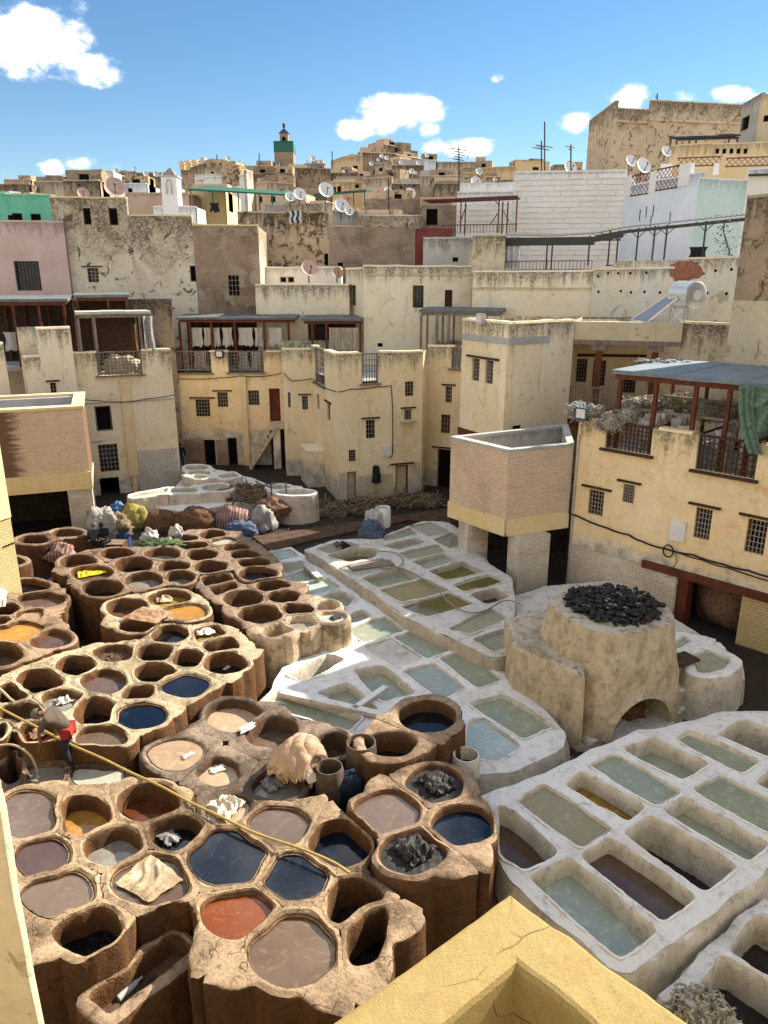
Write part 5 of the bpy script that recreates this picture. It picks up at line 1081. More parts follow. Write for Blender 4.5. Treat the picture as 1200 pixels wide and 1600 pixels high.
for (p, q) in (((720, 345), (729, 320)), ((765, 352), (779, 332)), ((787, 330), (795, 345)), ((724, 316), (734, 308)), ((779, 320), (770, 309))): A_, za = F.hit(*p); B_, zb_ = F.hit(*q); m.bar(F.pt(A_, 0, za), F.pt(B_, 0, zb_), .06)
m.build('brace', 'iron_red', r); a0, z0 = F.hit(690, 362, .3); a1, z1 = F.hit(807, 350, .3); m = MB(); m.bar(F.pt(a0, .3, z1), F.pt(a1, .3, z1), .06); m.build('rail', 'iron_red', r)
for k in range(24): m = MB(); a = a0 + (a1 - a0) * k / 23; m.bar(F.pt(a, .3, z0 - .1), F.pt(a, .3, z1), .035); m.build('baluster', 'iron_red', r)

# canopies over the drying terraces of the court
F = Face(C(118, 520, 36.6), C(238, 520, 38.0)); zf = F.z(180, 600)
canopy('pale topped drying shed with open lattice front on the left house', F, 118, 492, 236, 490, -2.3, .15, zf, 'awning_pale', (123, 148, 219, 232), postmat='wood_grey', tilt=-.02, wall='wood_dark')
canopy('small grey roofed shed behind the pale topped one', Face(C(112, 480, 39.2), C(206, 480, 40.2)), 115, 466, 203, 464, -2.0, .1, zf, 'awning_grey', (122, 170, 199), tilt=.1, wall='wood_dark')
m = MB(); m.fbox(F, 0, F.L, -4.3, -.4, zf - .3, zf - .01); m.build('terrace_floor', 'concrete', None, kind='structure')
bk = Face(C(112, 520, 41.2), C(270, 520, 42.4)); bb = Bld('shed_back_wall', 'dim brown wall at the back of the left drying sheds', [C(112, 520, 41.4), C(272, 520, 42.8)], bk.z(170, 468), 'dark_earth_wall', depth=1.0, coping=False); bb.done()
F = Face(C(272, 520, 43.6), C(470, 520, 43.6)); zf = F.z(370, 600); HF = F
HC = canopy('long grey drying canopy with pale hides hanging in a row', F, 276, 502, 463, 497, -2.0, .1, zf, 'awning_grey', (281, 297, 331, 367, 413, 451), tilt=.12, postmat='wood_red', wall='shade_wall')
F = Face(C(470, 520, 42.6), C(570, 520, 42.6)); CFc = F
canopy('short grey drying canopy with a rack of folded hides', F, 471, 503, 568, 500, -2.0, .1, F.z(520, 600), 'awning_grey', (488, 510, 563), tilt=.12, wall='shade_wall')
F = Face(C(652, 520, 40.6), C(790, 520, 39.4))
canopy('grey drying canopy on thick posts beside the upper yellow house', F, 655, 490, 786, 487, -1.8, .1, F.z(700, 590), 'awning_grey', (658, 683, 701), tilt=.1, postmat='wood_grey')

# ------------------------------------------------------------------ hill
def hill():
    nx, ny = 60, 50; vs = []; fs = []
    for j in range(ny + 1):
        y = 57 + (420 - 57) * (j / ny) ** 1.5
        for i in range(nx + 1):
            x = (i / nx - .5) * (160 + y * 1.4); z = 8.6 + .093 * (min(y, 190) - 40) + .8 * mnoise.noise(Vector((x * .05, y * .05, 0))) + (.06 * max(0, x) if y > 60 else 0) * .6 - max(0, y - 190) * .06
            vs.append((x, y, z))
    for j in range(ny):
        for i in range(nx): k = j * (nx + 1) + i; fs.append((k, k + 1, k + nx + 2, k + nx + 1))
    m = MB(); m.add(vs, fs, smooth=True); m.build('hillside', 'ground_dust', None, kind='structure')
hill()
HG = 'old houses stacked on the hillside'
W2 = lambda i, *r: (i, *r, D)
H = [  # name, label, columns, tops, depths, material, windows
 ('green_house', 'bright mint green house front at the left edge', [-70, 10, 82], [306, 305], [60, 57, 58], ['green_wash', 'green_wash'], [W2(1, 19, 333, 35, 345), W2(1, 48, 334, 64, 345)]),
 ('dark_house', 'dark brown rounded roofed house far left behind the green house', [-60, 48], [288], [72, 72], 'dark_earth_wall', []),
 ('pink_far_house', 'small pinkish house with chimney posts on the far left skyline', [8, 50], [281], [92, 92], 'salmon_plaster', []),
 ('brown_house', 'long dark brown parapet wall left of the big dish', [54, 100, 156], [284, 282], [74, 74, 74], ['tan_plaster', 'dark_earth_wall'], [W2(1, 121, 288, 125, 291)]),
 ('white_gable_house', 'white house with a small square turret on the left skyline', [125, 176], [267], [98, 98], 'white_wash', []),
 ('blue_house', 'sky blue washed house below the left skyline', [188, 230], [287], [82, 82], 'blue_wash', [W2(0, 200, 294, 207, 302)]),
 ('salmon_wall', 'plain salmon coloured wall left of the white chimney tower', [199, 296], [302], [62, 62], 'salmon_plaster', []),
 ('mauve_house', 'dusky brown houses left of the white chimney tower', [174, 215, 262], [268, 270], [118, 118, 118], ['tan_plaster', 'dark_earth_wall'], [W2(0, 188, 272, 193, 277)]),
 ('post_terrace_house', 'tan house with a roof terrace ringed by stubby posts', [283, 320, 392], [261, 264], [106, 100, 102], ['dark_earth_wall', 'ochre_plaster'], [W2(1, 330, 268, 334, 273), W2(1, 352, 268, 356, 273)]),
 ('pale_gable_house', 'pale peeling house wall below the post terrace', [318, 386, 396], [275, 268], [90, 88, 90], ['white_wash', 'tan_plaster'], []),
 ('cream_shed', 'cream walled shed under the green pergola', [295, 352], [297], [66, 66], 'beam_plaster', []),
 ('pink_box_house', 'pale pink box house below the minaret', [400, 417, 457], [285, 286], [80, 78, 79], ['salmon_plaster', 'tan_plaster'], [W2(1, 437, 296, 440, 300)]),
 ('solar_house', 'grey house with tilted solar panels on its roof', [393, 457], [271], [92, 92], 'dark_earth_wall', []),
 ('yellow_dome_house', 'low ochre house with a dome left of the minaret', [372, 438], [259], [116, 116], 'ochre_plaster', []),
 ('dark_brown_house', 'broad dark brown blank wall right of the minaret', [452, 517], [263], [96, 97], 'dark_earth_wall', []),
 ('dish_roof_house', 'small square rooftop room crowned with three dishes', [475, 507], [256], [112, 112], 'tan_plaster', [W2(0, 499, 261, 504, 266)]),
 ('skyline_house', 'large tan and brown house block with a square tower on top', [517, 537, 567, 618, 660], [248, 244, 239, 245], [112, 108, 107, 108, 112], ['ochre_plaster', 'ochre_plaster', 'dark_earth_wall', 'dark_earth_wall'], [W2(1, 551, 259, 559, 268)]),
 ('tower_room', 'square rooftop tower room on the highest skyline house', [588, 602, 617], [227, 227], [113, 111, 112], ['tan_plaster', 'dark_earth_wall'], []),
 ('balcony_house', 'brown house with a dark balcony strip under the skyline block', [517, 560, 590], [270, 276], [98, 97, 98], ['dark_earth_wall', 'tan_plaster'], [W2(1, 571, 284, 576, 290)]),
 ('yellow_low_house', 'small ochre house front with two brown shutters', [516, 572], [284], [90, 90], 'ochre_plaster', [W2(0, 520, 292, 525, 300), W2(0, 527, 291, 533, 300), W2(0, 555, 288, 561, 294)]),
 ('stone_house', 'grey brown house with blank walls below the tower room', [586, 612, 662], [254, 258], [104, 102, 102], ['tan_plaster', 'dark_earth_wall'], [W2(0, 592, 262, 598, 268)]),
 ('ragged_house', 'ragged brown house with broken parapet on the mid slope', [566, 612, 656], [278, 287], [88, 86, 86], ['tan_plaster', 'dark_earth_wall'], [W2(1, 625, 291, 629, 295)]),
 ('blue_cube_house', 'small pale blue cube house on the skyline', [658, 683], [250], [112, 112], 'blue_wash', []),
 ('long_tan_house', 'long low tan house on the skyline right of the blue cube', [681, 762], [253], [112, 112], 'tan_plaster', []),
 ('two_window_house', 'brown house wall with two small square windows', [654, 720], [275], [88, 88], 'tan_plaster', [W2(0, 677, 279, 682, 285), W2(0, 705, 279, 710, 285)]),
 ('brick_terrace_house', 'long brick wall with a terracotta coping at mid slope', [570, 716], [312], [63, 63], 'far_brick', []),
 ('stained_wall', 'low wall streaked black with soot below the brick terrace', [559, 661], [337], [59, 59], 'peeling_plaster', []),
 ('arch_house', 'ruined brick house with a round arch beside the white block wall', [658, 716], [322], [60, 60], 'far_brick', [W2(0, 666, 326, 684, 352)]),
 ('cream_block_house', 'cream flat roofed house block on the right skyline', [720, 806, 858], [262, 252], [104, 102, 103], ['ochre_plaster', 'beam_plaster'], [W2(1, 832, 261, 842, 266)]),
 ('gable_house', 'tan gable end house on the right slope', [722, 758, 782], [270, 276], [92, 92, 92], ['ochre_plaster', 'tan_plaster'], [W2(0, 726, 278, 731, 284)]),
 ('rubble_house', 'low brown rubble walled house above the white block wall', [752, 800, 855], [283, 288], [80, 78, 78], ['dark_earth_wall', 'tan_plaster'], [W2(1, 806, 293, 810, 297), W2(0, 770, 287, 774, 291)]),
 ('grey_flat_house', 'grey flat roofed house behind the tall antenna', [680, 722, 760], [287, 285], [84, 84, 84], ['dark_earth_wall', 'grey_plaster'], [W2(1, 741, 289, 745, 294)]),
 ('right_skyline_house', 'cream house with a roof edge left of the fortress wall', [855, 872, 915], [268, 266], [90, 86, 86], ['tan_plaster', 'dark_earth_wall'], [W2(1, 893, 277, 897, 283)]),
 ('slope_house', 'house with a sloped parapet beside the tall white wall', [862, 910, 935], [285, 276], [72, 70, 70], ['white_wash', 'tan_plaster'], [W2(0, 874, 290, 880, 297)]),
 ('mid_brown_house', 'brown house with a flat roof below the dark blank wall', [452, 520], [305], [70, 70], 'earth_wall', []),
 ('low_stone_house', 'eroded stone wall behind the group of white dishes', [445, 520, 560], [318, 330], [62, 61, 61], ['tan_plaster', 'grey_plaster'], []),
]
rr_ = random.Random(11)
for (nm, lab, px, tp, Y, mat, wn) in H:
    hb = house(nm, lab, px, tp, Y, mat, wn, depth=7, z0=6.0, group=HG, mid=sum(tp) / len(tp) + 15)
    for i, F in enumerate(hb.F):
        if F.L < 1.6: continue
        for q in range(rr_.choice((1, 2, 2, 3))):
            w = rr_.uniform(.9, 3.6); a = rr_.uniform(0, max(.1, F.L - w)); d0 = rr_.uniform(.3, 3.0); hh_ = rr_.uniform(.25, 1.0) * (.6 if nm in ('green_house', 'salmon_wall') else 1); m = MB(); zt = hb.tops[i]; m.fbox(F, a, min(a + w, F.L), -d0 - rr_.uniform(.8, 2.5), -d0, zt - 1.5, zt + hh_); o_ = m.build('roof_room', rr_.choice(['tan_plaster', 'dark_earth_wall', 'dark_earth_wall', 'earth_wall', 'grey_plaster', 'far_brick', 'earth_wall', 'salmon_plaster', 'old_brick']), hb.root)
            if w > 1.2 and hh_ > .8: m = MB(); m.fbox(F, a + w * .35, a + w * .6, -d0 - .001, -d0 + .02, zt + .1, zt + hh_ * .65); m.build('window', 'shade', o_)
        for q in range(rr_.choice((0, 1, 2))):
            a = rr_.uniform(.2, F.L - .2); wz = rr_.uniform(1.2, 3.2); m = MB(); m.fbox(F, a - .22, a + .22, .001, .02, hb.tops[i] - wz - .55, hb.tops[i] - wz); m.build('window', 'shade', hb.root)

# fortress-like house on the upper right
b = house('fortress_house', 'massive tan blank walled building crowning the right skyline', [919, 957, 1012, 1158], [176, 170, 160], [86, 77, 78, 80], 'fort_plaster', depth=14, z0=6, mid=215); zz = b.F[2].z(1085, 190)
part(b.root, b.F[2], [(0, b.F[2].L, .002, .12, zz - .1, zz + .1)], 'string_course', 'fort_plaster'); zz = b.F[1].z(985, 190); part(b.root, b.F[1], [(0, b.F[1].L - .01, .002, .1, zz - .1, zz + .1)], 'string_course', 'fort_plaster')
house('fortress_annex', 'taller pale annex with a dark window at the right frame edge', [1156, 1183, 1330], [158, 142], [73, 69, 66], ['grey_plaster', 'ochre_plaster'], [W2(0, 1158, 183, 1170, 203), W2(1, 1193, 180, 1203, 190)], depth=8, z0=6, mid=200)
b = house('ochre_terrace_house', 'ochre terrace house with small square vents under the fortress', [1046, 1110, 1330], [226, 222], [66, 65, 63], 'ochre_plaster', [W2(1, 1118 + 11 * k, 232, 1124 + 11 * k, 240) for k in range(5)], depth=5, z0=6, mid=245)
F = Face(C(1050, 215, 67), C(1160, 215, 66)); canopy('dark tent-like awning on the ochre terrace below the fortress', F, 1055, 222, 1158, 207, -3, .2, F.z(1100, 238), 'roof_tile_dark', (1056, 1086, 1150), postmat='iron', tilt=.6, name='terrace_awning', cat='awning', group='terrace awnings')

# minaret
p = atY(446, 262, 122); x, y = p.x, p.y; s = 122 / 1150 / CP * 1.02; r = empty('minaret', (x, y, 6), 'square brick minaret with green tiled band and pointed lantern', 'minaret'); zz = lambda py: atY(446, py, 122).z
m = MB(); hw_ = 12.5 * s; m.box(x - hw_, x + hw_, y - hw_, y + hw_, 6, zz(240)); m.build('shaft', 'far_brick', r)
m = MB(); m.box(x - hw_ * 1.03, x + hw_ * 1.03, y - hw_ * 1.03, y + hw_ * 1.03, zz(240) + .01, zz(226)); m.build('tile_band', 'minaret_tile', r)
for k in range(6): m = MB(); a = x - hw_ + 2 * hw_ * (k + .5) / 6; m.box(a - .3, a + .3, y - hw_ * 1.03, y - hw_ * .9, zz(226) + .005, zz(223)); m.build('merlon', 'minaret_tile', r)
lw = 5.4 * s; m = MB(); m.box(x - lw, x + lw, y - lw, y + lw, zz(226) + .005, zz(209)); ln = m.build('lantern', 'far_brick', r); m = MB(); m.box(x - .25, x + .25, y - lw - .04, y - lw - .002, zz(224), zz(215)); m.build('opening', 'shade', ln)
m = MB(); k = lw * 1.2; z0, z1 = zz(209) + .005, zz(200); m.add([(x - k, y - k, z0), (x + k, y - k, z0), (x + k, y + k, z0), (x - k, y + k, z0), (x, y, z1)], [(0, 1, 4), (1, 2, 4), (2, 3, 4), (3, 0, 4), (3, 2, 1, 0)]); m.build('spire', 'roof_tile_dark', r)
m = MB(); m.tube([(x, y, z1 - .1), (x, y, zz(193))], .07, 6); 
for py in (198, 196, 194.5): m.blob((x, y, zz(py)), (.22, .22, .2), 1, 0, 1, 10, 6)
m.build('finial', 'iron', r)
# white chimney-like prayer tower in the middle distance
p = atY(270, 322, 56); x, y = p.x, p.y; r = empty('white_turret', (x, y, 8), 'tall white square turret with pointed cap and stork on top', 'turret'); zz = lambda py: atY(270, py, 56).z; s = 56 / 1150 / CP
m = MB(); k0, k1 = 12.5 * s, 10.5 * s; m.hexa([(x - k0, y - k0, 8), (x + k0, y - k0, 8), (x + k0, y + k0, 8), (x - k0, y + k0, 8), (x - k1, y - k1, zz(278)), (x + k1, y - k1, zz(278)), (x + k1, y + k1, zz(278)), (x - k1, y + k1, zz(278))]); m.build('shaft', 'white_wash', r)
m = MB(); m.box(x - k1 * 1.18, x + k1 * 1.18, y - k1 * 1.18, y + k1 * 1.18, zz(278) + .005, zz(275.5)); m.build('ledge', 'grey_plaster', r); m = MB(); z0 = zz(275.5) + .005; k = k1 * .85; z1 = zz(262)
m.add([(x - k, y - k, z0), (x + k, y - k, z0), (x + k, y + k, z0), (x - k, y + k, z0), (x - .06, y, z1), (x + .06, y, z1)], [(0, 1, 5, 4), (1, 2, 5), (2, 3, 4, 5), (3, 0, 4), (3, 2, 1, 0)]); m.build('cap', 'grey_plaster', r)
m = MB(); aw = 3.4 * s
for sx in (-1, 1): m.box(x + sx * aw - .03, x + sx * aw + .03, y - k0 - .03, y - k1 + .02, zz(305), zz(288))
for q in range(6): t0, t1 = math.pi * q / 6, math.pi * (q + 1) / 6; m.bar((x + aw * math.cos(t0), y - k1 - .05, zz(288) + aw * 1.3 * math.sin(t0)), (x + aw * math.cos(t1), y - k1 - .05, zz(288) + aw * 1.3 * math.sin(t1)), .06)
m.build('niche_trim', 'grey_plaster', r)
b = house('turret_base', 'low white base wall under the tall white turret', [240, 306], [323], [55.5, 55.5], 'white_wash', depth=3, z0=8, mid=330)
# green pergola
F = Face(C(292, 300, 63), C(450, 300, 61)); r = empty('green_pergola', F.pt(F.L / 2, 0, 10), 'dark green sheet pergola roof on thin green posts', 'pergola'); a0, z0 = F.hit(293, 294); a1, z1 = F.hit(448, 306)
m = MB(); m.hexa([F.pt(a0, 0, z0 - .15), F.pt(a1, 0, z1), F.pt(a1, -3.5, z1 + .5), F.pt(a0, -3.5, z0 + .45), F.pt(a0, 0, z0 - .03), F.pt(a1, 0, z1 + .12), F.pt(a1, -3.5, z1 + .62), F.pt(a0, -3.5, z0 + .57)]); m.build('roof_panel', 'green_paint', r)
for x in (298, 332, 372, 405, 425): a, z = F.hit(x, 318); m = MB(); m.bar(F.pt(a, -.1, z - .5), F.pt(a, -.1, np.interp(x, [293, 448], [z0, z1])), .09); m.build('post', 'green_paint', r)
F = Face(C(455, 305, 66), C(575, 300, 64)); r = empty('green_pergola', F.pt(F.L / 2, 0, 10), 'second flat dark green awning behind the group of white dishes', 'pergola'); a0, z0 = F.hit(490, 306); a1, z1 = F.hit(572, 299); m = MB(); m.hexa([F.pt(a0, 0, z0), F.pt(a1, 0, z1), F.pt(a1, -2, z1 + .2), F.pt(a0, -2, z0 + .2), F.pt(a0, 0, z0 + .15), F.pt(a1, 0, z1 + .15), F.pt(a1, -2, z1 + .35), F.pt(a0, -2, z0 + .35)]); m.build('roof_panel', 'green_paint', r)
for x in (495, 552, 569): a, z = F.hit(x, 322); m = MB(); m.bar(F.pt(a, -.1, z), F.pt(a, -.1, np.interp(x, [490, 572], [z0, z1])), .09); m.build('post', 'green_paint', r)
# stubby posts and rails on the post terrace
F = Face(C(283, 262, 104), C(380, 262, 101)); r = empty('post_fence', F.pt(2, 0, 20), 'row of stubby tan posts joined by thin rails on the roof', 'fence')
for x, yt in ((285, 252), (295, 251), (305, 250), (318, 247), (336, 249), (354, 251), (371, 254), (376, 256)): a, z = F.hit(x, yt); m = MB(); m.fbox(F, a - .32, a + .32, -.3, .3, F.z(x, 266), z); m.build('post', 'ochre_plaster', r)
m = MB()
for dy in (252, 256): a0, z = F.hit(285, dy); a1, z1 = F.hit(376, dy + 1); m.bar(F.pt(a0, 0, z), F.pt(a1, 0, z1), .08)
m.build('rail', 'iron', r)

# the viewer's own house and its neighbour close the court unseen, added to bounce sunlight in
b = Bld('viewer_house', 'tall unseen sunlit house front behind the viewing terrace', [(20, -3.6), (-20, -3.6)], 15.5, 'yellow_plaster_pale', depth=8)
for k in range(9): b.holes[0].append((2 + 4.2 * k, 10.5, 3.2 + 4.2 * k, 12.4)); b.todo.append((0, b.holes[0][-1], 'grille', False, (4, 5), 'wood_red', 'pane', False))
b.done()
b = Bld('west_house', 'unseen sunlit house front closing the left side of the court', [(-19.5, -3.0), (-19.5, 15.5)], 11.5, 'yellow_plaster_pale', depth=8)
for k in range(4): b.holes[0].append((2 + 4.2 * k, 6.5, 3.2 + 4.2 * k, 8.2)); b.todo.append((0, b.holes[0][-1], 'grille', False, (4, 5), 'wood_red', 'pane', False))
b.done()
ORD = ['leftmost', 'second from left', 'third from left', 'fourth from left', 'fifth from left', 'sixth from left', 'seventh from left', 'eighth from left', 'ninth from left', 'tenth from left', 'eleventh from left', 'twelfth from left', 'thirteenth from left', 'fourteenth from left', 'fifteenth from left', 'sixteenth from left']
# ------------------------------------------------------------------ furnace
def furnace():
    cx, cy, rot = 5.55, 16.55, math.atan2(1.2, 2.5); H_ = 2.85; r = empty('clay_furnace', (cx, cy, 0), 'large round clay furnace with an arched mouth and black hides on top', 'furnace')
    nu, nv = 120, 44; vs = []; fs = []; cr, sr = math.cos(rot), math.sin(rot)
    def P(th, f):
        z = -.1 + (H_ + .1) * f; k = max(0.0, 1 - f * .85); p = 2 + 4.2 * k; c, s_ = math.cos(th), math.sin(th); R_ = (abs(c) ** p + abs(s_) ** p) ** (-1 / p) * (1.50 - .16 * f ** 1.3)
        x, y = R_ * c, R_ * s_; n = mnoise.fractal(Vector((x * 1.3, y * 1.3, z * 1.3)), .8, 2, 4) * .05; x *= 1 + n; y *= 1 + n
        return (x, y, z)
    aw, ah, ab = .96, .92, .30; AX = -.16
    def inarch(x, y, z):
        if y > -.6: return False
        if z < ab: return False
        return (x - AX) ** 2 / aw ** 2 + (z - ab) ** 2 / ah ** 2 < 1
    loc = [[P(2 * math.pi * i / nu, j / nv) for i in range(nu)] for j in range(nv + 1)]; W = lambda q: (cx + q[0] * cr - q[1] * sr, cy + q[0] * sr + q[1] * cr, q[2])
    for row in loc: vs += [W(q) for q in row]
    for j in range(nv):
        for i in range(nu):
            q = [loc[j][i], loc[j][(i + 1) % nu], loc[j + 1][(i + 1) % nu], loc[j + 1][i]]; c = [sum(a[k] for a in q) / 4 for k in range(3)]
            if not inarch(*c): fs.append((j * nu + i, j * nu + (i + 1) % nu, (j + 1) * nu + (i + 1) % nu, (j + 1) * nu + i))
    top = loc[nv]; b = len(vs)
    for i in range(nu): q = top[i]; vs.append(W((q[0] * .9, q[1] * .9, H_ + .03)))
    for i in range(nu): fs.append((nv * nu + i, nv * nu + (i + 1) % nu, b + (i + 1) % nu, b + i))
    fs.append(tuple(b + i for i in range(nu))); m = MB(); m.add(vs, fs, smooth=True); m.build('body', 'furnace_clay', r)
    # arch ring and the vault behind it
    m = MB(); n = 20; v2 = []; f2 = []
    prof = [(1.10, -1.42), (1.09, -1.56), (.97, -1.56), (.955, -1.45), (.95, -.2)]
    for k in range(n + 1):
        t = math.pi * k / n
        for (s_, yy) in prof: v2.append(W((AX + aw * s_ * math.cos(t), yy + (.10 if s_ > 1.0 else .0), ab + ah * s_ * math.sin(t))))
    for k in range(n):
        for j in range(len(prof) - 1): a = k * len(prof) + j; f2.append((a, a + 1, a + len(prof) + 1, a + len(prof)))
    m.add(v2, f2, smooth=True); m.build('arch', 'furnace_clay', r)
    m = MB(); m.hexa([W(q) for q in [(-1.1, -1.6, -.1), (.9, -1.6, -.1), (.9, -.1, -.1), (-1.1, -.1, -.1), (-1.1, -1.6, ab), (.9, -1.6, ab), (.9, -.1, ab), (-1.1, -.1, ab)]]); m.build('sill', 'lime_grey', r)
    m = MB(); m.quad(W((-1.1, -.2, .1)), W((.9, -.2, .1)), W((.9, -.2, 1.5)), W((-1.1, -.2, 1.5))); m.build('vault_back', 'clay_red', r)
    m = MB(); m.blob(W((.1, -.75, .38)), (.5, .35, .2), 3, .4, 2, 20, 10, flat=.3); m.build('ash_heap', 'bale_brown', r)
    # hides drying on top: many curled scraps over a low mound
    m = MB(); m.blob((cx + .1, cy + .05, H_ + .03), (1.02, .95, .12), 5, .3, 2.4, 40, 12, flat=.2)
    for k in range(320):
        a, q = rnd.uniform(0, 6.28), math.sqrt(rnd.random()) * 1.13; x, y = cx + .1 + q * math.cos(a), cy + .05 + q * math.sin(a); z = H_ + .12 + .16 * max(0, 1 - q) + rnd.uniform(-.03, .09)
        m.blob((x, y, z - .05), (rnd.uniform(.05, .13), rnd.uniform(.03, .07), rnd.uniform(.02, .07)), k, .7, 3.0, 10, 7, rz=rnd.uniform(0, 3))
    m.build('hide_heap', 'hide_black', None, label='tangled black hides heaped on the flat top of the furnace', cat='hide heap')
    m = MB()
    for k in range(26): a, q = rnd.uniform(0, 6.28), math.sqrt(rnd.random()) * .9; m.blob((cx + .1 + q * math.cos(a), cy + .05 + q * math.sin(a), H_ + .17 + .05 * (1 - q)), (rnd.uniform(.05, .11), .04, .03), k + 300, .6, 2.5, 8, 5, rz=rnd.uniform(0, 3))
    m.build('wool_scraps', 'ash', None, label='pale grey wool scraps scattered among the black hides', cat='scraps', kind='stuff')
    slab('plinth', [(789, 962), (852, 948), (912, 990), (915, 1058), (803, 1006)], 1.95, 'furnace_clay', r, rough=.09, bev=.12)
    slab('plinth', [(795, 1030), (860, 1010), (1060, 1080), (1070, 1110), (920, 1160), (890, 1140)], .30, 'lime_grey', r, rough=.09, bev=.1)
furnace()
# low tank wall right of the furnace with planks
wf = Face(atz(1045, 1060, 1.1)[:2], atz(1160, 1030, 1.1)[:2])

# ------------------------------------------------------------------ people
def skin(name, J, E, mat, parent=None, root=0, sub=2):
    """continuous limb mesh grown round a skeleton: J = [(x,y,z,radius)], E = edges"""
    me = bpy.data.meshes.new(name); me.from_pydata([j[:3] for j in J], E, []); o = bpy.data.objects.new(name, me); COL.objects.link(o)
    md = o.modifiers.new('Skin', 'SKIN'); md.use_smooth_shade = True; sv_ = me.skin_vertices[0].data
    for k, j in enumerate(J):
        rr = j[3] if len(j) > 3 else .05; sv_[k].radius = rr if isinstance(rr, tuple) else (rr, rr); sv_[k].use_root = (k == root)
    sb = o.modifiers.new('Subdivision', 'SUBSURF'); sb.levels = sub; sb.render_levels = sub
    me.materials.append(MATS[mat]); setpar(o, parent); return o
def person(base, rz, label, J, shirt, trousers, cap='hair', shorts=None, group='tannery workers'):
    """J: joints in the person's own frame (x forward, y left, z up): pelvis chest neck head, then L/R shoulder elbow hand hip knee ankle toe"""
    c, s_ = math.cos(rz), math.sin(rz); W = lambda q: (base[0] + q[0] * c - q[1] * s_, base[1] + q[0] * s_ + q[1] * c, base[2] + q[2])
    r = empty('person', base, label, 'person', group); g = {k: W(v) for k, v in J.items()}; V_ = lambda k, rad: (*g[k], rad)
    B = [V_('pelvis', .08), V_('chest', .08), V_('neck', .055), V_('jaw', .07), V_('head', .085)]; Ed = [(0, 1), (1, 2), (2, 3), (3, 4)]
    for sd_ in 'LR':
        b = len(B); B += [V_(sd_ + 'sh', .052), V_(sd_ + 'el', .042), V_(sd_ + 'wr', .032), V_(sd_ + 'ha', .036)]; Ed += [(1, b), (b, b + 1), (b + 1, b + 2), (b + 2, b + 3)]
        b = len(B); B += [V_(sd_ + 'hip', .085), V_(sd_ + 'kn', .06), V_(sd_ + 'an', .045), V_(sd_ + 'to', .04)]; Ed += [(0, b), (b, b + 1), (b + 1, b + 2), (b + 2, b + 3)]
    skin('body', B, Ed, 'skin', r)
    # hands: five short fingers from each palm
    for sd_ in 'LR':
        w, h = Vector(g[sd_ + 'wr']), Vector(g[sd_ + 'ha']); d = (h - w).normalized(); sx = d.cross(Vector((c, s_, 0))); sx = sx.normalized() if sx.length > .1 else Vector((-s_, c, 0)); m = MB()
        for k in range(4): p = h + sx * (.03 - .02 * k) + d * .02; q = p + d * (.06 + .012 * (k in (1, 2))); e_ = q + d * .02 + Vector((c, s_, 0)) * .025; m.tube([p, q, e_], [.010, .009, .007], 6)
        p = h - d * .02 + sx * .035; m.tube([p, p + sx * .03 + d * .03, p + sx * .03 + d * .06], [.011, .010, .008], 6); m.build('fingers', 'skin', r)
    T = [V_('pelvis', .12), V_('belly', .15), V_('chest', (.19, .155)), V_('neck', .075)]; Ed = [(0, 1), (1, 2), (2, 3)]
    for sd_ in 'LR':
        b = len(T); sh, el, wr = (Vector(g[sd_ + k]) for k in ('sh', 'el', 'wr')); half = sh.lerp(el, .95) if shorts else el.lerp(wr, .85); T += [(*sh, .085), (*(sh.lerp(el, .6)), .07)] + ([(*half, .065)] if shorts else [(*el, .062), (*half, .05)]); Ed += [(2, b), (b, b + 1), (b + 1, b + 2)] + ([] if shorts else [(b + 2, b + 3)])
    skin('shirt', T, Ed, shirt, r)
    Q = [V_('pelvis', .11)]; Ed = []
    for sd_ in 'LR': b = len(Q); Q += [V_(sd_ + 'hip', .092), V_(sd_ + 'kn', .08), V_(sd_ + 'an', .066)]; Ed += [(0, b), (b, b + 1), (b + 1, b + 2)]
    skin('trousers', Q, Ed, trousers, r)
    for sd_ in 'LR': skin('boot', [V_(sd_ + 'an', .06), (*(Vector(g[sd_ + 'an']) + Vector((0, 0, -.06))), .06), V_(sd_ + 'to', .045)], [(0, 1), (1, 2)], 'cloth_black', r)
    if shorts:
        Q = [V_('pelvis', .135)]; Ed = []
        for sd_ in 'LR': b = len(Q); Q += [V_(sd_ + 'hip', .12), (*Vector(g[sd_ + 'hip']).lerp(Vector(g[sd_ + 'kn']), .16), .112), (*Vector(g[sd_ + 'hip']).lerp(Vector(g[sd_ + 'kn']), .32), .108)]; Ed += [(0, b), (b, b + 1), (b + 1, b + 2)]
        skin('shorts', Q, Ed, shorts, r)
    hd, nk = Vector(g['head']), Vector(g['jaw']); up = (hd - nk).normalized(); f = Vector((c, s_, 0)); f = (f - up * f.dot(up)); f = f.normalized() if f.length > .05 else Vector((c, s_, 0)); lt = up.cross(f)
    m = MB(); nu, nv = 18, 8; vs = []; fs = []
    for j in range(nv + 1):
        ph = math.pi * .58 * j / nv
        for i in range(nu): th = 2 * math.pi * i / nu; d = up * math.cos(ph) + (f * math.cos(th) * 1.06 + lt * math.sin(th)) * math.sin(ph); k = 1.0 if not (math.cos(th) > .45 and ph > 1.15) else .9; vs.append(hd + d * .113 * k - f * .008)
    for j in range(nv):
        for i in range(nu): fs.append((j * nu + i, (j + 1) * nu + i, (j + 1) * nu + (i + 1) % nu, j * nu + (i + 1) % nu))
    m.add(vs, fs, smooth=True); m.build('cap' if cap != 'hair' else 'hair', cap, r)
    m = MB(); fc = hd - up * .035 + f * .088
    m.blob(fc + f * .012 - up * .01, (.016, .014, .026), 1, 0, 1, 8, 6); face = m.build('nose', 'skin', r)
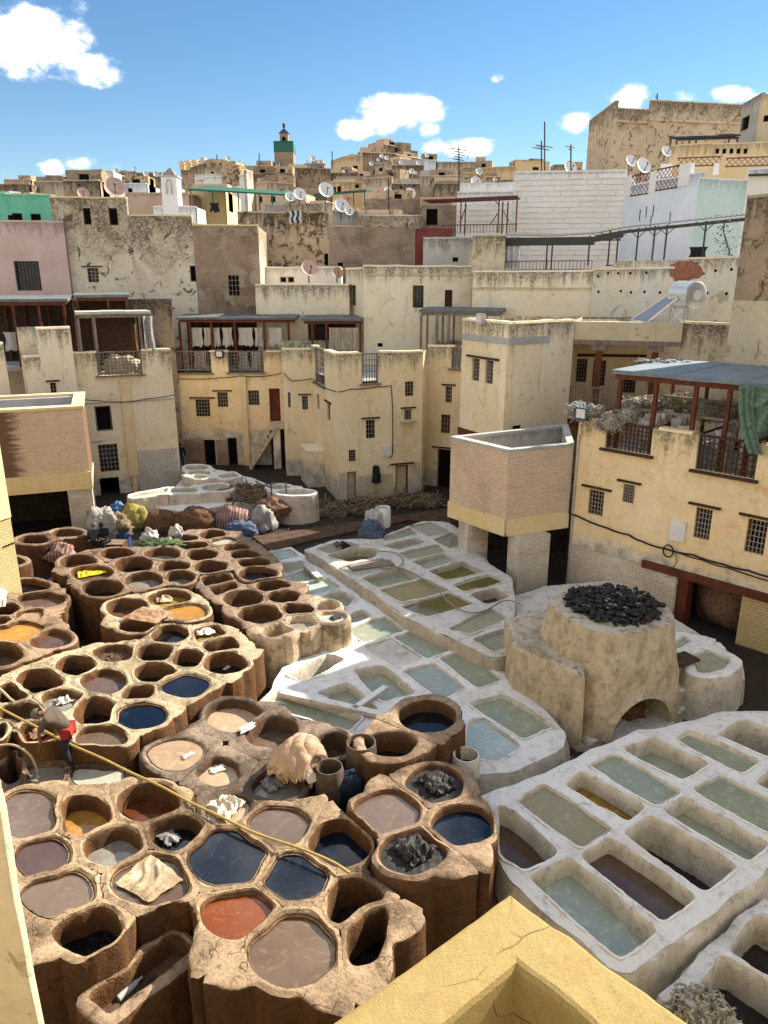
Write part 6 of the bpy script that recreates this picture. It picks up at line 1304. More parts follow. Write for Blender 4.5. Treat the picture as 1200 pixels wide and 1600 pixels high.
    for sg in (-1, 1):
        m = MB(); m.blob(fc + lt * .034 * sg + up * .022, (.012, .012, .008), 1, 0, 1, 8, 6); m.build('eye', 'hair', r); m = MB(); m.blob(hd + lt * .098 * sg - up * .03, (.018, .012, .03), 1, 0, 1, 8, 6); m.build('ear', 'skin', r)
    m = MB(); m.blob(fc - up * .05 - f * .004, (.012, .024, .007), 1, 0, 1, 8, 6); m.build('mouth', 'cloth_red', r); return r
def pose_stand(h=1.0): 
    J = dict(pelvis=(0, 0, .92), belly=(.01, 0, 1.08), chest=(0, 0, 1.28), neck=(0, 0, 1.46), jaw=(.02, 0, 1.53), head=(.02, 0, 1.62))
    for s_, k in (('L', 1), ('R', -1)): J.update({s_ + 'sh': (0, .19 * k, 1.40), s_ + 'el': (-.03, .26 * k, 1.13), s_ + 'wr': (.05, .27 * k, .90), s_ + 'ha': (.07, .27 * k, .82), s_ + 'hip': (0, .1 * k, .88), s_ + 'kn': (.03, .11 * k, .48), s_ + 'an': (0, .11 * k, .09), s_ + 'to': (.15, .13 * k, .04)})
    return J
def pose_bend():
    J = dict(pelvis=(-.02, 0, .88), belly=(.08, 0, 1.03), chest=(.24, 0, 1.19), neck=(.39, 0, 1.27), jaw=(.47, 0, 1.25), head=(.54, 0, 1.26))
    J.update(Lsh=(.30, .19, 1.23), Lel=(.46, .25, .98), Lwr=(.46, .22, .74), Lha=(.48, .21, .66), Rsh=(.30, -.19, 1.23), Rel=(.34, -.26, .93), Rwr=(.30, -.25, .64), Rha=(.32, -.24, .56), Lhip=(0, .1, .85), Lkn=(.06, .12, .47), Lan=(-.04, .13, .09), Lto=(.11, .14, .04), Rhip=(0, -.1, .85), Rkn=(.10, -.12, .48), Ran=(.02, -.13, .09), Rto=(.17, -.14, .04)); return J
def pose_sit():
    J = dict(pelvis=(0, 0, .48), belly=(.03, 0, .64), chest=(.08, 0, .83), neck=(.14, 0, .99), jaw=(.19, 0, 1.05), head=(.21, 0, 1.13))
    for s_, k in (('L', 1), ('R', -1)): J.update({s_ + 'sh': (.08, .19 * k, .94), s_ + 'el': (.14, .25 * k, .68), s_ + 'wr': (.36, .14 * k, .60), s_ + 'ha': (.43, .10 * k, .60), s_ + 'hip': (.02, .1 * k, .46), s_ + 'kn': (.42, .14 * k, .50), s_ + 'an': (.38, .13 * k, .09), s_ + 'to': (.52, .14 * k, .04)})
    return J
p = atz(113, 1196, .98); person((p.x, p.y, .96), math.pi * 1.03, 'man in taupe shirt and red shorts bending over a dark vat', pose_bend(), 'cloth_taupe', 'cloth_black', 'cap_grey', shorts='cloth_red')
p = atY(150, 855, 26.9); person((p.x, p.y, .36), 1.9, 'man in slate jacket sitting by the vats, back turned, left of two', pose_sit(), 'cloth_slate', 'cloth_black', 'cap_grey')
p = atY(168, 850, 27.2); person((p.x, p.y, .40), -1.9, 'man in dark jacket sitting by the vats, facing the court, right of two', pose_sit(), 'cloth_navy', 'cloth_black')
p = atz(284, 738, 0.0); person((p.x, p.y, 0.0), -1.2, 'man in black top and blue jeans standing in the far corner', pose_stand(), 'cloth_black', 'cloth_blue')
p = atz(549, 868, .7); person((p.x, p.y, -.05), -2.8, 'stooping worker in dark clothes down in a grey lime pit', pose_bend(), 'cloth_black', 'cloth_black', 'cap_grey')
m = MB(); p = atY(158, 858, 27.0); m.box(p.x - .75, p.x + .85, p.y - .05, p.y + .55, -.1, .74); m.build('stone_ledge', 'clay_brown', None, label='low clay ledge the two seated men sit on', cat='ledge')

# ------------------------------------------------------------------ goods in the court
def heap(name, label, cat, px, py, z, size, mat, seed=1, amp=.3, fold=0.0, group=None, rz=0.0, freq=1.8, res=(36, 20)):
    p = atz(px, py, z); m = MB(); m.blob((p.x, p.y, z + size[2] * .32), size, seed, amp, freq, res[0], res[1], flat=.38, fold=fold, rz=rz); return m.build(name, mat, None, label=label, cat=cat, group=group)
BG = 'bundles lying before the white far tanks'
heap('yellow_sack', 'big yellow plastic sack leaning against the white far tanks', 'sack', 212, 822, .05, (.66, .5, .80), 'yellow_sack', 2, .2, .05, BG)
heap('brown_bale', 'brown covered bale next to the yellow sack', 'bale', 253, 828, .05, (.72, .5, .70), 'bale_brown', 3, .16, .05, BG); heap('brown_bale', 'wider brown covered bale next to the striped bundle', 'bale', 305, 826, .05, (1.0, .55, .74), 'bale_brown', 4, .16, .05, BG)
heap('striped_bundle', 'red and white striped cloth bundle, rounded, on a blue cloth', 'bundle', 365, 822, .05, (.88, .6, .72), 'cloth_striped', 5, .2, .06, BG); heap('blue_cloth', 'faded blue cloth spilling from under the striped bundle', 'cloth', 376, 836, .05, (.8, .45, .42), 'tarp_blue', 6, .3, .08, BG)
heap('grey_tarp', 'grey crumpled tarpaulin heap beside the blue barrow', 'tarpaulin', 411, 826, .05, (.62, .5, .72), 'tarp_grey', 7, .3, .08, BG); heap('rag_heap', 'brown rags heaped on top of the grey tarpaulin', 'rags', 424, 803, .5, (.7, .5, .55), 'bale_red', 8, .4, .1, BG)
heap('striped_bundle', 'small red striped bundle beside the clay basins at left', 'bundle', 97, 873, .5, (.55, .4, .42), 'cloth_striped', 9, .3, .12); heap('white_sack', 'large grey white sack bulging behind the two seated men', 'sack', 166, 850, .2, (.75, .5, 1.15), 'tarp_grey', 10, .3, .12)
heap('blue_bag', 'bright blue plastic bag in the dark doorway', 'bag', 185, 806, .3, (.32, .3, .5), 'blue_bag', 11, .3, .1); heap('twig_bundle', 'brown twig bundle on the blue drum', 'twigs', 181, 828, .75, (.6, .45, .5), 'hide_heap', 12, .6, .25)
heap('white_bag', 'knotted white plastic bag on the vat edge, left of two', 'bag', 235, 846, 1.4, (.30, .24, .34), 'bag_white', 13, .4, .15); heap('white_bag', 'white plastic bag with a twisted top, right of two', 'bag', 276, 840, 1.4, (.26, .2, .34), 'bag_white', 14, .4, .15)
heap('leaf_heap', 'spread heap of green leaves on the vat edge', 'leaves', 250, 853, 1.45, (.75, .4, .14), 'leaf_green', 15, .6, .2, freq=5, res=(50, 20))

a, z = RF.hit(1118, 975); m = MB(); m.blob(RF.pt(a - .1, -1.35, .75), (1.15, .8, 1.15), 20, .12, 1.8, 40, 22, flat=.7, fold=.03, rz=math.atan2(RF.d.y, RF.d.x)); m.build('brown_bundle', 'bale_red', None, label='reddish bale filling the dark opening below the right house', cat='bale')
heap('blue_tarp', 'blue patterned tarpaulin bundle at the head of the lime tanks', 'tarpaulin', 582, 838, 1.1, (.50, .4, .46), 'tarp_blue', 21, .35, .15); heap('white_bundle', 'pale knotted sack behind the blue tarpaulin', 'sack', 586, 826, 1.1, (.40, .32, .6), 'bag_white', 22, .3, .1)
heap('dirt_heap', 'dark debris between the rounded vat block and the yellow parapet', 'debris', 715, 1432, .05, (1.0, .7, .4), 'crumbs', 24, .7, .2)
def scraps(label, px, py, z, size, mat, seed, n=260, name='hide_heap', cat='hide heap', s0=.05, s1=.16):
    p = atz(px, py, z); r2 = random.Random(seed); m = MB(); m.blob((p.x, p.y, z), (size[0] * .92, size[1] * .92, size[2] * .9), seed, .25, 2.0, 28, 14)
    for k in range(n):
        a, ph = r2.uniform(0, 6.28), math.acos(r2.uniform(0, 1)); d = Vector((math.sin(ph) * math.cos(a), math.sin(ph) * math.sin(a), math.cos(ph))); q = Vector((p.x + d.x * size[0], p.y + d.y * size[1], z + d.z * size[2] * (1 + .2 * r2.random()))); s_ = r2.uniform(s0, s1); w = [q]
        t = Vector((r2.gauss(0, 1), r2.gauss(0, 1), r2.gauss(-.3, .5))).normalized()
        for j in range(3): w.append(w[-1] + t * s_ + Vector((0, 0, r2.gauss(0, .03))))
        m.tube(w, [s_ * .12, s_ * .34, s_ * .3, s_ * .1], 5)
    m.soft = True; return m.build(name, mat, None, label=label, cat=cat)
scraps('large heap of brown scraps behind the white round tank', 388, 775, .9, (1.4, .8, .45), 'hide_heap', 16, 420)
scraps('straw coloured scrap heap against the central house, left of two', 576, 800, .05, (.75, .6, .6), 'hide_heap', 17, 320)
scraps('wide scrap heap below the central doorway, right of two', 648, 788, .05, (1.5, .6, .5), 'hide_heap', 18, 420)
scraps('pale rubble and scraps below the tower side of the central house', 512, 798, .05, (1.3, 1.0, .35), 'hide_heap', 19, 380, 'rubble_heap', 'rubble')
# folded stack of tan hides
def folded_hides():
    p = atz(470, 1206, 1.25); m = MB(); r2 = random.Random(8); m.blob((p.x, p.y, p.z + .2), (.40, .34, .38), 3, .1, 1.5, 28, 16)
    for k in range(13):
        f = k / 12; ang = -.5 + r2.uniform(-.25, .25); ca, sa = math.cos(ang), math.sin(ang); off = -.40 + .62 * f; top = .18 + .50 * math.sin(math.pi * (.12 + .55 * f)) ; wd = .50 * math.sin(math.pi * (.22 + .55 * f)); sd2 = k * 1.7
        def fn(u, v):
            t = (u - .5) * 2; s_ = (v - .5) * 2; n1 = mnoise.noise(Vector((t * 1.6, s_ * 1.3, sd2))); edge = 1 + .12 * mnoise.noise(Vector((s_ * 3, sd2, 1)))
            x = off + .20 * t * edge + .05 * n1; y = s_ * (wd + .06); z = top - .30 * abs(s_) ** 2.6 * (top + .1) / .6 - .16 * abs(t) ** 2 - .05 * t + .05 * n1 + .03 * math.sin(7 * s_ + sd2)
            return (p.x + x * ca - y * sa, p.y + x * sa + y * ca, p.z + max(z, .02) + .01 * k)
        m.sheet(fn, 12, 26, .03)
    m.soft = True; m.build('hide_stack', 'hide_tan', None, label='rounded stack of folded tan hides among the wet vats', cat='hides')
    m = MB(); a, b, c, d = (atz(*q) for q in ((440, 1180, 1.75), (452, 1172, 1.8), (500, 1212, 1.5), (482, 1226, 1.35))); m.sheet(lambda u, v: a.lerp(b, u).lerp(d.lerp(c, u), v) + Vector((0, 0, .05 * math.sin(9 * v + 3 * u))), 8, 16, .012); m.build('loose_hide', 'hide_cream', None, label='cream hide edge hanging out below the folded stack', cat='hide')
folded_hides()
def hide_sheet(label, px, z, mat, amp=.04, n=22, name='wet_hide', freq=3.0, seed=0, group=None, thick=.012, edge=.10):
    a, b, c, d = (atz(x, y, z) for x, y in px); m = MB()
    def fn(u, v):
        e0 = 1 - edge * .5 + edge * mnoise.noise(Vector((4 * u + seed, 4 * v, 1))); uu, vv = .5 + (u - .5) * e0, .5 + (v - .5) * e0
        q = a.lerp(b, uu).lerp(d.lerp(c, uu), vv); w1 = mnoise.noise(Vector((q.x * freq * .8, q.y * freq * .8, seed))); rg = 1 - abs(mnoise.noise(Vector((q.x * freq * 1.3 + w1, q.y * freq * .7, seed + 5)))) * 2; fall = min(1, 6 * min(u, 1 - u, v, 1 - v)); return q + Vector((0, 0, (max(0, rg) ** 2 + .4 * w1 + .2) * amp * (.35 + .65 * fall)))
    m.sheet(fn, n, n, thick); return m.build(name, mat, None, label=label, cat='hide', group=group)
hide_sheet('square cream hide with a dark stain floating on the brown vat', [(234, 1332), (290, 1376), (232, 1413), (178, 1382)], 1.40, 'hide_stained', .05, 40, seed=3)
hide_sheet('brown stiff hide laid across the small sunlit vats', [(222, 948), (272, 958), (245, 976), (190, 966)], 1.60, 'hide_brown', .05, 26, seed=5); hide_sheet('bright yellow hides floating in a dark far vat', [(118, 894), (166, 889), (169, 896), (122, 904)], 1.36, 'yellow_hide', .07, 26, seed=6)
hide_sheet('pale ochre hide block soaking in the amber vat', [(244, 936), (268, 932), (272, 940), (245, 943)], 1.29, 'hide_stained', .10, 16, seed=7); hide_sheet('white hides bunched in the golden square vat', [(301, 985), (332, 980), (340, 991), (306, 996)], 1.30, 'hide_white', 0.096, 26, seed=8, edge=.3)
hide_sheet('grey white hides rising in a grey vat of the pale honeycomb', [(82, 1094), (108, 1087), (118, 1097), (88, 1105)], 1.29, 'hide_white', 0.072, 24, seed=9, edge=.4); hide_sheet('crumpled cream hides overflowing a vat beside the yellow hose', [(316, 1262), (345, 1240), (392, 1252), (352, 1290)], 1.19, 'hide_cream', 0.078, 60, seed=10, edge=.3, freq=5)
hide_sheet('white hide curled in the smooth tan bath', [(282, 1182), (300, 1174), (306, 1178), (286, 1190)], 1.205, 'hide_white', 0.036, 14, seed=11, edge=.4); hide_sheet('curled cream hide in the small round tan vat', [(322, 1202), (350, 1194), (356, 1203), (330, 1212)], 1.08, 'hide_white', 0.042, 18, seed=12, edge=.5)
hide_sheet('ragged white hide draped over the rim between two tan vats', [(368, 1138), (398, 1126), (402, 1136), (376, 1150)], 1.28, 'hide_white', 0.036, 18, seed=13, edge=.4); hide_sheet('grey wet hides in the dark vat below the folded stack', [(402, 1222), (436, 1206), (450, 1230), (420, 1244)], 1.07, 'ash', 0.072, 26, seed=14, edge=.4)
hide_sheet('pale hide scraps in the left wine brown vat below the front wall', [(372, 940), (390, 936), (396, 942), (378, 946)], 1.02, 'hide_white', 0.048, 12, seed=15, edge=.4); hide_sheet('pale hide scraps in the larger wine brown vat', [(392, 966), (424, 962), (428, 970), (400, 973)], 1.02, 'hide_white', 0.042, 14, seed=16, edge=.4)
hide_sheet('dark leather scrap in the round milky vat by the lime tanks', [(512, 966), (530, 960), (536, 966), (520, 971)], 1.44, 'hide_charcoal', 0.030, 12, seed=17, edge=.4); hide_sheet('ash grey lumps floating in the black vat', [(236, 1302), (268, 1292), (290, 1312), (262, 1328)], 1.17, 'ash', 0.054, 30, seed=18, edge=.4)
hide_sheet('pale curled hides at the bottom of the right sunlit vat', [(332, 1046), (362, 1038), (370, 1044), (345, 1052)], 1.02, 'hide_white', 0.048, 14, seed=19, edge=.5); hide_sheet('dark red and grey clothes in the whitewashed side box', [(462, 1050), (506, 1034), (512, 1042), (472, 1060)], .24, 'cloth_striped', .14, 20, seed=20, edge=.4)
hide_sheet('brown hide bundle sunk in the rusty vat', [(40, 1146), (72, 1134), (80, 1148), (50, 1160)], 1.22, 'hide_brown', .06, 18, seed=21, edge=.4); hide_sheet('white hide bundle at the left frame edge on the red clay block', [(-14, 915), (12, 925), (10, 950), (-14, 955)], 1.55, 'hide_white', 0.168, 22, seed=22, edge=.2)
hide_sheet('black wet hide folded across the rounded block vat nearest the viewer', [(604, 1318), (650, 1302), (686, 1328), (636, 1352)], 1.56, 'hide_charcoal', .10, 40, seed=41, edge=.3, freq=4); hide_sheet('second black wet hide slumped in the vat nearest the viewer', [(616, 1334), (664, 1312), (688, 1336), (646, 1358)], 1.53, 'hide_black', .12, 40, seed=42, edge=.4, freq=5)
hide_sheet('black hide sunk in the rear vat of the rounded block', [(646, 1218), (684, 1201), (716, 1222), (676, 1244)], 1.54, 'hide_charcoal', .10, 36, seed=43, edge=.3, freq=4); hide_sheet('second black hide in the rear vat of the rounded block', [(660, 1230), (700, 1210), (718, 1232), (682, 1250)], 1.52, 'hide_black', .12, 36, seed=44, edge=.4, freq=5)
# drums, cans, bottles
def drum(label, px, py, z, r, h, mat, inner='shade', bulge=.04, name='drum', lean=(0, 0, 1), n=28, liq=None):
    p = atz(px, py, z); e_ = empty(name, p, label, 'drum'); m = MB(); m.lathe(p, [(r, 0), (r * (1 + bulge), h * .2), (r * (1 + bulge * .7), h * .5), (r * (1 + bulge), h * .8), (r * .98, h), (r * .90, h), (r * .88, h * .4)], n, axis=lean, cap=False); m.build('shell', mat, e_); m = MB(); m.lathe(p, [(0.01, h * .45), (r * .89, h * .45)], n, axis=lean, cap=False); m.build('content', inner, e_); return e_
drum('rusty open metal drum, taller, with green inside', 565, 1222, .80, .30, .95, 'barrel_rust', 'barrel_green', .02); drum('dark rusty drum, shorter, left of the green lined one', 516, 1252, .80, .26, .80, 'barrel_rust', 'shade', .12); drum('tall white plastic drum behind the blue tarpaulin', 599, 822, 1.15, .28, .8, 'white_metal', 'grey_plaster', .08); drum('navy blue plastic drum beside the seated men', 192, 853, .1, .32, .85, 'blue_plastic', 'shade', .05)
drum('black bucket at the foot of the stairs', 384, 722, .0, .3, .55, 'cloth_black'); drum('small blue bucket by the dark door under the landing', 456, 738, .05, .28, .5, 'blue_plastic'); drum('white clay pot wedged between the vat block and lime tanks', 727, 1214, .75, .27, .55, 'lime_white', 'mud', .1)
def jerrycan(label, px, py, z, mat, s=1.0, rz=0.0, lie=False):
    p = atz(px, py, z); e_ = empty('jerrycan', p, label, 'canister'); m = MB(); w, d, h = .17 * s, .11 * s, .42 * s; c, s_ = math.cos(rz), math.sin(rz); T = lambda x, y, zz: (p.x + x * c - (zz if lie else y) * s_, p.y + x * s_ + (zz if lie else y) * c, p.z + (y + d if lie else zz))
    lv = [(0, .86), (.05, 1.0), (.6, 1.0), (.82, .95), (1.0, .45)]; vs = []; n = 16
    for (t, k) in lv:
        for i in range(n): a = 2 * math.pi * i / n; cc, ss = math.cos(a), math.sin(a); q = (abs(cc) ** 4 + abs(ss) ** 4) ** -.25; vs.append(T(w * k * q * cc, d * k * q * ss, h * t))
    fs = [(j * n + i, j * n + (i + 1) % n, (j + 1) * n + (i + 1) % n, (j + 1) * n + i) for j in range(len(lv) - 1) for i in range(n)] + [tuple(range(n))[::-1], tuple((len(lv) - 1) * n + i for i in range(n))]
    m.add(vs, fs, smooth=True); m.build('body', mat, e_); m = MB(); m.tube([T(.05 * s, 0, h), T(.05 * s, 0, h * 1.12)], .03 * s, 10); m.build('cap', mat, e_); m = MB(); m.tube([T(-.09 * s, 0, h * .98), T(-.09 * s, 0, h * 1.1), T(.02 * s, 0, h * 1.1), T(.04 * s, 0, h * .98)], .014 * s, 6); m.build('handle', mat, e_)
jerrycan('dark blue plastic canister between the two rusty drums', 546, 1252, .80, 'cloth_navy', 1.5, .3); jerrycan('yellow plastic canister floating in the black crescent vat', 560, 1492, .62, 'yellow_sack', 1.1, 1.2, True)
def bottle(label, px, py, z, rz, L_=.34):
    p = atz(px, py, z); d = Vector((math.cos(rz), math.sin(rz), .12)); m = MB(); m.lathe(p, [(.02, 0), (.055, .015), (.058, L_ * .62), (.05, L_ * .72), (.018, L_ * .88), (.018, L_)], 14, axis=d); m.build('plastic_bottle', 'bag_white', None, label=label, cat='bottle')
bottle('white plastic bottle lying lower in the clay trough', 184, 1562, .60, .9, .42); bottle('crumpled white plastic bottle higher in the clay trough', 188, 1534, .60, 1.2, .30)
hide_sheet('torn white plastic scrap at the top of the clay trough', [(190, 1528), (212, 1502), (216, 1506), (198, 1536)], .58, 'bag_white', 0.036, 12, name='plastic_scrap', seed=30, edge=.5)
def blue_chair():
    p = atz(438, 812, .05); e_ = empty('handcart', p, 'blue tipped up handcart with two upright handles', 'handcart'); m = MB(); F = Face((p.x - .42, p.y), (p.x + .42, p.y)); m.hexa([F.pt(.05, .0, .35), F.pt(.79, .0, .35), F.pt(.79, -.35, .45), F.pt(.05, -.35, .45), F.pt(0, .25, 1.05), F.pt(.84, .25, 1.05), F.pt(.84, -.1, 1.15), F.pt(0, -.1, 1.15)]); m.build('tray', 'blue_plastic', e_)
    for a in (.08, .76): m = MB(); m.tube([F.pt(a, -.2, .02), F.pt(a, .05, .9), F.pt(a, .1, 1.85)], .03, 8); m.build('handle', 'blue_plastic', e_)
    m = MB(); m.lathe(F.pt(.36, -.1, .2), [(.05, 0), (.2, .0), (.2, .12), (.05, .12)], 18, axis=(1, 0, 0)); m.build('wheel', 'cloth_black', e_)
blue_chair()
def blue_rack():
    p = atz(828, 948, 1.55); e_ = empty('wire_rack', p, 'light blue metal rack lying by the furnace', 'rack'); F = Face((p.x - .3, p.y), (p.x + .3, p.y + .1)); m = MB()
    for z in (0, .18, .36): m.bar(F.pt(0, 0, z + .04), F.pt(.6, 0, z + .04), .03)
    for a in (0, .2, .4, .6): m.bar(F.pt(a, 0, 0), F.pt(a, 0, .5 if a in (0, .6) else .4), .03)
    m.build('frame', 'blue_rack', e_); m = MB(); m.fbox(F, -.2, .65, .05, .55, .0, .06); m.build('tray', 'blue_rack', e_)
blue_rack()
# hoses and planks
def hose(label, px, z, mat, r=.03, name='hose', sag=None):
    P = [atz(*q[:2], q[2] if len(q) > 2 else z) for q in px]; out = []
    for i in range(len(P) - 1):
        p0, p1, p2, p3 = P[max(i - 1, 0)], P[i], P[i + 1], P[min(i + 2, len(P) - 1)]
        for k in range(8): t = k / 8; out.append(.5 * ((2 * p1) + (p2 - p0) * t + (2 * p0 - 5 * p1 + 4 * p2 - p3) * t * t + (3 * p1 - p0 - 3 * p2 + p3) * t ** 3))
    out.append(P[-1]); m = MB(); m.tube(out, r, 8); return m.build(name, mat, None, label=label, cat='hose')
hose('long yellow hose stretched across the vats', [(-20, 1095, 1.6), (20, 1117, 1.56), (60, 1137, 1.55), (110, 1163, 1.55), (160, 1185, 1.50), (200, 1205, 1.45), (250, 1228, 1.5), (300, 1255, 1.5), (345, 1276, 1.55), (400, 1302, 1.55), (470, 1326, 1.58), (520, 1347, 1.58), (546, 1364, 1.5)], 1.5, 'yellow_hose', .024)
hose('pale hose curving down into the dark trough at left', [(-10, 1166, 1.5), (20, 1164, 1.5), (45, 1178, 1.5), (57, 1200, 1.2), (59, 1215, .95)], 1.4, 'pale_hose', .024); hose('pale hose loops lying at the left frame edge', [(-10, 1135, 1.5), (8, 1128, 1.52), (14, 1140, 1.52), (4, 1155, 1.52), (-8, 1158, 1.52)], 1.5, 'pale_hose', .025)
hose('white hoses hanging over the left edge vats', [(-10, 1070, 1.5), (4, 1080, 1.52), (16, 1092, 1.5), (22, 1096, 1.5)], 1.5, 'pale_hose', .03); hose('grey hose looping over the raised lime tank block', [(592, 861, 1.2), (618, 864, 1.22), (630, 875, 1.22), (622, 886, 1.22), (596, 889, 1.2), (605, 884, 1.24), (640, 893, 1.22), (680, 918, 1.22), (700, 940, 1.22), (728, 956, 1.22), (755, 955, 1.22), (790, 938, 1.25), (815, 945, 1.5)], 1.2, 'grey_hose', .022)
def plank(label, a, b, z, w, h, mat):
    m = MB(); m.bar(atz(*a, z), atz(*b, z), w, h); m.build('plank', mat, None, label=label, cat='plank')
plank('white plank laid across two lime tanks', (552, 1108), (603, 1073), .84, .16, .06, 'lime_white'); plank('white beam along the big sunlit lime tank', (440, 1082), (600, 1118), .82, .2, .1, 'lime_white'); plank('grey board lying in the pale tank of the raised block', (548, 887), (612, 878), 1.16, .5, .03, 'wood_grey'); plank('rough grey log on the lime tank edge', (478, 885), (500, 904), .86, .22, .12, 'lime_grey'); plank('dark slatted board beside the furnace', (1050, 1035), (1082, 1025), 1.3, .5, .06, 'wood_dark')
heap('dark_jacket', 'dark jacket hanging on the central house wall', 'jacket', 588, 752, 1.0, (.2, .1, .6), 'cloth_black', 40, .3, .1)
p = atz(176, 800, 0.0)
# ------------------------------------------------------------------ hanging hides
def hang(label, F, x0, x1, y0, y1, b_, mat='hide_white', group=None, seed=0, name='hanging_hide', wav=.05):
    a0, zt = F.hit(x0, y0, b_); a1, _ = F.hit(x1, y0, b_); _, zb = F.hit((x0 + x1) / 2, y1, b_); m = MB()
    def fn(u, v):
        n = mnoise.noise(Vector((u * 3 + seed * 2.7, v * 2, seed))); drop = 1 - v * (1 + .25 * mnoise.noise(Vector((u * 4.5, seed, 3)))) ; sq = 1 - .22 * math.sin(math.pi * min(v * 1.3, 1)) * (1 if seed % 2 else .6)
        return F.pt((a0 + a1) / 2 + (u - .5) * (a1 - a0) * sq, b_ + wav * math.sin(u * 9 + seed) + .06 * n, zb + (zt - zb) * drop)
    m.sheet(fn, 12, 12, .012); m.build(name, mat, None, label=label, cat='hide', group=group)
GA = 'pale hides hanging under the long canopy'
for k, (x0, x1, y1) in enumerate([(297, 316, 541), (318, 330, 540), (333, 343, 541), (346, 363, 541), (371, 395, 540), (397, 410, 541), (418, 441, 540)]): hang('pale hide hanging in the row under the long canopy, ' + ORD[k], HF, x0, x1, 512, y1, -.25, group=GA, seed=k)
for k, (x0, x1) in enumerate([(302, 322), (372, 388), (392, 408)]): hang('pale hide hanging low behind the balcony lattice, ' + ORD[k], HF, x0, x1, 548, 578, -.6, group='hides behind the lattice', seed=k + 20)
for k in range(15): hang('narrow folded hide in the short canopy rack, ' + ORD[k], CFc, 514 + 3.2 * k, 517.6 + 3.2 * k, 512, 546 + (k % 3), -.05 - .05 * (k % 3), 'hide_cream', 'folded hides in the rack', k + 40, 'folded_hide', .02)
def drape(label, F, a, b_, z, w, l, mat, group, seed):
    m = MB()
    def fn(u, v):
        t = (v - .5) * 2; d = abs(t); n = mnoise.noise(Vector((u * 3, v * 3, seed))); return F.pt(a + (u - .5) * w * (1 - .2 * d) + .03 * n, b_ + t * .18 + .05 * math.sin(6 * u + seed) * d, z - l * d ** 1.2 + .04 * n)
    m.sheet(fn, 8, 14, .014); m.build('draped_hide', mat, None, label=label, cat='hide', group=group)
GB = 'white hides draped on the rails under the blue canopy'
k = 0
for (x, y, b_) in [(1008, 652, -1.2), (1016, 648, -1.8), (1026, 645, -2.4), (1036, 643, -2.8), (1046, 641, -3.2), (1058, 655, -1.2), (1066, 651, -1.8), (1076, 647, -2.4), (1130, 662, -2.0), (1138, 660, -2.4), (1147, 658, -2.8), (1156, 657, -3.2), (1165, 670, -1.6), (1173, 668, -2.0), (1182, 666, -2.4), (1192, 664, -2.8)]:
    a, z = RF.hit(x, y, b_); drape('small white hide draped on a rail under the blue canopy, ' + ORD[k], RF, a, b_, z, .34, .38, 'hide_white', GB, k); k += 1
for (x0, x1, y0, y1) in [(1002, 1021, 656, 676), (1058, 1081, 664, 686), (1117, 1145, 672, 690), (1158, 1187, 680, 700)]: hang('broad white hide hanging in front under the blue canopy, ' + ORD[k - 16], RF, x0, x1, y0, y1 + 12, -.42, group='broad hides under the blue canopy', seed=k); k += 1
for (x0, x1, y0, y1) in [(1003, 1016, 670, 708), (1120, 1138, 690, 728), (1156, 1178, 700, 734)]: hang('ragged white hide behind the dark balcony bars, ' + ORD[k - 20], RF, x0, x1, y0, y1, -.75, group='hides behind the dark bars', seed=k); k += 1
# wool along the parapet
def wool(label, F, x, y, b_, size, seed, mat='wool'):
    a, z = F.hit(x, y, b_); m = MB(); c = Vector(F.pt(a, b_, z)); r2 = random.Random(seed)
    for k in range(330):
        d = Vector((r2.gauss(0, 1), r2.gauss(0, 1), r2.gauss(0, 1))).normalized(); q = c + Vector((d.x * size[0], d.y * size[1], d.z * size[2])) * r2.uniform(.62, .95); w = [q]
        for j in range(5): w.append(w[-1] + Vector((r2.gauss(0, .038), r2.gauss(0, .038), r2.gauss(-.010, .032))))
        m.tube(w, [.010, .018, .019, .018, .015, .008], 5)
    m.blob(c, (size[0] * .75, size[1] * .75, size[2] * .75), seed, .35, 2.4, 18, 10); m.build('wool_heap', mat, None, label=label, cat='wool', group='wool drying on the right terrace')
FB = Face(atz(1050, 1585, .9)[:2], atz(1150, 1585, .9)[:2]); wool('shaggy pale fleece heap on the bottom right tank edge', FB, 1094, 1580, 0, (.42, .32, .24), 31, 'wool_fleece')
wool('pale wool bunch at the left end of the terrace wall', RF, 903, 640, -.15, (.32, .3, .28), 1, 'bag_white'); wool('pale wool bunch right of the floodlight', RF, 926, 645, -.15, (.36, .3, .28), 2, 'wool'); wool('curly wool mass hanging over the first balcony bars', RF, 958, 660, -.05, (.62, .3, .34), 3); wool('curly wool mass beside the first canopy post', RF, 982, 648, -.3, (.36, .3, .30), 4)
wool('grey wool heap at the back of the terrace, first', RF, 990, 634, -3.0, (.55, .4, .35), 5, 'wool_fleece'); wool('grey wool heap at the back of the terrace, second', RF, 1015, 632, -3.4, (.6, .4, .35), 6, 'wool_fleece'); wool('grey wool heap at the back of the terrace, third', RF, 1067, 632, -3.9, (.8, .4, .45), 7, 'wool_fleece'); wool('long grey wool heap near the green netting', RF, 1120, 643, -3.9, (1.2, .4, .4), 8, 'wool_fleece')
# dark scraps on the canopy roof
a, z = RF.hit(1032, 568, -3.2); m = MB(); c = Vector(RF.pt(a, -3.2, cz + .18))
for k in range(60): m.blob(c + Vector((rnd.uniform(-.9, .9), rnd.uniform(-.5, .5), rnd.uniform(-.04, .06))), (rnd.uniform(.05, .16), .05, .03), k, .6, 2, 8, 5, rz=rnd.uniform(0, 3))
m.build('scrap_heap', 'ash', None, label='grey scraps scattered on the blue canopy roof', cat='scraps')
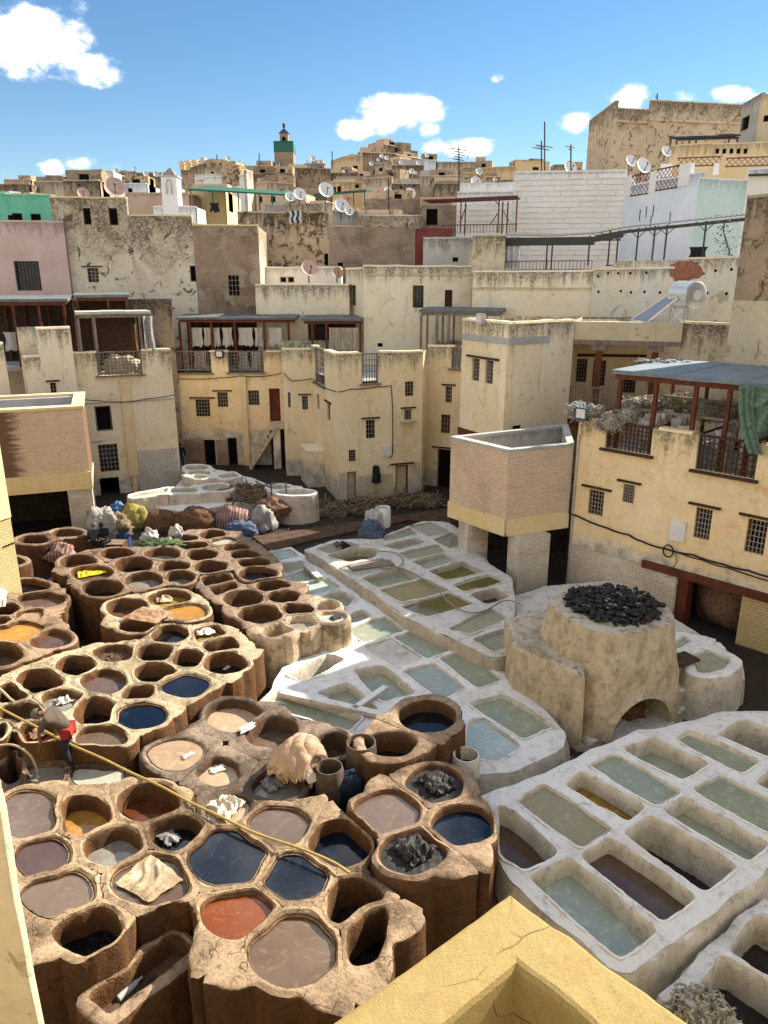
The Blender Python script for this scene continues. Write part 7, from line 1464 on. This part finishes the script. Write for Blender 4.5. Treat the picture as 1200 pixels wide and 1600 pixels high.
# green netting
def netting():
    m = MB(); pts = [(1160, 600), (1178, 596), (1200, 596), (1212, 596)]; A0 = [RF.hit(x, y, -.05) for x, y in ((1162, 600), (1215, 600))]; B0 = [RF.hit(x, y, -.05) for x, y in ((1172, 640), (1215, 690))]
    def fn(u, v):
        a = A0[0][0] + (A0[1][0] - A0[0][0]) * u; zt = A0[0][1]; drop = 1.5 * (math.sin(math.pi * min(1, u * .9 + .05)) ** .8) ; return RF.pt(a + .28 * v * (1 - u), .04 + .10 * math.sin(v * 16 + 4 * u) * .5, zt - drop * v - .12 * math.sin(v * 9) * u)
    m.sheet(fn, 26, 30, .012); m.build('green_netting', 'net_green', None, label='green netting slung from the blue canopy edge at right', cat='netting')
    m = MB(); a0, zt = RF.hit(1162, 600, .04); m.sheet(lambda u, v: RF.pt(a0 - .08 + .42 * u + .5 * v * v, .10 + .05 * math.sin(u * 14), zt - 1.9 * v), 12, 20, .012); m.build('green_netting', 'net_green', None, label='narrow green netting strip hanging from the canopy corner', cat='netting')
netting()
# floodlights
def flood(label, F, x, y, b_, mat='steel'):
    a, z = F.hit(x, y, b_); e_ = empty('floodlight', F.pt(a, b_, z), label, 'floodlight'); m = MB(); m.fbox(F, a - .22, a + .22, b_ - .06, b_ + .10, z - .22, z + .2); m.build('housing', mat, e_); m = MB(); m.fbox(F, a - .16, a + .16, b_ + .102, b_ + .115, z - .14, z + .15); m.build('lens', 'dish_white', e_); m = MB(); m.bar(F.pt(a, b_ - .07, z - .2), F.pt(a, b_ - .2, z - .4), .05); m.build('bracket', 'iron', e_)
flood('square floodlight with blue frame on the wool covered parapet', RF, 910, 646, .12, 'tarp_blue'); flood('small grey floodlight on the corner of the jutting storey', Face(C(721, 570, 31.2), C(790, 590, 28.5)), 752, 498, .1); flood('dark floodlight between the two balcony lattices', Face(C(266, 640, 43), C(448, 640, 43)), 343, 553, .12, 'iron')
# solar heater
def solar():
    F = Face(C(980, 480, 31.0), C(1090, 480, 29.6)); a, z = F.hit(1064, 461); e_ = empty('solar_heater', F.pt(a, 0, 8.5), 'steel solar water tank with tilted panel on the roof', 'solar heater'); r = .52
    ax = Vector((F.n.x * .62 + F.d.x * .78, F.n.y * .62 + F.d.y * .78, 0)).normalized(); m = MB(); c = Vector(F.pt(a - .05, -.5, z)); m.lathe(c - ax * .25, [(r * .7, -.02), (r, .03), (r, 1.02), (r * .85, 1.07), (.01, 1.08)], 32, axis=ax); m.build('tank', 'steel', e_); m = MB(); m.lathe(c + ax * .825, [(.2, 0), (.2, .03)], 20, axis=ax); m.build('end_cap', 'white_metal', e_)
    P = [F.hit(x, y) for x, y in ((980, 503), (1012, 506), (1060, 468), (1040, 464))]; m = MB(); q = [F.pt(P[0][0], -.6, P[0][1]), F.pt(P[1][0], .15, P[1][1]), F.pt(P[2][0], .15, P[2][1]), F.pt(P[3][0], -.6, P[3][1])]; m.hexa([*[Vector(x) for x in q], *[Vector(x) + Vector((0, 0, .08)) for x in q]]); m.build('panel', 'panel_glass', e_); m = MB()
    for i in range(4): m.bar(Vector(q[i]) + Vector((0, 0, .06)), Vector(q[(i + 1) % 4]) + Vector((0, 0, .06)), .07)
    m.build('panel_frame', 'steel', e_)
    zb = F.z(1055, 507)
    for da, db in ((-.35, -.6), (-.35, .1), (.25, -.6), (.25, .1)): m = MB(); m.bar(F.pt(a + da, db, zb - .2), F.pt(a + da * .8, db, z - .3), .05); m.build('leg', 'steel', e_)
    m = MB(); m.bar(F.pt(a - .35, .1, zb), F.pt(a + .25, .1, z - .4), .03); m.bar(F.pt(a + .25, .1, zb), F.pt(a - .35, .1, z - .4), .03); m.build('brace', 'steel', e_)
solar()
# ------------------------------------------------------------------ dishes and antennas
def dish(px, py, r_px, Y, label, mat='dish_white', group=None, aim=(.35, -.85, .40)):
    p = atY(px, py, Y); s = Y / CP / FPX; r = r_px * s * 1.03; ax = Vector(aim).normalized(); e_ = empty('satellite_dish', (p.x, p.y, p.z - r * 1.3), label, 'satellite dish', group); m = MB(); n = 24
    m.lathe(p, [(.02, .0), (r * .4, r * .04), (r * .75, r * .14), (r, r * .26), (r * 1.0, r * .285), (r * .74, r * .165), (r * .02, r * .03)], n, axis=ax, cap=False); m.build('reflector', mat, e_)
    m = MB(); lo = p + Vector((0, 0, -r * .9)) + ax * r * .2; tip = p + ax * r * .95 + Vector((0, 0, -r * .12)); m.tube([lo, tip], r * .03 + .012, 6); m.blob(tip, (r * .09 + .02,) * 3, 1, 0, 1, 8, 6); m.build('feed_arm', 'iron', e_); m = MB(); m.tube([p - ax * .05, p - ax * r * .25 + Vector((0, 0, -r * .3)), p - ax * r * .25 + Vector((0, 0, -r * 1.45))], .03 + r * .03, 6); m.build('mast', 'iron', e_)
dish(179, 294, 13.5, 62, 'largest pale dish above the weathered house roof', 'dish_pink'); dish(130, 302, 7.5, 58, 'half hidden pinkish dish on the weathered house roof', 'dish_pink'); dish(483, 420, 12, 49, 'big pinkish dish in front of the low white annex', 'dish_pink'); dish(527, 427, 8, 48, 'small orange rusted dish right of the white annex', 'dish_rust')
dish(509, 298, 10.5, 58, 'large white dish standing highest in the central group'); dish(468, 304, 8.5, 60, 'white dish at the left end of the central group'); dish(453, 308, 7, 61, 'partly hidden white dish left of the central group'); dish(541, 313, 8, 58, 'yellowish dish in the central group', 'dish_rust'); dish(533, 322, 10, 56, 'white dish in front of the yellowish one'); dish(545, 330, 6.5, 56, 'small white dish lowest in the central group')
dish(606, 298, 5.5, 66, 'pale dish behind the brick terrace, left of two'); dish(641, 302, 7, 65, 'pale dish behind the brick terrace, right of two'); dish(743, 285, 7.5, 74, 'grey white dish on the slope right of the tall antenna'); dish(748, 268, 5, 84, 'smaller grey dish above the grey white one'); dish(890, 263, 9.5, 62, 'large white dish on a mast left of the fortress'); dish(1004, 260, 11, 55, 'large white dish beside the red lattice balustrade'); dish(985, 252, 8, 60, 'weathered dish behind the large one near the fortress', 'dish_white'); dish(1040, 237, 7.5, 62, 'round dish on the terrace below the fortress wall')
SG = 'small dishes on the far roofs'
for (x, y, r, w) in [(489, 248, 4, 'tallest of three dishes on the square rooftop room'), (479, 253, 2.2, 'left small dish on the square rooftop room'), (498, 253, 2.2, 'right small dish on the square rooftop room'), (596, 244, 3, 'upper left dish before the tower room'), (591, 250, 2.4, 'lower left dish before the tower room'), (604, 247, 3.2, 'right dish before the tower room'), (580, 256, 3, 'dish on the tan part of the skyline block'), (643, 268, 3.8, 'larger of two dishes on the grey brown house'), (649, 270, 2.4, 'smaller of two dishes on the grey brown house'),
        (653, 255, 3, 'dish at the right end of the skyline block'), (626, 254, 3, 'dish on the dark part of the skyline block'), (667, 243, 3, 'dish on top of the pale blue cube house'), (244, 272, 4, 'larger dish just left of the white turret'), (256, 274, 3.5, 'dish half behind the white turret cap'), (228, 272, 3.6, 'dish on the dusky houses near the white turret'), (182, 267, 3.4, 'dish right of the white gable house'), (357, 248, 3.5, 'dish among the stubby posts of the roof terrace'), (210, 263, 2.6, 'dish highest on the dusky left houses'),
        (78, 280, 3, 'lone small dish on the far left brown parapet'), (419, 267, 2.4, 'small dish on the solar panel house'), (537, 268, 2.4, 'small dish on the balcony house roof'), (773, 281, 3, 'small dish on the rubble walled house'), (730, 245, 2, 'tiny dish on the right skyline')]: dish(x, y, r, 80 if y > 270 else 96, 'small pale ' + w if 'small' not in w and 'tiny' not in w else 'pale ' + w, group=SG)
def antenna(px, py0, py1, Y, label, arms=(), name='antenna'):
    p0, p1 = atY(px, py0, Y), atY(px, py1, Y); e_ = empty(name, p0, label, 'antenna'); s = Y / CP / FPX; m = MB(); m.tube([p0, p1], .03 + .0004 * Y, 6); m.build('mast', 'iron', e_)
    for (py, w) in arms: q = atY(px, py, Y); m = MB(); m.tube([q + Vector((-w * s, 0, .1 * w * s)), q + Vector((w * s, .3, -.1 * w * s))], .02 + .0003 * Y, 5); m.build('element', 'iron', e_)
antenna(717, 300, 228, 60, 'many armed television antenna above the red pergola', ((233, 11), (237, 8), (241, 9), (245, 6), (249, 8))); antenna(851, 296, 190, 62, 'tallest thin mast against the sky near the white wall', ((228, 12),)); antenna(846, 296, 220, 61, 'shorter twin mast beside the tallest one', ((232, 12), (229, 6))); antenna(892, 296, 226, 56, 'antenna pole in front of the white dish', ((229, 7), (233, 4), (252, 2))); antenna(1027, 160, 146, 80, 'tiny antenna on the fortress roof', ((148, 4), (152, 3)))
antenna(519, 265, 236, 100, 'thin mast left of the skyline house'); antenna(405, 262, 240, 100, 'thin mast left of the minaret'); antenna(339, 250, 242, 100, 'short mast on the post terrace'); antenna(609, 228, 219, 110, 'short rod on the tower room'); antenna(607, 335, 280, 60, 'thin pole in front of the brick terrace')
# laundry and small roof things
hang('black and white striped cloth over the brown wall top', Face(C(445, 340, 54.5), C(480, 340, 54.5)), 451, 472, 329, 348, .15, 'cloth_bw', seed=60, name='striped_cloth'); hang('black cloth with white edge on the roof line', Face(C(320, 320, 56), C(350, 320, 56)), 327, 343, 317, 331, .1, 'cloth_black', seed=61, name='black_cloth'); hang('grey and white sheet hanging under the low roof', Face(C(405, 325, 57), C(455, 325, 57)), 412, 448, 320, 331, .1, 'tarp_grey', seed=62, name='grey_sheet')
hang('black cloth hanging in the teal terrace corner', Face(C(1070, 400, 42), C(1110, 400, 41.5)), 1077, 1106, 386, 408, .1, 'cloth_black', seed=63, name='black_cloth'); hang('dark blue grey curtain at the right end of the pale topped shed', Face(C(215, 520, 37.2), C(245, 520, 37.8)), 221, 238, 494, 546, .12, 'tarp_grey', seed=64, name='grey_curtain'); hang('dark red cloth hanging inside the pale topped shed', Face(C(190, 520, 38.5), C(240, 520, 39)), 203, 213, 505, 545, 0, 'bale_brown', seed=65, name='red_cloth')
Fq = Face(C(120, 600, 36.2), C(275, 650, 38.0)); a, z = Fq.hit(190, 566, -.9); m = MB(); m.blob(Fq.pt(a, -.9, z - .2), (.95, .4, .55), 66, .4, 2.2, 36, 20, fold=.08); m.build('hide_heap', 'hide_cream', None, label='cream hides piled behind the wide balcony lattice', cat='hides')
for k, (x0, x1) in enumerate(((4, 32), (36, 62))): hang('pale sheet on the left terrace behind the steps, %s of two' % ('left' if k == 0 else 'right'), Face(C(-20, 540, 38.6), C(100, 540, 39.2)), x0, x1, 519, 548, .1, 'hide_white', seed=67 + k, name='pale_sheet')
# climbing plant by the teal corner
def plant():
    p = atY(1130, 405, 36); e_ = empty('climbing_plant', p, 'thin climbing plant beside the rough brown house end', 'plant'); st = [atY(x, y, 36) for x, y in ((1137, 412), (1140, 395), (1134, 375), (1130, 358), (1133, 345))]; m = MB(); m.tube(st, .03, 6); m.build('stem', 'wood_dark', e_); m = MB()
    for k in range(160):
        q = st[0].lerp(st[-1], rnd.random()) + Vector((rnd.gauss(0, .25), rnd.gauss(0, .2), rnd.gauss(0, .15))); d = Vector((rnd.gauss(0, 1), rnd.gauss(0, 1), rnd.gauss(0, 1))).normalized(); x = d.orthogonal().normalized(); s_ = rnd.uniform(.04, .09); m.add([q, q + d * s_ + x * s_ * .5, q + d * s_ * 2, q + d * s_ - x * s_ * .5], [(0, 1, 2, 3)])
    m.build('foliage', 'leaf_green', e_)
plant()
# cables on the walls
FLb = Face(C(120, 600, 36.2), C(275, 650, 38.0)); FSt = Face(C(266, 640, 43), C(448, 640, 43))
def wire(F, pts, label, b_=.06, r=.022, sag=.03): cable([F.pt(F.hit(x, y)[0], b_, F.hit(x, y)[1]) for x, y in pts], label, r, sag=sag)
wire(FLb, [(122, 621), (150, 625), (187, 627), (195, 627), (230, 622), (272, 616)], 'black cable across the left house front', .2); wire(FSt, [(270, 590), (300, 592), (345, 590), (375, 587), (410, 588), (443, 582)], 'black cable under the lattice balconies'); wire(CF0, [(444, 583), (456, 595), (489, 591)], 'black cable across the tower side of the central house'); wire(CF1, [(490, 592), (508, 605), (527, 612)], 'black cable on the left face of the central house'); wire(CF, [(529, 612), (545, 608), (590, 604), (611, 602), (613, 640), (613, 708), (609, 715)], 'black cable bending down to the meter box', .05)
wire(RF, [(887, 797), (905, 806), (950, 824), (985, 835), (1005, 845), (1040, 856), (1085, 866), (1130, 880), (1170, 890), (1225, 905)], 'thick black cable running along the right house front', .08, .03); wire(RF, [(1052, 858), (1100, 874), (1140, 886), (1225, 912)], 'second black cable strand on the right house front', .10, .02); wire(RF, [(1056, 860), (1060, 875), (1052, 888), (1052, 900)], 'thin cable dropping from the coil to the beam', .09, .012)
m = MB(); a, z = RF.hit(1044, 861, .1); m.tube([RF.pt(a + .16 * math.cos(t), .1, z + .2 * math.sin(t)) for t in np.linspace(0, 6.28, 20)], .025, 6); m.build('cable_coil', 'cable', None, label='small black coil of cable on the right house front', cat='cable')
# ------------------------------------------------------------------ viewer's own terrace
def parapet():
    z = 6.0; O = [atz(x, y, z) for x, y in ((470, 1632), (797, 1394), (1120, 1628))]; I = [atz(x, y, z) for x, y in ((590, 1640), (807, 1506), (1010, 1640))]
    # carry both arms on beyond the frame
    dl = (O[0] - O[1]).normalized(); dr = (O[2] - O[1]).normalized(); O[0] = O[1] + dl * 6; O[2] = O[1] + dr * 6; I[0] = I[1] + dl * 6; I[2] = I[1] + dr * 6
    m = MB(); r = empty('terrace_parapet', (O[1].x, O[1].y, 0), 'thick sunlit yellow parapet corner below the viewer', 'parapet')
    def strip(A, B, n, rows):
        vs = []; fs = []
        for (fr, dz, io) in rows:
            for k in range(n + 1):
                t = k / n; q = A[0].lerp(A[1], t); w = B[0].lerp(B[1], t); p = q.lerp(w, fr); nn = mnoise.fractal(Vector((p.x * 2.4, p.y * 2.4, dz * 2)), .8, 2, 4) * .012; vs.append((p.x + nn * io, p.y + nn * io, z + dz + (nn * .7 if dz > -.3 else 0)))
        for j in range(len(rows) - 1):
            for k in range(n): fs.append((j * (n + 1) + k, j * (n + 1) + k + 1, (j + 1) * (n + 1) + k + 1, (j + 1) * (n + 1) + k))
        mm = MB(); mm.add(vs, fs, [[(0, 3)] * 4] * len(fs), smooth=False); return mm
    rows = [(0, -6.1, 0), (0, -.9, 0), (0, -.3, 0), (0, -.05, 1), (.03, -.012, 1), (.08, 0, 1), (.3, .004, 1), (.6, .004, 1), (.9, 0, 1), (.965, -.014, 1), (1, -.06, 1), (1, -.4, 0), (1, -1.1, 0)]
    strip((O[0], O[1]), (I[0], I[1]), 90, rows).build('wall', 'parapet_plaster', r); strip((O[1], O[2]), (I[1], I[2]), 90, rows).build('wall', 'parapet_plaster', r)
    m = MB(); c0 = I[1] + (dl + dr) * .28; q = [c0 + dl * 3.5, c0, c0 + dr * 3.5]; i2 = [p + (dl + dr) * .1 for p in q]
    for k in (0, 1): m.hexa([(q[k].x, q[k].y, z - 1.0), (q[k + 1].x, q[k + 1].y, z - 1.0), (i2[k + 1].x, i2[k + 1].y, z - 1.0), (i2[k].x, i2[k].y, z - 1.0), (q[k].x, q[k].y, z - .62), (q[k + 1].x, q[k + 1].y, z - .62), (i2[k + 1].x, i2[k + 1].y, z - .62), (i2[k].x, i2[k].y, z - .62)])
    m.build('gutter_kerb', 'parapet_plaster', r); m = MB(); a = I[1]; e1, e2 = a + dl * 6, a + dr * 6; m.add([(a.x, a.y, z - 1.0), (e1.x, e1.y, z - 1.0), ((e1 + e2 - a).x, (e1 + e2 - a).y, z - 1.0), (e2.x, e2.y, z - 1.0)], [(0, 1, 2, 3)]); m.build('terrace_floor', 'grey_yellow_plaster', r)
parapet()
def jamb():
    r = empty('terrace_wall_end', (-3, 3.3, 0), 'pale rendered wall end at the lower left frame edge', 'wall'); c = atY(60, 1600, 3.2); x = c.x
    n = 26; vs = []; fs = []
    rows = [(-1.6, 0.0), (-.5, 0.0), (-.06, 0.0), (-.02, .004), (-.008, .012), (.0, .03), (.004, .055), (-1.6, .06)]
    for k in range(n + 1):
        z = 1.5 + 7.5 * k / n
        for (dx, dy) in rows: w = mnoise.fractal(Vector((x + dx, dy * 3, z * 1.6)), .8, 2, 4) * .012; vs.append((x + dx + w, 3.2 + dy + w * .5, z))
    m_ = len(rows)
    for k in range(n):
        for j in range(m_ - 1): fs.append((k * m_ + j, k * m_ + j + 1, (k + 1) * m_ + j + 1, (k + 1) * m_ + j))
    fs.append(tuple(n * m_ + j for j in range(m_))); m = MB(); m.add(vs, fs, [[(0, 3)] * len(f) for f in fs], smooth=False); m.build('wall', 'grey_yellow_plaster', r)
jamb()

def debris():
    r2 = random.Random(5); m = MB()
    for k in range(900):
        x, y = r2.uniform(-14, 8), r2.uniform(7, 33); s_ = r2.uniform(.02, .09); m.blob((x, y, .03), (s_, s_ * r2.uniform(.5, 1), s_ * .5), k, .5, 2, 6, 4, rz=r2.uniform(0, 3))
    m.build('debris', 'hide_heap', None, label='small scraps and stones littering the ground between the vat blocks', cat='debris', kind='stuff')
debris()
